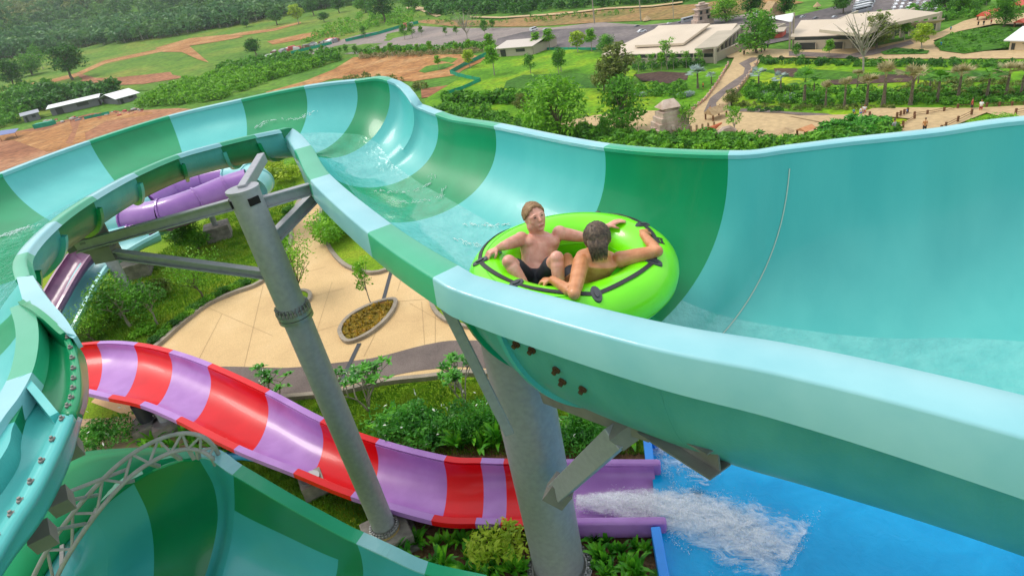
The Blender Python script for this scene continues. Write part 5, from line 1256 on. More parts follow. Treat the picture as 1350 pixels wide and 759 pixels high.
tp = thing('tarpaulin', 'blue tarpaulin awning on the red earth at the left edge', 'awning', G(14, 186)); c = G(16, 184); poly_slab(tp, [lift(G(2, 187), 1.6), lift(G(24, 183), 1.6), lift(G(30, 179), 2), lift(G(6, 182), 2)], .06, M('blue_tarp', (.10, .14, .34), rough=.6), 'sheet')
for q in ((3, 187), (24, 183)): g = G(*q); mb = MB(); mb.tube([g-Vector(tp.location), lift(g, 1.6)-Vector(tp.location)], .06, 5); mb.build('pole', WOOD, tp)
NETG = M('green_netting', (.0, .24, .13), rough=.7, col2=(.0, .32, .19), scale=1)
def net(label, px, hpx, name='net_fence'):
    P = [G(*p) for p in densify(px, 10, False)]; t = thing(name, label, 'fence', P[0]); o = P[0]
    for i in range(len(P)-1):
        a, b = P[i], P[i+1]; h = hpx*fwd(a)/FPX; mb = MB(); mb.bar(a-o+Vector((0, 0, h/2)), b-o+Vector((0, 0, h/2)), .05, h); mb.build('net_panel', NETG, t)
        mb = MB(); mb.tube([a-o, a-o+Vector((0, 0, h*1.15))], .05, 5); mb.build('post', WOOD, t)
net('green netting fence along the left side of the near car park', [(456, 56), (500, 46), (530, 37), (552, 32)], 4)
net('green netting fence behind the junk row, left of the near car park', [(384, 72), (410, 66), (438, 59)], 4)
net('green netting fence zigzagging round the orange earth and the bright lawn', [(642, 74), (612, 88), (594, 98), (614, 104), (634, 108), (612, 118), (588, 126)], 5)
net('low green netting at the back of the bright lawn', [(700, 66), (760, 66), (786, 66)], 3)
net('small green netting on the red earth beside the sheds', [(112, 158), (145, 151)], 4)
for i, (x, y, s) in enumerate([(40, 168, 5), (60, 163, 4), (92, 160, 4)]): pass
tb = thing('green_skip', 'dark green tarp-covered heap left of the sheds', 'heap', G(60, 167)); mb = MB(); mb.box((0, 0, .6), (5, 2.4, 1.2)); mb.build('cover', NETG, tb)
# junk row
JUNK = [M('junk_%s' % n, c, rough=.8) for n, c in (('white', (.6, .6, .6)), ('grey', (.25, .25, .26)), ('brown', (.2, .12, .08)), ('red', (.5, .1, .1)))]
mb = MB(); random.seed(3)
for i in range(70):
    x = random.uniform(358, 448); g = G(x, 73-(x-358)*.2+random.uniform(-2, 1)); s = random.uniform(.6, 1.9); mb.cm = random.randrange(4); mb.box(lift(g, s*.4), (s*1.4, s, s*.8), Matrix.Rotation(random.random()*3, 3, 'Z')@Matrix.Rotation(random.uniform(-.3, .3), 3, 'X'))
for i in range(60):
    x = random.uniform(60, 190); g = G(x, 162-(x-60)*.13+random.uniform(-3, 4)); s = random.uniform(.2, .8); mb.cm = random.randrange(4); mb.box(lift(g, s*.3), (s*1.6, s, s*.6), Matrix.Rotation(random.random()*3, 3, 'Z'))
o = mb.build('site_debris', JUNK); o['kind'] = 'stuff'
# stone gate tower, thatched hut, sail, monument
tg = G(926, 33); s = fwd(tg)/FPX; tw = thing('gate_tower', 'tiered pinkish stone gate tower behind the wide-roofed building', 'tower', tg)
for k, (w, z0, z1) in enumerate([(22, 0, 7), (18, 7, 12), (20, 12, 13.5), (15, 13.5, 19), (20, 19, 20.5), (12, 20.5, 24), (15, 24, 25.5), (7, 25.5, 28)]):
    mb = MB(); mb.box((0, 0, (z0+z1)/2*s), (w*s, w*s, (z1-z0)*s-.02*k)); mb.build('tier' if k % 2 == 0 or k == 1 else 'cornice', STONE, tw)
for x in (-5, 5):
    mb = MB(); mb.box((x*s, -9.2*s, 9.5*s), (3*s, 1*s, 4*s)); mb.build('niche', DARKG, tw); mb = MB(); mb.box((x*.8*s, -7.6*s, 16*s), (3*s, 1*s, 4*s)); mb.build('niche', DARKG, tw)
hg = G(1017, 28); s = fwd(hg)/FPX; ht = thing('thatched_hut', 'steep gabled thatched hut beyond the white sail canopy', 'hut', hg)
mb = MB(); mb.box((0, 0, 4*s), (20*s, 16*s, 8*s)); mb.build('wall', STONE, ht)
mb = MB(); w = 14*s; mb.add([(-w, -11*s, 7*s), (w, -11*s, 7*s), (0, -11*s, 24*s), (-w, 11*s, 7*s), (w, 11*s, 7*s), (0, 11*s, 24*s)], [(0, 1, 2), (5, 4, 3), (0, 2, 5, 3), (2, 1, 4, 5), (1, 0, 3, 4)]); mb.build('roof', THATCH, ht)
sg = G(1030, 48); sl = thing('sail_canopy', 'white triangular sail canopy between the thatched hut and the right building', 'canopy', sg)
q = [Z(1012, 23, -8.6), Z(1047, 17, -7.8), Z(1042, 29, -8.8)]; rows = []
for i in range(9):
    t = i/8; a = q[0].lerp(q[1], t); b = q[0].lerp(q[2], t); rows.append([a.lerp(b, u/6)-Vector((0, 0, .5*math.sin(math.pi*u/6)*t))-sg for u in range(7)])
addobj('sail', slab_mesh(rows, .04), WHITE, sl, True)
for p in q[1:]: mb = MB(); mb.tube([p-sg, Vector((p.x, p.y, FARZ))-sg], .12, 6); mb.build('mast', WALLB, sl)
house('red ticket booth under the white sail canopy', (1018, 52), (1030, 51), 3, 42, REDR, WALLB, 'booth', .3)
def gable_roof(label, px, w, d, h, zc, mat, name='roof_shelter'):
    g = G(*px); s = fwd(g)/FPX; t = thing(name, label, 'shelter', g, rz=.35)
    mb = MB(); W2, D2 = w*s/2, d*s/2; mb.add([(-W2, -D2, zc*s), (W2, -D2, zc*s), (-W2, 0, (zc+h)*s), (W2, 0, (zc+h)*s), (-W2, D2, zc*s), (W2, D2, zc*s)], [(0, 1, 3, 2), (2, 3, 5, 4), (0, 2, 4), (1, 5, 3), (0, 4, 5, 1)]); mb.build('roof', mat, t)
    for x in (-.85, .85):
        for y in (-.8, .8): mb = MB(); mb.tube([(x*W2, y*D2, 0), (x*W2, y*D2, zc*s)], .1, 5); mb.build('post', WOOD, t)
gable_roof('long red-roofed shelter beside the walkway near the right edge', (1303, 26), 32, 14, 5, 7, REDR)
gable_roof('red-roofed shelter cut by the top right corner', (1345, 12), 24, 14, 5, 6, REDR)
gable_roof('red-roofed stall at the right edge above the cream kiosk', (1350, 34), 26, 14, 4, 6, REDR)
gable_roof('small orange-roofed shelter in the shrubs before the bridge', (1062, 182), 20, 16, 4, 12, M('orange_tiles', (.50, .20, .08), rough=.8, col2=(.6, .28, .12), scale=3))
gable_roof('small thatched kiosk at the foot of the stair path', (944, 158), 26, 18, 8, 10, THATCH)
def parasol(label, px, r, hh):
    g = G(*px); s = fwd(g)/FPX; t = thing('thatched_parasol', label, 'parasol', g); mb = MB(); mb.tube([(0, 0, 0), (0, 0, hh*s)], .08, 6); mb.build('pole', WOOD, t); mb = MB(); mb.lathe((0, 0, 0), [(r*s, (hh-3)*s), (r*.95*s, (hh-2.4)*s), (r*.5*s, hh*s), (.02, (hh+2.5)*s)], 12); mb.build('thatch_top', THATCH, t)
parasol('straw parasol on the tan esplanade behind the far rim', (1034, 186), 12, 16); parasol('tiny straw parasol by the road, beyond the far car park', (853, 28), 6, 4); parasol('second tiny straw parasol by the road at the top edge', (1077, 12), 5, 6)
mg = G(884, 181); s = 1.35*fwd(mg)/FPX; mo = thing('stone_monument', 'pink stone stepped shrine with a red dragon boat base on the esplanade', 'monument', mg)
random.seed(9)
for k, (w, z0, z1) in enumerate([(36, 0, 6), (32, 6, 12), (30, 12, 17), (26, 17, 22), (22, 22, 27), (14, 27, 30)]):
    mb = MB(); mb.box((0, 0, (z0+z1)/2*s), (w*s, w*.7*s, (z1-z0)*s-.01), Matrix.Rotation(.06*k, 3, 'Z')); mb.build('step', STONE, mo)
mb = MB(); mb.add([(-9*s, -8*s, 30*s), (9*s, -8*s, 30*s), (12*s, 8*s, 30*s), (-12*s, 8*s, 30*s), (-5*s, 0, 37*s), (5*s, 0, 37*s)], [(0, 1, 5, 4), (1, 2, 5), (2, 3, 4, 5), (3, 0, 4), (3, 2, 1, 0)]); mb.build('roof', STONE, mo)
for k in range(16):
    a = k*.39; mb = MB(); mb.box((math.cos(a)*17*s, math.sin(a)*11*s, (6+random.random()*9)*s), (3*s, 3*s, 4*s), Matrix.Rotation(a, 3, 'Z')); mb.build('carved_block', STONE, mo)
hull = [(-44, 0, 4), (-40, 0, 2), (-20, 0, 1), (10, 0, 1), (36, 0, 4), (46, 0, 8)]; mb = MB(); mb.tube([(x*s, (-13)*s, z*s) for x, y, z in hull], [.5*s, 3*s, 3.6*s, 3.6*s, 3*s, .8*s], 8); mb.build('boat_hull', M('boat_red', (.52, .13, .05), rough=.7), mo)
for i in range(14):
    x = -34+i*5.6; mb = MB(); mb.box((x*s, -12*s, 8*s), (1.6*s, 1.6*s, 5*s)); mb.build('oarsman_figure', THATCH, mo)
rg = G(957, 182); s = fwd(rg)/FPX; ar = thing('rock_arch', 'pale rock grotto with a dark mouth, right of the monument', 'rock', rg)
mb = MB(); pts = [(-11, 0, 0), (-9, 0, 7), (-3, 0, 12), (4, 0, 12), (10, 0, 8), (12, 0, 0)]; mb.tube([(x*s, y*s, z*s) for x, y, z in pts], [4*s, 4.4*s, 4*s, 4.2*s, 4*s, 4.6*s], 7); mb.build('arch', STONE, ar)
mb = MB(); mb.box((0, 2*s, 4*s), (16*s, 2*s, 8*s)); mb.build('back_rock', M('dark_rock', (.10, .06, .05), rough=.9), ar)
# stair walls and bridge railings
def railing(label, px, hpx, kind='rail', name='railing', mat=WOOD, wallmat=None, step=9, every=1):
    P = [G(*p) for p in densify(px, step, False)]; o = P[0]; t = thing(name, label, 'railing' if not wallmat else 'wall', o)
    for i, p in enumerate(P):
        s = fwd(p)/FPX; h = hpx*s; q = p-o
        mb = MB(); mb.box(q+Vector((0, 0, h*.55)), (2.*s, 2.*s, h*1.1)); mb.build('post', mat, t)
        if i < len(P)-1:
            r = P[i+1]-o
            if wallmat: mb = MB(); mb.bar(q+Vector((0, 0, h*.4)), r+Vector((0, 0, h*.4)), 1.4*s, h*.8); mb.build('parapet', wallmat, t)
            else:
                for z in (.9, .6, .3): mb = MB(); mb.bar(q+Vector((0, 0, h*z)), r+Vector((0, 0, h*z)), .5*s, .5*s); mb.build('rail', mat, t)
RW = M('terracotta_wall', (.42, .22, .13), rough=.9, col2=(.52, .32, .2), scale=1)
railing('terracotta parapet wall along the left side of the stair path', [(912, 148), (930, 134), (946, 112), (960, 88)], 6, wallmat=RW, mat=STONE, name='parapet_wall', step=5)
railing('terracotta parapet wall along the right side of the stair path', [(962, 142), (970, 126), (985, 106), (998, 86)], 7, wallmat=RW, mat=STONE, name='parapet_wall', step=5)
railing('far timber railing of the bridge path running to the right edge', [(1205, 156), (1222, 154), (1244, 150), (1262, 146), (1300, 144), (1350, 142)], 8, step=15)
railing('near timber railing of the bridge path climbing behind the slide rim', [(1240, 176), (1246, 172), (1262, 164), (1280, 155)], 10, step=12)
railing('short timber railing at the right edge by the light green bush', [(1338, 154), (1360, 150)], 10, step=12)
railing('timber railing round the lookout left of the boy on the bridge path', [(1146, 156), (1156, 164), (1172, 169), (1190, 168), (1205, 160)], 8, step=14)
railing('timber railing behind the lookout', [(1182, 158), (1196, 152)], 9, step=4)
railing('timber railing descending beside the standing boy', [(1152, 190), (1168, 184), (1190, 172)], 7, step=12)
# lamp poles and power poles
for i, (x, y, t_) in enumerate([(784, 32, -40), (845, 29, -60), (888, 26, -50)]):
    g = G(x, y); s = fwd(g)/FPX; t = thing('power_pole', ['pale concrete power pole at the road, left of three', 'pale concrete power pole at the road, middle of three', 'thin power pole at the road behind the wide roof'][i], 'pole', g, 'power poles along the road')
    mb = MB(); mb.tube([(0, 0, 0), (0, 0, (y-t_*.4)*s)], [.9*s*(1, 1, .5)[i], .6*s], 6); mb.build('shaft', BARKP, t)
    mb = MB(); mb.box((0, 0, (y-t_*.4-2)*s*.95), (8*s, .6*s, .6*s)); mb.build('crossarm', BARKP, t)
# cars
CARW = M('car_white', (.70, .71, .73), rough=.25, coat=.6); CARG = M('car_silver', (.36, .38, .41), rough=.3, metal=.3, coat=.5); CARD = M('car_dark', (.04, .045, .06), rough=.25, coat=.6); GLASS = M('car_glass', (.02, .025, .03), rough=.08); TYRE = M('tyre', (.02, .02, .02), rough=.8)
def extr(prof, w0, w1):
    n = len(prof); vs = [(x, -(w0 if z < .75 else w1), z) for x, z in prof]+[(x, (w0 if z < .75 else w1), z) for x, z in prof]
    return vs, [tuple(range(n)), tuple(range(2*n-1, n-1, -1))]+[(i, n+i, n+(i+1) % n, (i+1) % n) for i in range(n)]
def carmesh(kind):
    if kind == 'van': body = [(-2.3, .35), (-2.35, .9), (-2.25, 1.95), (1.1, 2.0), (1.9, 1.15), (2.35, 1.0), (2.4, .35)]; gl = [(-2.0, 1.25), (-2.0, 1.75), (1.0, 1.78), (1.6, 1.25)]
    elif kind == 'bus': body = [(-4.8, .4), (-4.85, 2.8), (-4.6, 3.), (4.5, 3.), (4.8, 1.6), (4.85, .4)]; gl = [(-4.5, 1.6), (-4.5, 2.5), (4.3, 2.5), (4.6, 1.6)]
    else: body = [(-2.1, .35), (-2.15, .85), (-1.5, .95), (-.9, 1.4), (.5, 1.42), (1.1, .95), (2., .85), (2.15, .35)]; gl = [(-1.35, .97), (-.85, 1.34), (.45, 1.36), (.95, .97)]
    w1 = .86 if kind != 'bus' else 1.2; w0 = .9 if kind != 'bus' else 1.25
    a = MB(); a.add(*extr(body, w0, w1 if kind != 'car' else .74)); b = MB(); b.add(*extr(gl, w1+.02, (w1+.02) if kind != 'car' else .78))
    fr_ = gl[-1]; m1 = a.mesh('body'); m2 = b.mesh('window_band'); wm = MB(); wm.tube([(0, -.1, 0), (0, .1, 0)], .34, 10); m3 = wm.mesh('wheel'); return m1, m2, m3, (1.35 if kind != 'bus' else 3.)
CM = {k: carmesh(k) for k in ('van', 'car', 'bus')}
CB = {(k, c): None for k in CM for c in 'WGD'}
def car(kind, c, px, py, wpx, rz, label, group='vehicles in the far car parks'):
    g = G(px, py); s = wpx*fwd(g)/FPX/{'van': 4.6, 'car': 4.3, 'bus': 9.6}[kind]; t = thing({'van': 'parked_van', 'car': 'parked_car', 'bus': 'parked_bus'}[kind], label, {'van': 'van', 'car': 'car', 'bus': 'bus'}[kind], g, group, rz); t.scale = (s, s, s)
    m1, m2, m3, wx = CM[kind]
    if CB[kind, c] is None: CB[kind, c] = m1.copy(); CB[kind, c].materials.append({'W': CARW, 'G': CARG, 'D': CARD}[c])
    addobj('body', CB[kind, c], None, t); addobj('window_band', m2, GLASS, t)
    if wpx > 8:
        for x in (-wx, wx):
            for y in (-.85, .85): o = addobj('wheel', m3, TYRE, t); o.location = (x, y, .34)
for a in [('van', 'W', 704, 41, 11, .5, 'white van alone on the near asphalt, leftmost'), ('car', 'G', 720, 41, 10, .3, 'silver car parked right of the lone white van'), ('car', 'W', 846, 43, 12, .2, 'white car just above the corner of the wide roof'), ('car', 'D', 840, 36, 8, .2, 'dark car behind the white car by the wide roof'), ('car', 'W', 882, 32, 6, .2, 'small pale car half behind the wide roof'),
          ('bus', 'G', 908, 29, 20, .25, 'grey-white minibus left of the stone gate tower'), ('car', 'W', 997, 19, 12, .1, 'white car between the dark tree and the thatched hut'), ('car', 'D', 896, 31, 7, .2, 'dark car beside the grey-white minibus')]: car(*a)
for i in range(6): car('bus', 'W' if i % 2 else 'G', 1136+i*1.5, 17-i*3.4, 25, .15, ORD[i]+' bus from the front in the stacked row beside the round dark tree', 'white buses in a row, upper right')
random.seed(21)
for i in range(40):
    r = i % 5; c = i//5; x = 1176+c*9.5+r*2; y = 16-r*4.2-c*.4
    car('car', 'WGDW'[random.randrange(4)], x, y, 10, 1.2+random.uniform(-.1, .1), ORD[c]+' car from the left in the '+ORD[r]+' packed row beyond the right building', 'packed parked cars, upper right')
for i, (x, y) in enumerate([(1062, 30), (1075, 26), (1090, 30), (1100, 24), (1076, 36), (1058, 24)]): car('car', 'GDG'[i % 3], x, y, 9, .4, ['silver car beside the thatched hut, nearest', 'dark car beside the thatched hut', 'silver car in front of the right building roof', 'silver car near the round dark tree', 'dark car by the pink wall', 'silver car at the back beside the hut'][i])
tk = thing('site_truck', 'white truck beside an orange container at the end of the netting fence', 'truck', G(543, 36)); s = fwd(tk.location)/FPX
mb = MB(); mb.box((0, 0, 3.4*s), (5*s, 4*s, 5*s)); mb.build('body', CARW, tk); mb = MB(); mb.box((0, -2.1*s, 4.6*s), (4*s, .3*s, 1.4*s)); mb.build('window_band', GLASS, tk)
for x in (-1.6, 1.6): mb = MB(); mb.tube([(x*s, -2.2*s, .8*s), (x*s, 2.2*s, .8*s)], .8*s, 8); mb.build('wheel', TYRE, tk)
tk = thing('site_container', 'orange container left of the white truck', 'container', G(535, 37)); mb = MB(); mb.box((0, 0, 3*s), (4.6*s, 4*s, 6*s)); mb.build('box', M('container_orange', (.6, .2, .1), rough=.6), tk); mb = MB(); mb.box((0, -2.1*s, 3*s), (1.6*s, .2*s, 4.4*s)); mb.build('door', M('junk_brown', (0, 0, 0)), tk)
# ================================================================== raft
C0 = W(754, 358, 3.0); D0 = fwd(C0)
azr = math.atan2(C0.x, C0.y); Ru = Vector((math.cos(azr), -math.sin(azr), 0)); Rv = Vector((math.sin(azr), math.cos(azr), 0)); Rz = Vector((0, 0, 1))
tilt = math.radians(6); Rv2 = (Rv*math.cos(tilt)+Rz*math.sin(tilt)); roll_ = math.radians(-4); Ru2 = (Ru*math.cos(roll_)+Rz*math.sin(roll_)).normalized(); Rn = Ru2.cross(Rv2).normalized()
LIME = M('raft_lime_vinyl', (.16, .78, .0), col2=(.19, .84, .0), scale=3, rough=.32, coat=.35); STRAP = M('black_webbing', (.025, .025, .028), rough=.6); PATCH = M('grey_rubber_patch', (.06, .065, .075), rough=.45)
raft = thing('raft', 'lime green inflatable raft with black grab straps, carrying two riders', 'raft', C0)
def rp(a, rad, up): return Ru2*(rad[0]*math.cos(a))+Rv2*(rad[1]*math.sin(a))+Rn*up
AX, BX, TR = .665, .64, .235
def cen(a):
    k = 1+.05*math.cos(2*a-.6); return rp(a, (AX*k, BX*k), 0)
def tubept(a, b, r=TR):
    c = cen(a); o = (cen(a)); o = (o-Rn*o.dot(Rn)).normalized(); return c+o*(math.cos(b)*r)+Rn*(math.sin(b)*r*.96)
rows = [[tubept(6.28319*i/96, 6.28319*j/28)+Rn*0 for j in range(28)] for i in range(96)]
vs = [p for r in rows for p in r]; fs = [(i*28+j, ((i+1) % 96)*28+j, ((i+1) % 96)*28+(j+1) % 28, i*28+(j+1) % 28) for i in range(96) for j in range(28)]
addobj('outer_tube', pymesh('tube', vs, fs), LIME, raft, True)
vs = [Rn*-.1]+[rp(6.28319*i/48, (AX*.85, BX*.85), -.12) for i in range(48)]; fs = [(0, 1+i, 1+(i+1) % 48) for i in range(48)]
vs2 = vs+[v-Rn*.08 for v in vs]; fs2 = fs+[tuple(49+k for k in reversed(f)) for f in fs]+[(1+i, 50+i, 50+(i+1) % 48, 1+(i+1) % 48) for i in range(48)]
addobj('floor', pymesh('floor', vs2, fs2), M('raft_floor_green', (.06, .42, .01), rough=.4), raft, True)
def rpix(px, py):
    best = None
    for i in range(0, 360, 2):
        for b in range(0, 180, 6):
            p = C0+tubept(math.radians(i), math.radians(b)); u, v = proj(p); d = math.hypot(u-px, v-py)
            if best is None or d < best[0]: best = (d, math.radians(i), math.radians(b))
    return best
anch = [(632, 345), (680, 374), (786, 388), (862, 345), (848, 296), (788, 284), (716, 296)]
AN = [rpix(*p)[1:] for p in anch]
def band(pts, nrm, w, th, mat, name, parent):
    rows = []
    for i, p in enumerate(pts):
        d = (pts[min(i+1, len(pts)-1)]-pts[max(i-1, 0)]).normalized(); s = d.cross(nrm[i]).normalized()*w/2; rows.append([p-s, p+s])
    return addobj(name, slab_mesh(rows, th), mat, parent, False)
for k in range(len(AN)):
    a0, b0 = AN[k]; a1, b1 = AN[(k+1) % len(AN)]; da = (a1-a0+math.pi) % (2*math.pi)-math.pi
    pts = []; nr = []
    for i in range(15):
        t = i/14; a = a0+da*t; b = b0+(b1-b0)*t+.1*math.sin(math.pi*t); c = cen(a); p = tubept(a, b, TR+.004+.006*math.sin(math.pi*t)); pts.append(p); nr.append((p-c).normalized())
    band(pts, nr, .038, .012, STRAP, 'grab_strap', raft)
    o = rp(a0, (1, 1), 0); mb = MB(); c = tubept(a0, b0, TR); n_ = (c-cen(a0)).normalized(); t_ = (cen(a0+.02)-cen(a0-.02)).normalized(); s_ = n_.cross(t_)
    for (w1, w2, h0_, h1_) in ((.045, .085, -.02, .006), (.018, .045, .0, .018)):
        ring = []
        for q in range(16): an = q*math.pi/8; ring.append(t_*math.cos(an)*w1+s_*math.sin(an)*w2)
        for hh in (h0_, h1_): pass
        vs = [c+r_+n_*h0_ for r_ in ring]+[c+r_*.9+n_*h1_ for r_ in ring]; mb.add(vs, [tuple(range(16, 32)), tuple(range(15, -1, -1))]+[(q, (q+1) % 16, 16+(q+1) % 16, 16+q) for q in range(16)])
    mb.build('strap_patch', PATCH, raft)
# welded seams and the valve
SEAM = M('raft_seam', (.10, .58, .0), rough=.4)
for b0 in (.42*math.pi, .92*math.pi, -.12*math.pi):
    mb = MB(); mb.tube([tubept(6.28319*i/96, b0, TR+.001) for i in range(96)], .0035, 5, closed=True); mb.build('welded_seam', SEAM, raft, True)
vp = tubept(*rpix(800, 300)[1:]); mb = MB(); vn = (vp-cen(rpix(800, 300)[1])).normalized(); mb.tube([vp, vp+vn*.012], .03, 12); mb.tube([vp+vn*.012, vp+vn*.022], .018, 10); mb.build('valve', PATCH, raft)
# small print on the tube
a_, b_ = rpix(871, 318)[1:]
for da, db, la, lb in ((0, 0, .05, .012), (.05, .05, .012, .03), (-.06, .05, .012, .03), (0, .13, .06, .01)):
    pts = [tubept(a_+da+la*t, b_+db, TR+.003) for t in (-1, 0, 1)]; nr = [(p-cen(a_)).normalized() for p in pts]; band(pts, nr, lb*2, .002, STRAP, 'printed_mark', raft)
# ================================================================== people
SKIN1 = M('skin_pink', (.60, .26, .18), col2=(.72, .38, .28), scale=14, rough=.45, bump=.05); SKIN2 = M('skin_tan', (.50, .19, .07), col2=(.64, .29, .13), scale=12, rough=.42, bump=.05)
for m_ in (SKIN1, SKIN2):
    b_ = m_.node_tree.nodes['Principled BSDF']; b_.inputs['Coat Weight'].default_value = .18; b_.inputs['Coat Roughness'].default_value = .25; b_.inputs['Subsurface Weight'].default_value = .12; b_.inputs['Subsurface Radius'].default_value = (.02, .008, .004)
def J(px, py, dd): r = ray(px, py); return Vector(CAMP+r*((D0+dd)/float(-(RM.T@r)[2])))
def ball(mb, c, r, n=10, ax=None):
    r = r if hasattr(r, '__len__') else (r, r, r); X, Y, Z_ = ax or (Vector((1, 0, 0)), Vector((0, 1, 0)), Vector((0, 0, 1))); vs = []; fs = []
    for i in range(n+1):
        th = math.pi*i/n
        for k in range(n*2): ph = math.pi*k/n; vs.append(c+X*(r[0]*math.sin(th)*math.cos(ph))+Y*(r[1]*math.sin(th)*math.sin(ph))+Z_*(r[2]*math.cos(th)))
    m = n*2
    for i in range(n):
        for k in range(m): fs.append((i*m+k, i*m+(k+1) % m, (i+1)*m+(k+1) % m, (i+1)*m+k))
    mb.add(vs, fs)
def limb(mb, P, R, n=12, bulge=0):
    pts = []; rs = []
    for i in range(len(P)-1):
        for k in range(5):
            t = k/5; pts.append(P[i].lerp(P[i+1], t)); rs.append(lerp(R[i], R[i+1], t)*(1+bulge*math.sin(math.pi*t)))
    pts.append(P[-1]); rs.append(R[-1]); mb.tube(pts, rs, n)
    for p, r in zip(P, R): ball(mb, p, r*.99, 8)
def loft(mb, rings, n=20):
    vs = []; fs = []
    for c, X, a, Y, b in rings:
        for k in range(n):
            t = 2*math.pi*k/n; ct, st = math.cos(t), math.sin(t); vs.append(c+X*(a*math.copysign(abs(ct)**.85, ct))+Y*(b*math.copysign(abs(st)**.85, st)))
    for i in range(len(rings)-1):
        for k in range(n): fs.append((i*n+k, i*n+(k+1) % n, (i+1)*n+(k+1) % n, (i+1)*n+k))
    fs += [tuple(range(n-1, -1, -1)), tuple((len(rings)-1)*n+k for k in range(n))]; mb.add(vs, fs)
def hand(mb, wr, d, palm_n, s, curl=1., thumb=1):
    """palm from the wrist along d, palm side faces palm_n; five bent fingers"""
    d = d.normalized(); palm_n = (palm_n-d*palm_n.dot(d)).normalized(); sd = d.cross(palm_n).normalized(); L = .085*s
    for k in (-1.2, -.4, .4, 1.2): limb(mb, [wr+sd*k*.008*s, wr+d*L+sd*k*.02*s], [.017*s, .0135*s], 8)
    for k, fl in zip((-1.5, -.5, .5, 1.5), (.062, .074, .08, .07)):
        p = wr+d*L+sd*k*.0195*s; r = .0098*s; dd = d.copy(); pts = [p]
        for q, seg in enumerate((.45, .33, .25)):
            an = curl*(.75, .8, .6)[q]; dd = (dd*math.cos(an)+palm_n*math.sin(an)).normalized() if True else dd; pn = palm_n; p = p+dd*fl*s*seg*1.15; pts.append(p)
            palm_n_ = palm_n
        limb(mb, pts, [r*1.05, r, r*.95, r*.8], 8)
    b = wr+d*.03*s+sd*thumb*.024*s; m = b+(d*.6+sd*thumb*.7+palm_n*.45).normalized()*.038*s; e = m+(d*.7+palm_n*.7).normalized()*.034*s; limb(mb, [b, m, e], [.0145*s, .0125*s, .0095*s], 8)
def head(mb, c, fwdv, upv, s, hair=False):
    """c = skull centre; s = head height; returns frame"""
    f = fwdv.normalized(); u = (upv-f*upv.dot(f)).normalized(); r = f.cross(u).normalized()
    P = lambda a, b, cc: c+(r*a+f*b+u*cc)*s
    ball(mb, P(0, -.04, .10), (s*.33, s*.40, s*.38), 12, (r, f, u)); loft(mb, [(P(0, .05, .1), r, .31*s, f, .36*s), (P(0, .09, -.1), r, .29*s, f, .31*s), (P(0, .12, -.25), r, .235*s, f, .25*s), (P(0, .16, -.39), r, .15*s, f, .17*s), (P(0, .19, -.455), r, .09*s, f, .10*s)])
    limb(mb, [P(0, .39, .06), P(0, .50, -.10)], [.035*s, .052*s], 8); ball(mb, P(.045, .46, -.105), .034*s, 6); ball(mb, P(-.045, .46, -.105), .034*s, 6)
    ball(mb, P(0, .37, .12), (.18*s, .02*s, .03*s), 8, (r, f, u))
    for x in (-1, 1): ball(mb, P(x*.18, .29, -.10), (.07*s, .06*s, .06*s), 8, (r, f, u)); ball(mb, P(x*.335, -.02, -.02), (.035*s, .07*s, .11*s), 8, (r, f, u)); 
    ball(mb, P(0, .37, -.235), (.10*s, .06*s, .028*s), 8, (r, f, u)); ball(mb, P(0, .36, -.285), (.085*s, .055*s, .03*s), 8, (r, f, u)); ball(mb, P(0, .31, -.40), (.09*s, .07*s, .06*s), 8, (r, f, u))
    return P, (r, f, u)
def finish(mb, name, mat, parent, vox, smooth=6):
    o = mb.build(name, mat, parent, True); m = o.modifiers.new('r', 'REMESH'); m.mode = 'VOXEL'; m.voxel_size = vox; m.use_smooth_shade = True; s_ = o.modifiers.new('s', 'SMOOTH'); s_.factor = .5; s_.iterations = smooth; return o
def hairmesh(P, fr, s, mat, parent, longer=0., seed=0, name='hair', tight=1.):
    r, f, u = fr; rs = random.Random(seed); mb = MB(); n = 22; m = 36; vs = []
    def pt(th, ph):
        x, y, z = math.sin(th)*math.cos(ph), math.sin(th)*math.sin(ph), math.cos(th); k = (1+.07*noise.noise(Vector((x*5, y*5, z*9+seed)))+.02*math.sin(ph*17+z*4))*tight; return P(x*.352*k, -.05+y*.43*k, .10+z*.405*k)
    side = 1.72+max(0, longer)*.3; bkl = 2.0+longer
    def limf(ph):
        q = math.sin(ph); return (side-(side-.88-.05*math.sin(3*ph))*q**1.5 if q > 0 else side+(bkl-side)*(-q)**.5)+.05*math.sin(ph*13)
    for i in range(n+1):
        for j in range(m):
            ph = 2*math.pi*j/m; lim = limf(ph)
            vs.append(pt(min(lim, 2.9)*i/n, ph))
    fs = [(i*m+j, i*m+(j+1) % m, (i+1)*m+(j+1) % m, (i+1)*m+j) for i in range(n) for j in range(m)]
    mb.add(vs, fs); o = mb.build(name, mat, parent, True); md = o.modifiers.new('s', 'SOLIDIFY'); md.thickness = .03*s; md.offset = -1
    # loose locks
    lk = MB()
    for k in range(1300):
        ph = rs.uniform(0, 6.283); L_ = limf(ph); th = rs.uniform(.0, max(.2, L_-.1)); dph = rs.uniform(-.12, .12); ln = rs.uniform(.18, .4); P3 = []
        for q_ in range(4):
            a = pt(min(th+ln*q_/3, L_+.12), ph+dph*q_/3+.25*(1-min(1, th))*.3); o_ = (a-P(0, -.05, .1)).normalized(); P3.append(a+o_*s*(.004+.012*math.sin(math.pi*(q_+.4)/4)+rs.uniform(0, .008)))
        lk.tube(P3, [.007*s, .008*s, .007*s, .002*s], 4, caps=False)
    lo_ = lk.build('locks', mat, o, True); lo_['kind'] = 'stuff'; return o
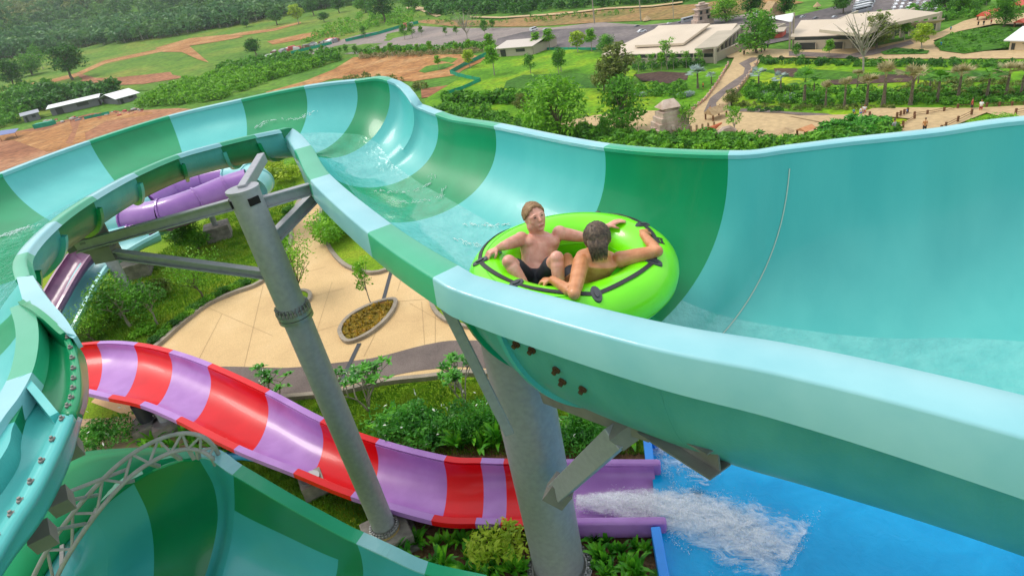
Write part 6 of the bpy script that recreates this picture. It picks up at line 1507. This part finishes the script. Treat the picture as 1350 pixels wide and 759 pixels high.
HAIR1 = M('hair_fair', (.20, .11, .045), col2=(.34, .20, .09), scale=60, rough=.6); HAIR2 = M('hair_wet_brown', (.035, .022, .014), col2=(.13, .085, .05), scale=50, rough=.6); SHORT = M('shorts_dark_navy', (.012, .014, .022), rough=.7)
EYE = M('eye_dark', (.05, .03, .02), rough=.3); LIP = M('lips', (.42, .14, .10), rough=.5)
toC = lambda p: (Vector(CAMP)-p).normalized()
def surf(px, py, off=.045):
    d, a, b = rpix(px, py); p = tubept(a, b); n_ = (p-cen(a)).normalized(); return C0+p+n_*off
# --- rider 1, facing the camera's right
S1 = 1.17
p1 = thing('person', 'fair-haired bare-chested rider in dark shorts facing the camera on the green raft', 'person', J(707, 362, .08)); o1 = Vector(p1.location)
def shift(mb, o): mb.v = [tuple(Vector(v)-o) for v in mb.v]; return mb
sR, sL = J(688, 314, .0), J(739, 306, .06); nk = J(714, 306, .06); ch = J(713, 322, .04); wa = J(708, 346, .02); pv = J(706, 363, .0)
X = (sL-sR).normalized(); up_ = (nk-pv).normalized(); X = (X-up_*X.dot(up_)*.6).normalized(); Yf = X.cross(up_).normalized()
if Yf.dot(toC(ch)) < 0: Yf = -Yf
bk = -Yf
mb = MB()
q = lambda p, d: p+bk*d
loft(mb, [(q(pv, .05)-up_*.06, X, .155, Yf, .12), (q(pv, .05), X, .16, Yf, .115), (q(wa, .06)-up_*.01, X, .135, Yf, .10), (q(ch, .07)-up_*.09, X, .15, Yf, .115), (q(ch, .07), X, .18, Yf, .13), (q(ch, .07)+up_*.06, X, .19, Yf, .12), (q(nk, .06)-up_*.03, X, .15, Yf, .085), (q(nk, .06)+up_*.01, X, .07, Yf, .06)])
for sx in (-1, 1): ball(mb, q(ch, -.015)+X*sx*.085+up_*.02, (.085, .045, .06), 8, (X, Yf, up_))
hc = J(705, 286, -.02); hs = .27
limb(mb, [q(nk, .06)-up_*.03, hc-up_*.07+bk*.03], [.066, .062])
fw = (toC(hc)*.90+Ru*.30-Rz*.10).normalized(); Pp, fr = head(mb, hc, fw, (Rz+Ru*-.08), hs)
limb(mb, [q(sR, .04), J(667, 323, -.14), surf(656, 334, .05)], [.062, .046, .030], bulge=.06); ball(mb, q(sR, .04)+up_*.0, .07, 8)
limb(mb, [q(sL, .04), J(771, 313, .14), surf(802, 301, .05)], [.062, .046, .030], bulge=.06); ball(mb, q(sL, .04), .07, 8)
hand(mb, surf(656, 334, .05), surf(645, 339, .035)-surf(656, 334, .05), -Rz, 1.1, .9, 1)
hand(mb, surf(802, 301, .05), surf(813, 297, .035)-surf(802, 301, .05), -Rz, 1.1, .35, -1)
hp = [pv+X*-.09-up_*.03, pv+X*.09-up_*.03]
kR, kL = J(671, 345, -.28), J(734, 340, -.32); aR, aL = J(694, 380, -.28), J(738, 388, -.3)
limb(mb, [hp[0], kR, aR], [.088, .062, .042], bulge=.05); limb(mb, [hp[1], kL, aL], [.088, .062, .042], bulge=.05)
for a in (aR, aL): limb(mb, [a, a+Ru*.09-Rz*.04-Rv*.05], [.042, .03])
finish(shift(mb, o1), 'body', SKIN1, p1, .0075)
mb = MB(); loft(mb, [(q(pv, .05)-up_*.09, X, .165, Yf, .13), (q(pv, .05)+up_*.035, X, .168, Yf, .125), (q(pv, .05)+up_*.055, X, .156, Yf, .115)])
for a, k in ((hp[0], kR), (hp[1], kL)): limb(mb, [a, a.lerp(k, .62)], [.102, .092])
finish(shift(mb, o1), 'shorts', SHORT, p1, .01)
Pq = lambda a, b, c: Pp(a, b, c)-o1
hairmesh(Pq, fr, hs, HAIR1, p1, -.1, 3, tight=.965)
for x in (-1, 1):
    mb = MB(); ball(mb, Pq(x*.125, .388, .035), (.045*hs, .03*hs, .022*hs), 8, fr); mb.build('eye', EYE, p1, True)
    mb = MB(); ball(mb, Pq(x*.13, .405, .115), (.065*hs, .012*hs, .009*hs), 8, fr); mb.build('eyebrow', HAIR1, p1, True)
mb = MB(); ball(mb, Pq(0, .405, -.262), (.10*hs, .03*hs, .026*hs), 8, fr); mb.build('lips', LIP, p1, True)
mb = MB(); c = J(657, 329.5, -.02)-o1; d = (J(655, 331, 0)-J(665, 322, 0)).normalized(); mb.tube([c-d*.012, c+d*.012], .040, 12); mb.build('wristband', M('wristband_blue_grey', (.30, .36, .48), rough=.5), p1)
# --- rider 2, back to the camera
p2 = thing('person', 'dark-haired rider seen from behind, leaning on the near side of the green raft', 'person', J(785, 372, -.4)); o2 = Vector(p2.location)
sL, sR = J(768, 352, -.42), J(820, 348, -.34); nk = J(791, 342, -.42); ch = J(789, 356, -.36); wa = J(779, 374, -.25); pv = J(768, 384, -.12)
X = (sR-sL).normalized(); up_ = (nk-pv).normalized(); X = (X-up_*X.dot(up_)).normalized(); Yb = X.cross(up_).normalized()
if Yb.dot(toC(ch)) < 0: Yb = -Yb
q = lambda p, d: p-Yb*d
mb = MB()
loft(mb, [(q(pv, .07), X, .17, Yb, .12), (q(wa, .07), X, .15, Yb, .105), (q(ch, .08), X, .185, Yb, .12), (q(ch, .08)+up_*.06, X, .20, Yb, .115), (q(nk, .07)-up_*.03, X, .15, Yb, .085), (q(nk, .07)+up_*.015, X, .07, Yb, .06)])
hc = J(788, 317, -.36); hs2 = .30
limb(mb, [q(nk, .07)-up_*.03, hc-Rz*.08], [.068, .066])
Pp2, fr2 = head(mb, hc, (-toC(hc)*1.+Ru*.05+Rz*-.22).normalized(), Rz+Ru*-.05, hs2)
eL, wL = J(757, 387, -.72), surf(727, 377, .05)
limb(mb, [q(sL, .05), eL, wL], [.070, .052, .034], bulge=.06); ball(mb, q(sL, .05), .072, 8)
eR, wR = surf(862, 340, .07), surf(850, 316, .06)
limb(mb, [q(sR, .05), eR, wR], [.070, .050, .034], bulge=.06); ball(mb, q(sR, .05), .074, 8)
hand(mb, wL, surf(712, 374, .035)-wL, -Rz, 1.12, 1.0, 1); hand(mb, wR, surf(849, 304, .03)-wR, -Rz, 1.12, .9, -1)
# drawn-up leg with the foot by the other rider
kn = J(752, 352, .05); ft = J(757, 372, -.05)
limb(mb, [pv+X*-.05, J(748, 340, .16), J(757, 372, .05)], [.088, .05, .04]); limb(mb, [pv+X*.08, J(800, 352, .3), J(775, 372, .3)], [.088, .062, .045])
limb(mb, [J(757, 372, .05), J(747, 380, .02)], [.04, .03])
finish(shift(mb, o2), 'body', SKIN2, p2, .0078)
mb = MB(); loft(mb, [(q(pv, .07)-up_*.06, X, .185, Yb, .13), (q(pv, .07)+up_*.03, X, .178, Yb, .125)]); limb(mb, [pv+X*-.05, (pv+X*-.05).lerp(J(748, 340, .16), .5)], [.10, .09]); finish(shift(mb, o2), 'shorts', SHORT, p2, .012)
hairmesh(lambda a, b, c: Pp2(a, b, c)-o2, fr2, hs2, HAIR2, p2, .75, 8)
nf = fr2[1]; mb = MB()
for kx in range(15):
    xx = (kx-7)/7*.25
    for kk in range(3):
        a0_ = Pp2(xx, -.42+.35*abs(xx)-.02*kk, -.02); a1_ = Pp2(xx*.95, -.42+.3*abs(xx)-.01*kk, -.26); a2_ = Pp2(xx*.8, -.34+.2*abs(xx), -.46-.05*((kx*7+kk*3) % 4)); mb.tube([a0_, a1_, a2_], [.035*hs2, .032*hs2, .008*hs2], 5)
shift(mb, o2).build('nape_hair', HAIR2, p2, True)
mb = MB(); c = J(850, 317.5, -.06)-o2; d = (wR-eR).normalized(); mb.tube([c-d*.014, c+d*.014], .043, 12); mb.build('wristband', M('wristband_white', (.75, .75, .75), rough=.5), p2)
# --- visitors on the far paths
def visitor_mesh(pose):
    mb = MB(); V3 = Vector; hz = 1.5
    if pose == 'stand':
        for x in (-.09, .09): limb(mb, [V3((x, 0, .82)), V3((x*1.2, .02, .45)), V3((x*1.2, 0, .07))], [.085, .06, .04], 8); limb(mb, [V3((x*1.2, 0, .04)), V3((x*1.3, -.14, .03))], [.04, .03], 8)
        loft(mb, [(V3((0, 0, .78)), V3((1, 0, 0)), .15, V3((0, 1, 0)), .11), (V3((0, 0, 1.0)), V3((1, 0, 0)), .13, V3((0, 1, 0)), .09), (V3((0, 0, 1.28)), V3((1, 0, 0)), .18, V3((0, 1, 0)), .10), (V3((0, 0, 1.38)), V3((1, 0, 0)), .07, V3((0, 1, 0)), .06)], 12)
        for x in (-1, 1): limb(mb, [V3((x*.18, 0, 1.32)), V3((x*.24, .04, 1.05)), V3((x*.22, -.08, .84))], [.05, .04, .03], 8)
        limb(mb, [V3((0, 0, 1.38)), V3((0, -.02, 1.5))], [.05, .05], 8); ball(mb, V3((0, -.02, 1.58)), (.085, .10, .12), 8)
        top, bot, hd = (.84, 1.36), (.5, .86), 1.6
    else:
        for x in (-.1, .1): limb(mb, [V3((x, 0, .42)), V3((x*1.4, -.4, .5)), V3((x*1.4, -.42, .07))], [.085, .06, .04], 8); limb(mb, [V3((x*1.4, -.42, .04)), V3((x*1.4, -.56, .03))], [.04, .03], 8)
        loft(mb, [(V3((0, 0, .36)), V3((1, 0, 0)), .16, V3((0, 1, 0)), .12), (V3((0, 0, .6)), V3((1, 0, 0)), .14, V3((0, 1, 0)), .1), (V3((0, -.04, .88)), V3((1, 0, 0)), .18, V3((0, 1, 0)), .1), (V3((0, -.05, .98)), V3((1, 0, 0)), .07, V3((0, 1, 0)), .06)], 12)
        for x in (-1, 1): limb(mb, [V3((x*.18, -.03, .92)), V3((x*.24, -.1, .66)), V3((x*.15, -.35, .58))], [.05, .04, .03], 8)
        limb(mb, [V3((0, -.05, .98)), V3((0, -.07, 1.1))], [.05, .05], 8); ball(mb, V3((0, -.07, 1.18)), (.085, .10, .12), 8); top, bot, hd = (.42, .96), (.3, .44), 1.2
    return mb, top, bot, hd
VM = {}
for pose in ('stand', 'sit'):
    mb, top, bot, hd = visitor_mesh(pose); tmp = finish(mb, 'body', None, None, .03, 1)
    dg = bpy.context.evaluated_depsgraph_get(); me = bpy.data.meshes.new_from_object(tmp.evaluated_get(dg)); bpy.data.objects.remove(tmp)
    y0 = 0 if pose == 'stand' else -.03
    s1 = MB(); loft(s1, [(Vector((0, 0, top[0]-.04)), Vector((1, 0, 0)), .165, Vector((0, 1, 0)), .125), (Vector((0, y0*.5, (top[0]+top[1])/2)), Vector((1, 0, 0)), .16, Vector((0, 1, 0)), .12), (Vector((0, y0, top[1]-.08)), Vector((1, 0, 0)), .20, Vector((0, 1, 0)), .12), (Vector((0, y0, top[1]+.01)), Vector((1, 0, 0)), .10, Vector((0, 1, 0)), .08)], 14)
    for x in (-1, 1): limb(s1, [Vector((x*.18, y0, top[1]-.05)), Vector((x*.225, y0+.02, top[1]-.2))], [.065, .06], 8)
    s2 = MB()
    if pose == 'stand':
        for x in (-.09, .09): limb(s2, [Vector((x, 0, .82)), Vector((x*1.15, .02, .52))], [.105, .095], 8)
    else:
        for x in (-.1, .1): limb(s2, [Vector((x, 0, .42)), Vector((x*1.3, -.3, .48))], [.105, .09], 8)
    s3 = MB(); ball(s3, Vector((0, .0 if pose == 'stand' else -.05, hd+.02)), (.10, .115, .11), 8)
    VM[pose] = (me, s1.mesh('shirt'), s2.mesh('shorts'), s3.mesh('hair'))
def cloth(n, c): return M('cloth_'+n, c, rough=.8)
def visitor(px, py, hpx, label, shirt=None, shorts='navy', pose='stand', rz=0.):
    g = G(px, py, .05); h = hpx*fwd(g)/FPX/(1.7 if pose == 'stand' else 1.3); t = thing('person', label, 'person', g, None, rz); t.scale = (h, h, h); me, a, b, c = VM[pose]
    m_ = me.copy(); m_.materials.clear(); addobj('body', m_, SKIN2, t, True)
    PAL = dict(white=(.75, .75, .75), navy=(.02, .03, .09), blue=(.04, .16, .5), teal=(.02, .34, .5), red=(.35, .04, .04), dark=(.03, .03, .035), grey=(.3, .3, .32), orange=(.6, .2, .04))
    if shirt: m_ = a.copy(); addobj('shirt', m_, cloth(shirt, PAL[shirt]), t, True)
    m_ = b.copy(); addobj('shorts', m_, cloth(shorts, PAL[shorts]), t, True); m_ = c.copy(); addobj('hair', m_, HAIR2, t, True)
visitor(1177, 181, 24, 'boy in a pale shirt and blue shorts standing on the bridge path', 'grey', 'blue', rz=.4)
visitor(1218, 176, 20, 'bare-chested boy with dark hair just above the far slide rim', None, 'dark', rz=-.4)
visitor(1280, 147, 17, 'visitor in dark red walking by the far railing', 'red', 'dark', rz=1.)
visitor(1292, 149, 17, 'visitor in a white shirt and red shorts by the far railing', 'white', 'red', rz=-1.)
visitor(1134, 153, 12, 'visitor in white sitting left of the lookout, nearer one', 'white', 'blue', 'sit', .5)
visitor(1139, 151, 13, 'second visitor in white beside the lookout, farther one', 'white', 'red', 'sit', -.5)
visitor(1125, 152, 9, 'crouching visitor in a teal top at the lawn edge', 'teal', 'dark', 'sit', .2)
visitor(936, 149, 9, 'seated visitor at the foot of the stair path, left one', 'orange', 'dark', 'sit', .3)
visitor(949, 149, 11, 'seated visitor in orange at the foot of the stair path, right one', 'red', 'dark', 'sit', -.3)
visitor(927, 118, 9, 'visitor in orange leaning on the left parapet wall', 'orange', 'dark', rz=.5)
visitor(1195, 153, 10, 'visitor in blue standing behind the lookout posts', 'blue', 'dark', rz=.8)
for i, (x, y) in enumerate([(981, 75), (1004, 72), (1008, 70), (1012, 66), (986, 66)]): visitor(x, y, 9, ['visitor in dark clothes left of the forecourt tree', 'visitor in dark clothes at the right of the forecourt tree', 'visitor in grey behind the pair at the forecourt tree', 'visitor in navy nearest the right building', 'visitor in red behind the forecourt tree trunk'][i], ['dark', 'dark', 'grey', 'navy', 'red'][i], 'dark', rz=i)
visitor(1018, 53, 7, 'visitor in blue in front of the red ticket booth', 'blue', 'dark'); visitor(1240, 63, 8, 'visitor in a teal shirt beside the green planting bed', 'teal', 'blue'); visitor(1253, 42, 7, 'visitor in a teal shirt at the top of the walkway', 'teal', 'dark')
visitor(1289, 36, 8, 'visitor in dark clothes below the long red shelter, left', 'dark', 'dark'); visitor(1296, 36, 9, 'visitor in black below the long red shelter, middle', 'dark', 'grey'); visitor(1306, 34, 8, 'visitor in brown below the long red shelter, right', 'red', 'grey')
# ================================================================== running water and splash
def ray_plane(px, py, z): return W(px, py, (CZ-z)/K)
zwf = CZ-8.34*K
# foam plume: drops and streaks thrown up along the jet, denser near its core
core = [(760, 660), (820, 662), (870, 668), (910, 676), (960, 694), (1010, 715), (1050, 735)]
CP = cr([ray_plane(x, y, zwf+.05) for x, y in core], 12); rs = np.random.default_rng(12)
P = []; S = []
npth = len(CP)
for k in range(12000):
    u = rs.random()**.85; i = min(npth-2, int(u*(npth-1))); c = CP[i]; d = (CP[i+1]-CP[i]).normalized(); o = Vector((-d.y, d.x, 0))
    wd = .10+.5*u**.9; a = rs.normal()*wd*.75; n_ = noise.noise(Vector((c.x*2.2+d.x*a*3, c.y*2.2+a*4, 1.3)))+.6*noise.noise(Vector((c.x*7+a*9, c.y*7-a*6, 4.)))
    if n_ < -.12+.55*max(0, abs(a)/wd-.5)+.25*max(0, u-.55): continue
    z = abs(rs.normal())*(.05+.16*u*(1-u)*2)*math.exp(-(a/wd)**2)
    p = c+o*a+Vector((rs.normal()*.03, rs.normal()*.03, z-.04)); P.append(p); S.append((.0032 if rs.random() < .9 else .007)*(1-.3*u))
for k in range(6000):      # second burst in the top corner of the pool
    u = rs.random(); c = ray_plane(870+75*u**1.2, 600+34*u, zwf); a = rs.normal()*(.08+.22*u); p = c+Vector((a*.6, a+rs.normal()*.1, abs(rs.normal())*.12*(1-u)-.02))
    n_ = noise.noise(Vector((p.x*3.5, p.y*3.5, 7.3)))+.5*noise.noise(Vector((p.x*9, p.y*9, 2.)))
    if n_ < -.05+.4*u: continue
    P.append(p); S.append(.0035*(1-.4*u))
P = np.array([tuple(p) for p in P]); S = np.array(S); n = len(P)
oct_ = np.array([(1, 0, 0), (-1, 0, 0), (0, 1, 0), (0, -1, 0), (0, 0, 1), (0, 0, -1)], float); of = np.array([(0, 2, 4), (2, 1, 4), (1, 3, 4), (3, 0, 4), (2, 0, 5), (1, 2, 5), (3, 1, 5), (0, 3, 5)])
st = rs.normal(size=(n, 3)); st /= np.linalg.norm(st, axis=1, keepdims=True)
V = P[:, None, :]+oct_[None]*S[:, None, None]*(1+.0*st[:, None, :]); ext = (oct_@st.T).T[:, :, None]*st[:, None, :]*S[:, None, None]*rs.random((n, 1, 1))*3.5
V = (V+ext).reshape(-1, 3); F = (of[None]+6*np.arange(n)[:, None, None]).reshape(-1, 3)
FO = M('foam_drops', (.93, .95, .98), rough=.7)
for m__ in (FO,):
    nt = m__.node_tree; t_ = nt.nodes.new('ShaderNodeBsdfTranslucent'); t_.inputs[0].default_value = (.95, .96, .98, 1); x_ = nt.nodes.new('ShaderNodeMixShader'); x_.inputs[0].default_value = .5
    nt.links.new(nt.nodes['Principled BSDF'].outputs[0], x_.inputs[1]); nt.links.new(t_.outputs[0], x_.inputs[2]); nt.links.new(x_.outputs[0], nt.nodes['Material Output'].inputs[0])
o = addobj('splash_foam', np_mesh('splash', V, F), FO); o['kind'] = 'stuff'
for p in o.data.polygons: p.use_smooth = True
# foam sheets: churned water surface, broken up into threads where it thins
m = bpy.data.materials.new('foam_threads'); m.use_nodes = True; nt = m.node_tree; b_ = nt.nodes['Principled BSDF']; L = nt.links.new
b_.inputs['Base Color'].default_value = (.99, .99, 1, 1); b_.inputs['Roughness'].default_value = .6
g = nt.nodes.new('ShaderNodeNewGeometry'); n1 = nt.nodes.new('ShaderNodeTexNoise'); n1.inputs['Scale'].default_value = 7.5; n1.inputs['Detail'].default_value = 10; n1.inputs['Roughness'].default_value = .72; n1.inputs['Distortion'].default_value = 1.5; mp_ = nt.nodes.new('ShaderNodeMapping'); mp_.vector_type = 'TEXTURE'; mp_.inputs['Rotation'].default_value = (0, 0, -.45); mp_.inputs['Scale'].default_value = (2.2, 1, 1); L(g.outputs['Position'], mp_.inputs[0]); L(mp_.outputs[0], n1.inputs['Vector'])
at = nt.nodes.new('ShaderNodeAttribute'); at.attribute_name = 'dens'
sb = nt.nodes.new('ShaderNodeMath'); sb.operation = 'ADD'; L(n1.outputs['Fac'], sb.inputs[0]); L(at.outputs['Fac'], sb.inputs[1])
mr = nt.nodes.new('ShaderNodeMapRange'); mr.inputs[1].default_value = .54; mr.inputs[2].default_value = .80; L(sb.outputs[0], mr.inputs[0]); L(mr.outputs[0], b_.inputs['Alpha'])
t_ = nt.nodes.new('ShaderNodeBsdfTranslucent'); t_.inputs[0].default_value = (.95, .96, .98, 1); tr_ = nt.nodes.new('ShaderNodeBsdfTransparent'); x1 = nt.nodes.new('ShaderNodeMixShader'); x1.inputs[0].default_value = .45; x2 = nt.nodes.new('ShaderNodeMixShader')
L(b_.outputs[0], x1.inputs[1]); L(t_.outputs[0], x1.inputs[2]); L(mr.outputs[0], x2.inputs[0]); L(tr_.outputs[0], x2.inputs[1]); L(x1.outputs[0], x2.inputs[2]); L(x2.outputs[0], nt.nodes['Material Output'].inputs[0])
for l_ in list(b_.inputs['Alpha'].links): nt.links.remove(l_)
def foam_sheet(path, w0, w1, dens, z0, amp, seed, name='splash_foam'):
    rows = []; at_ = []; N_ = len(path)
    for i in range(N_*2-1):
        c = path[i//2] if i % 2 == 0 else path[i//2].lerp(path[min(i//2+1, N_-1)], .5); j_ = min(i//2, N_-2); d = (path[j_+1]-path[j_]).normalized(); o_ = Vector((-d.y, d.x, 0)); u = i/(N_*2-2); r = []
        for j in range(49):
            q = j/24-1; a = q*lerp(w0, w1, u**.8); x, y = c.x+o_.x*a, c.y+o_.y*a; e = 1-q*q
            h = (noise.noise(Vector((x*5, y*5, seed)))*.5+noise.noise(Vector((x*13, y*13, seed+5)))*.4+.4)*e
            r.append(Vector((x, y, c.z+z0+amp*h*math.sin(math.pi*min(1, .15+u*.85))))); at_.append(dens*(e**.8)*(1-.55*u)-.22*(1-e)-.12*(u > .97))
        rows.append(r)
    me = grid_mesh(rows); A = me.attributes.new('dens', 'FLOAT', 'POINT'); A.data.foreach_set('value', at_); o = addobj(name, me, m, None, True); o['kind'] = 'stuff'
foam_sheet(CP, .16, .95, .42, -.02, .06, 1.)
foam_sheet(CP, .12, .7, .26, .03, .08, 7.)
foam_sheet(CP, .1, .6, .12, .06, .12, 17.)
foam_sheet(cr([ray_plane(x, y, zwf) for x, y in ((866, 588), (885, 604), (915, 618), (945, 636))], 8), .25, .4, .2, .015, .06, 3.)
foam_sheet(cr([ray_plane(x, y, zwf) for x, y in ((880, 640), (930, 650), (1000, 668))], 8), .2, .5, -.0, .012, .01, 9.)
# thin froth lines on the slide's running water
SW = M('froth', (.75, .86, .84), rough=.4)
def froth(pts, seed, w=.02, n=90):
    rs = random.Random(seed); mb = MB(); C_ = [p for p in pts]
    for k in range(n):
        i = rs.randrange(len(C_)-1); p = C_[i].lerp(C_[i+1], rs.random())+Vector((rs.gauss(0, w), rs.gauss(0, w), .012)); d = (C_[i+1]-C_[i]).normalized()+Vector((rs.gauss(0, .3), rs.gauss(0, .3), 0)); l = rs.uniform(.006, .03)
        mb.tube([p-d*l, p+Vector((0, 0, .01)), p+d*l], [.002, rs.uniform(.002, .004), .002], 4, caps=False)
    o = mb.build('froth', SW); o['kind'] = 'stuff'
def on_slide(px, py):
    best = None
    for i in range(0, len(ROWS)):
        for j in range(10, 40):
            u, v = proj(ROWS[i][j]); dd = math.hypot(u-px, v-py)
            if best is None or dd < best[0]: best = (dd, ROWS[i][j])
    return best[1].copy()
for k, line in enumerate([[(340, 170), (360, 160), (395, 157), (415, 150)], [(0, 308), (25, 306), (48, 300)], [(497, 250), (520, 254), (548, 252), (568, 240), (571, 228)], [(512, 268), (545, 270), (575, 262), (590, 246)], [(600, 322), (625, 330), (650, 322), (676, 316)], [(610, 300), (640, 305), (670, 296)]]):
    froth(cr([on_slide(*p) for p in line], 4), k, .045 if k < 2 else .02, 70 if k < 2 else 40)
# ================================================================== air
hz = bpy.data.materials.new('haze'); hz.use_nodes = True; nt = hz.node_tree
for n_ in list(nt.nodes):
    if n_.type != 'OUTPUT_MATERIAL': nt.nodes.remove(n_)
pv_ = nt.nodes.new('ShaderNodeVolumePrincipled'); pv_.inputs['Color'].default_value = (.80, .88, .95, 1); pv_.inputs['Density'].default_value = .00015; pv_.inputs['Anisotropy'].default_value = .2
nt.links.new(pv_.outputs[0], nt.nodes['Material Output'].inputs['Volume'])
mb = MB(); mb.box((0, 700, 75), (4600, 4600, 180)); o = mb.build('haze', hz); o['kind'] = 'stuff'
SC.cycles.volume_bounces = 1; SC.cycles.volume_max_steps = 64
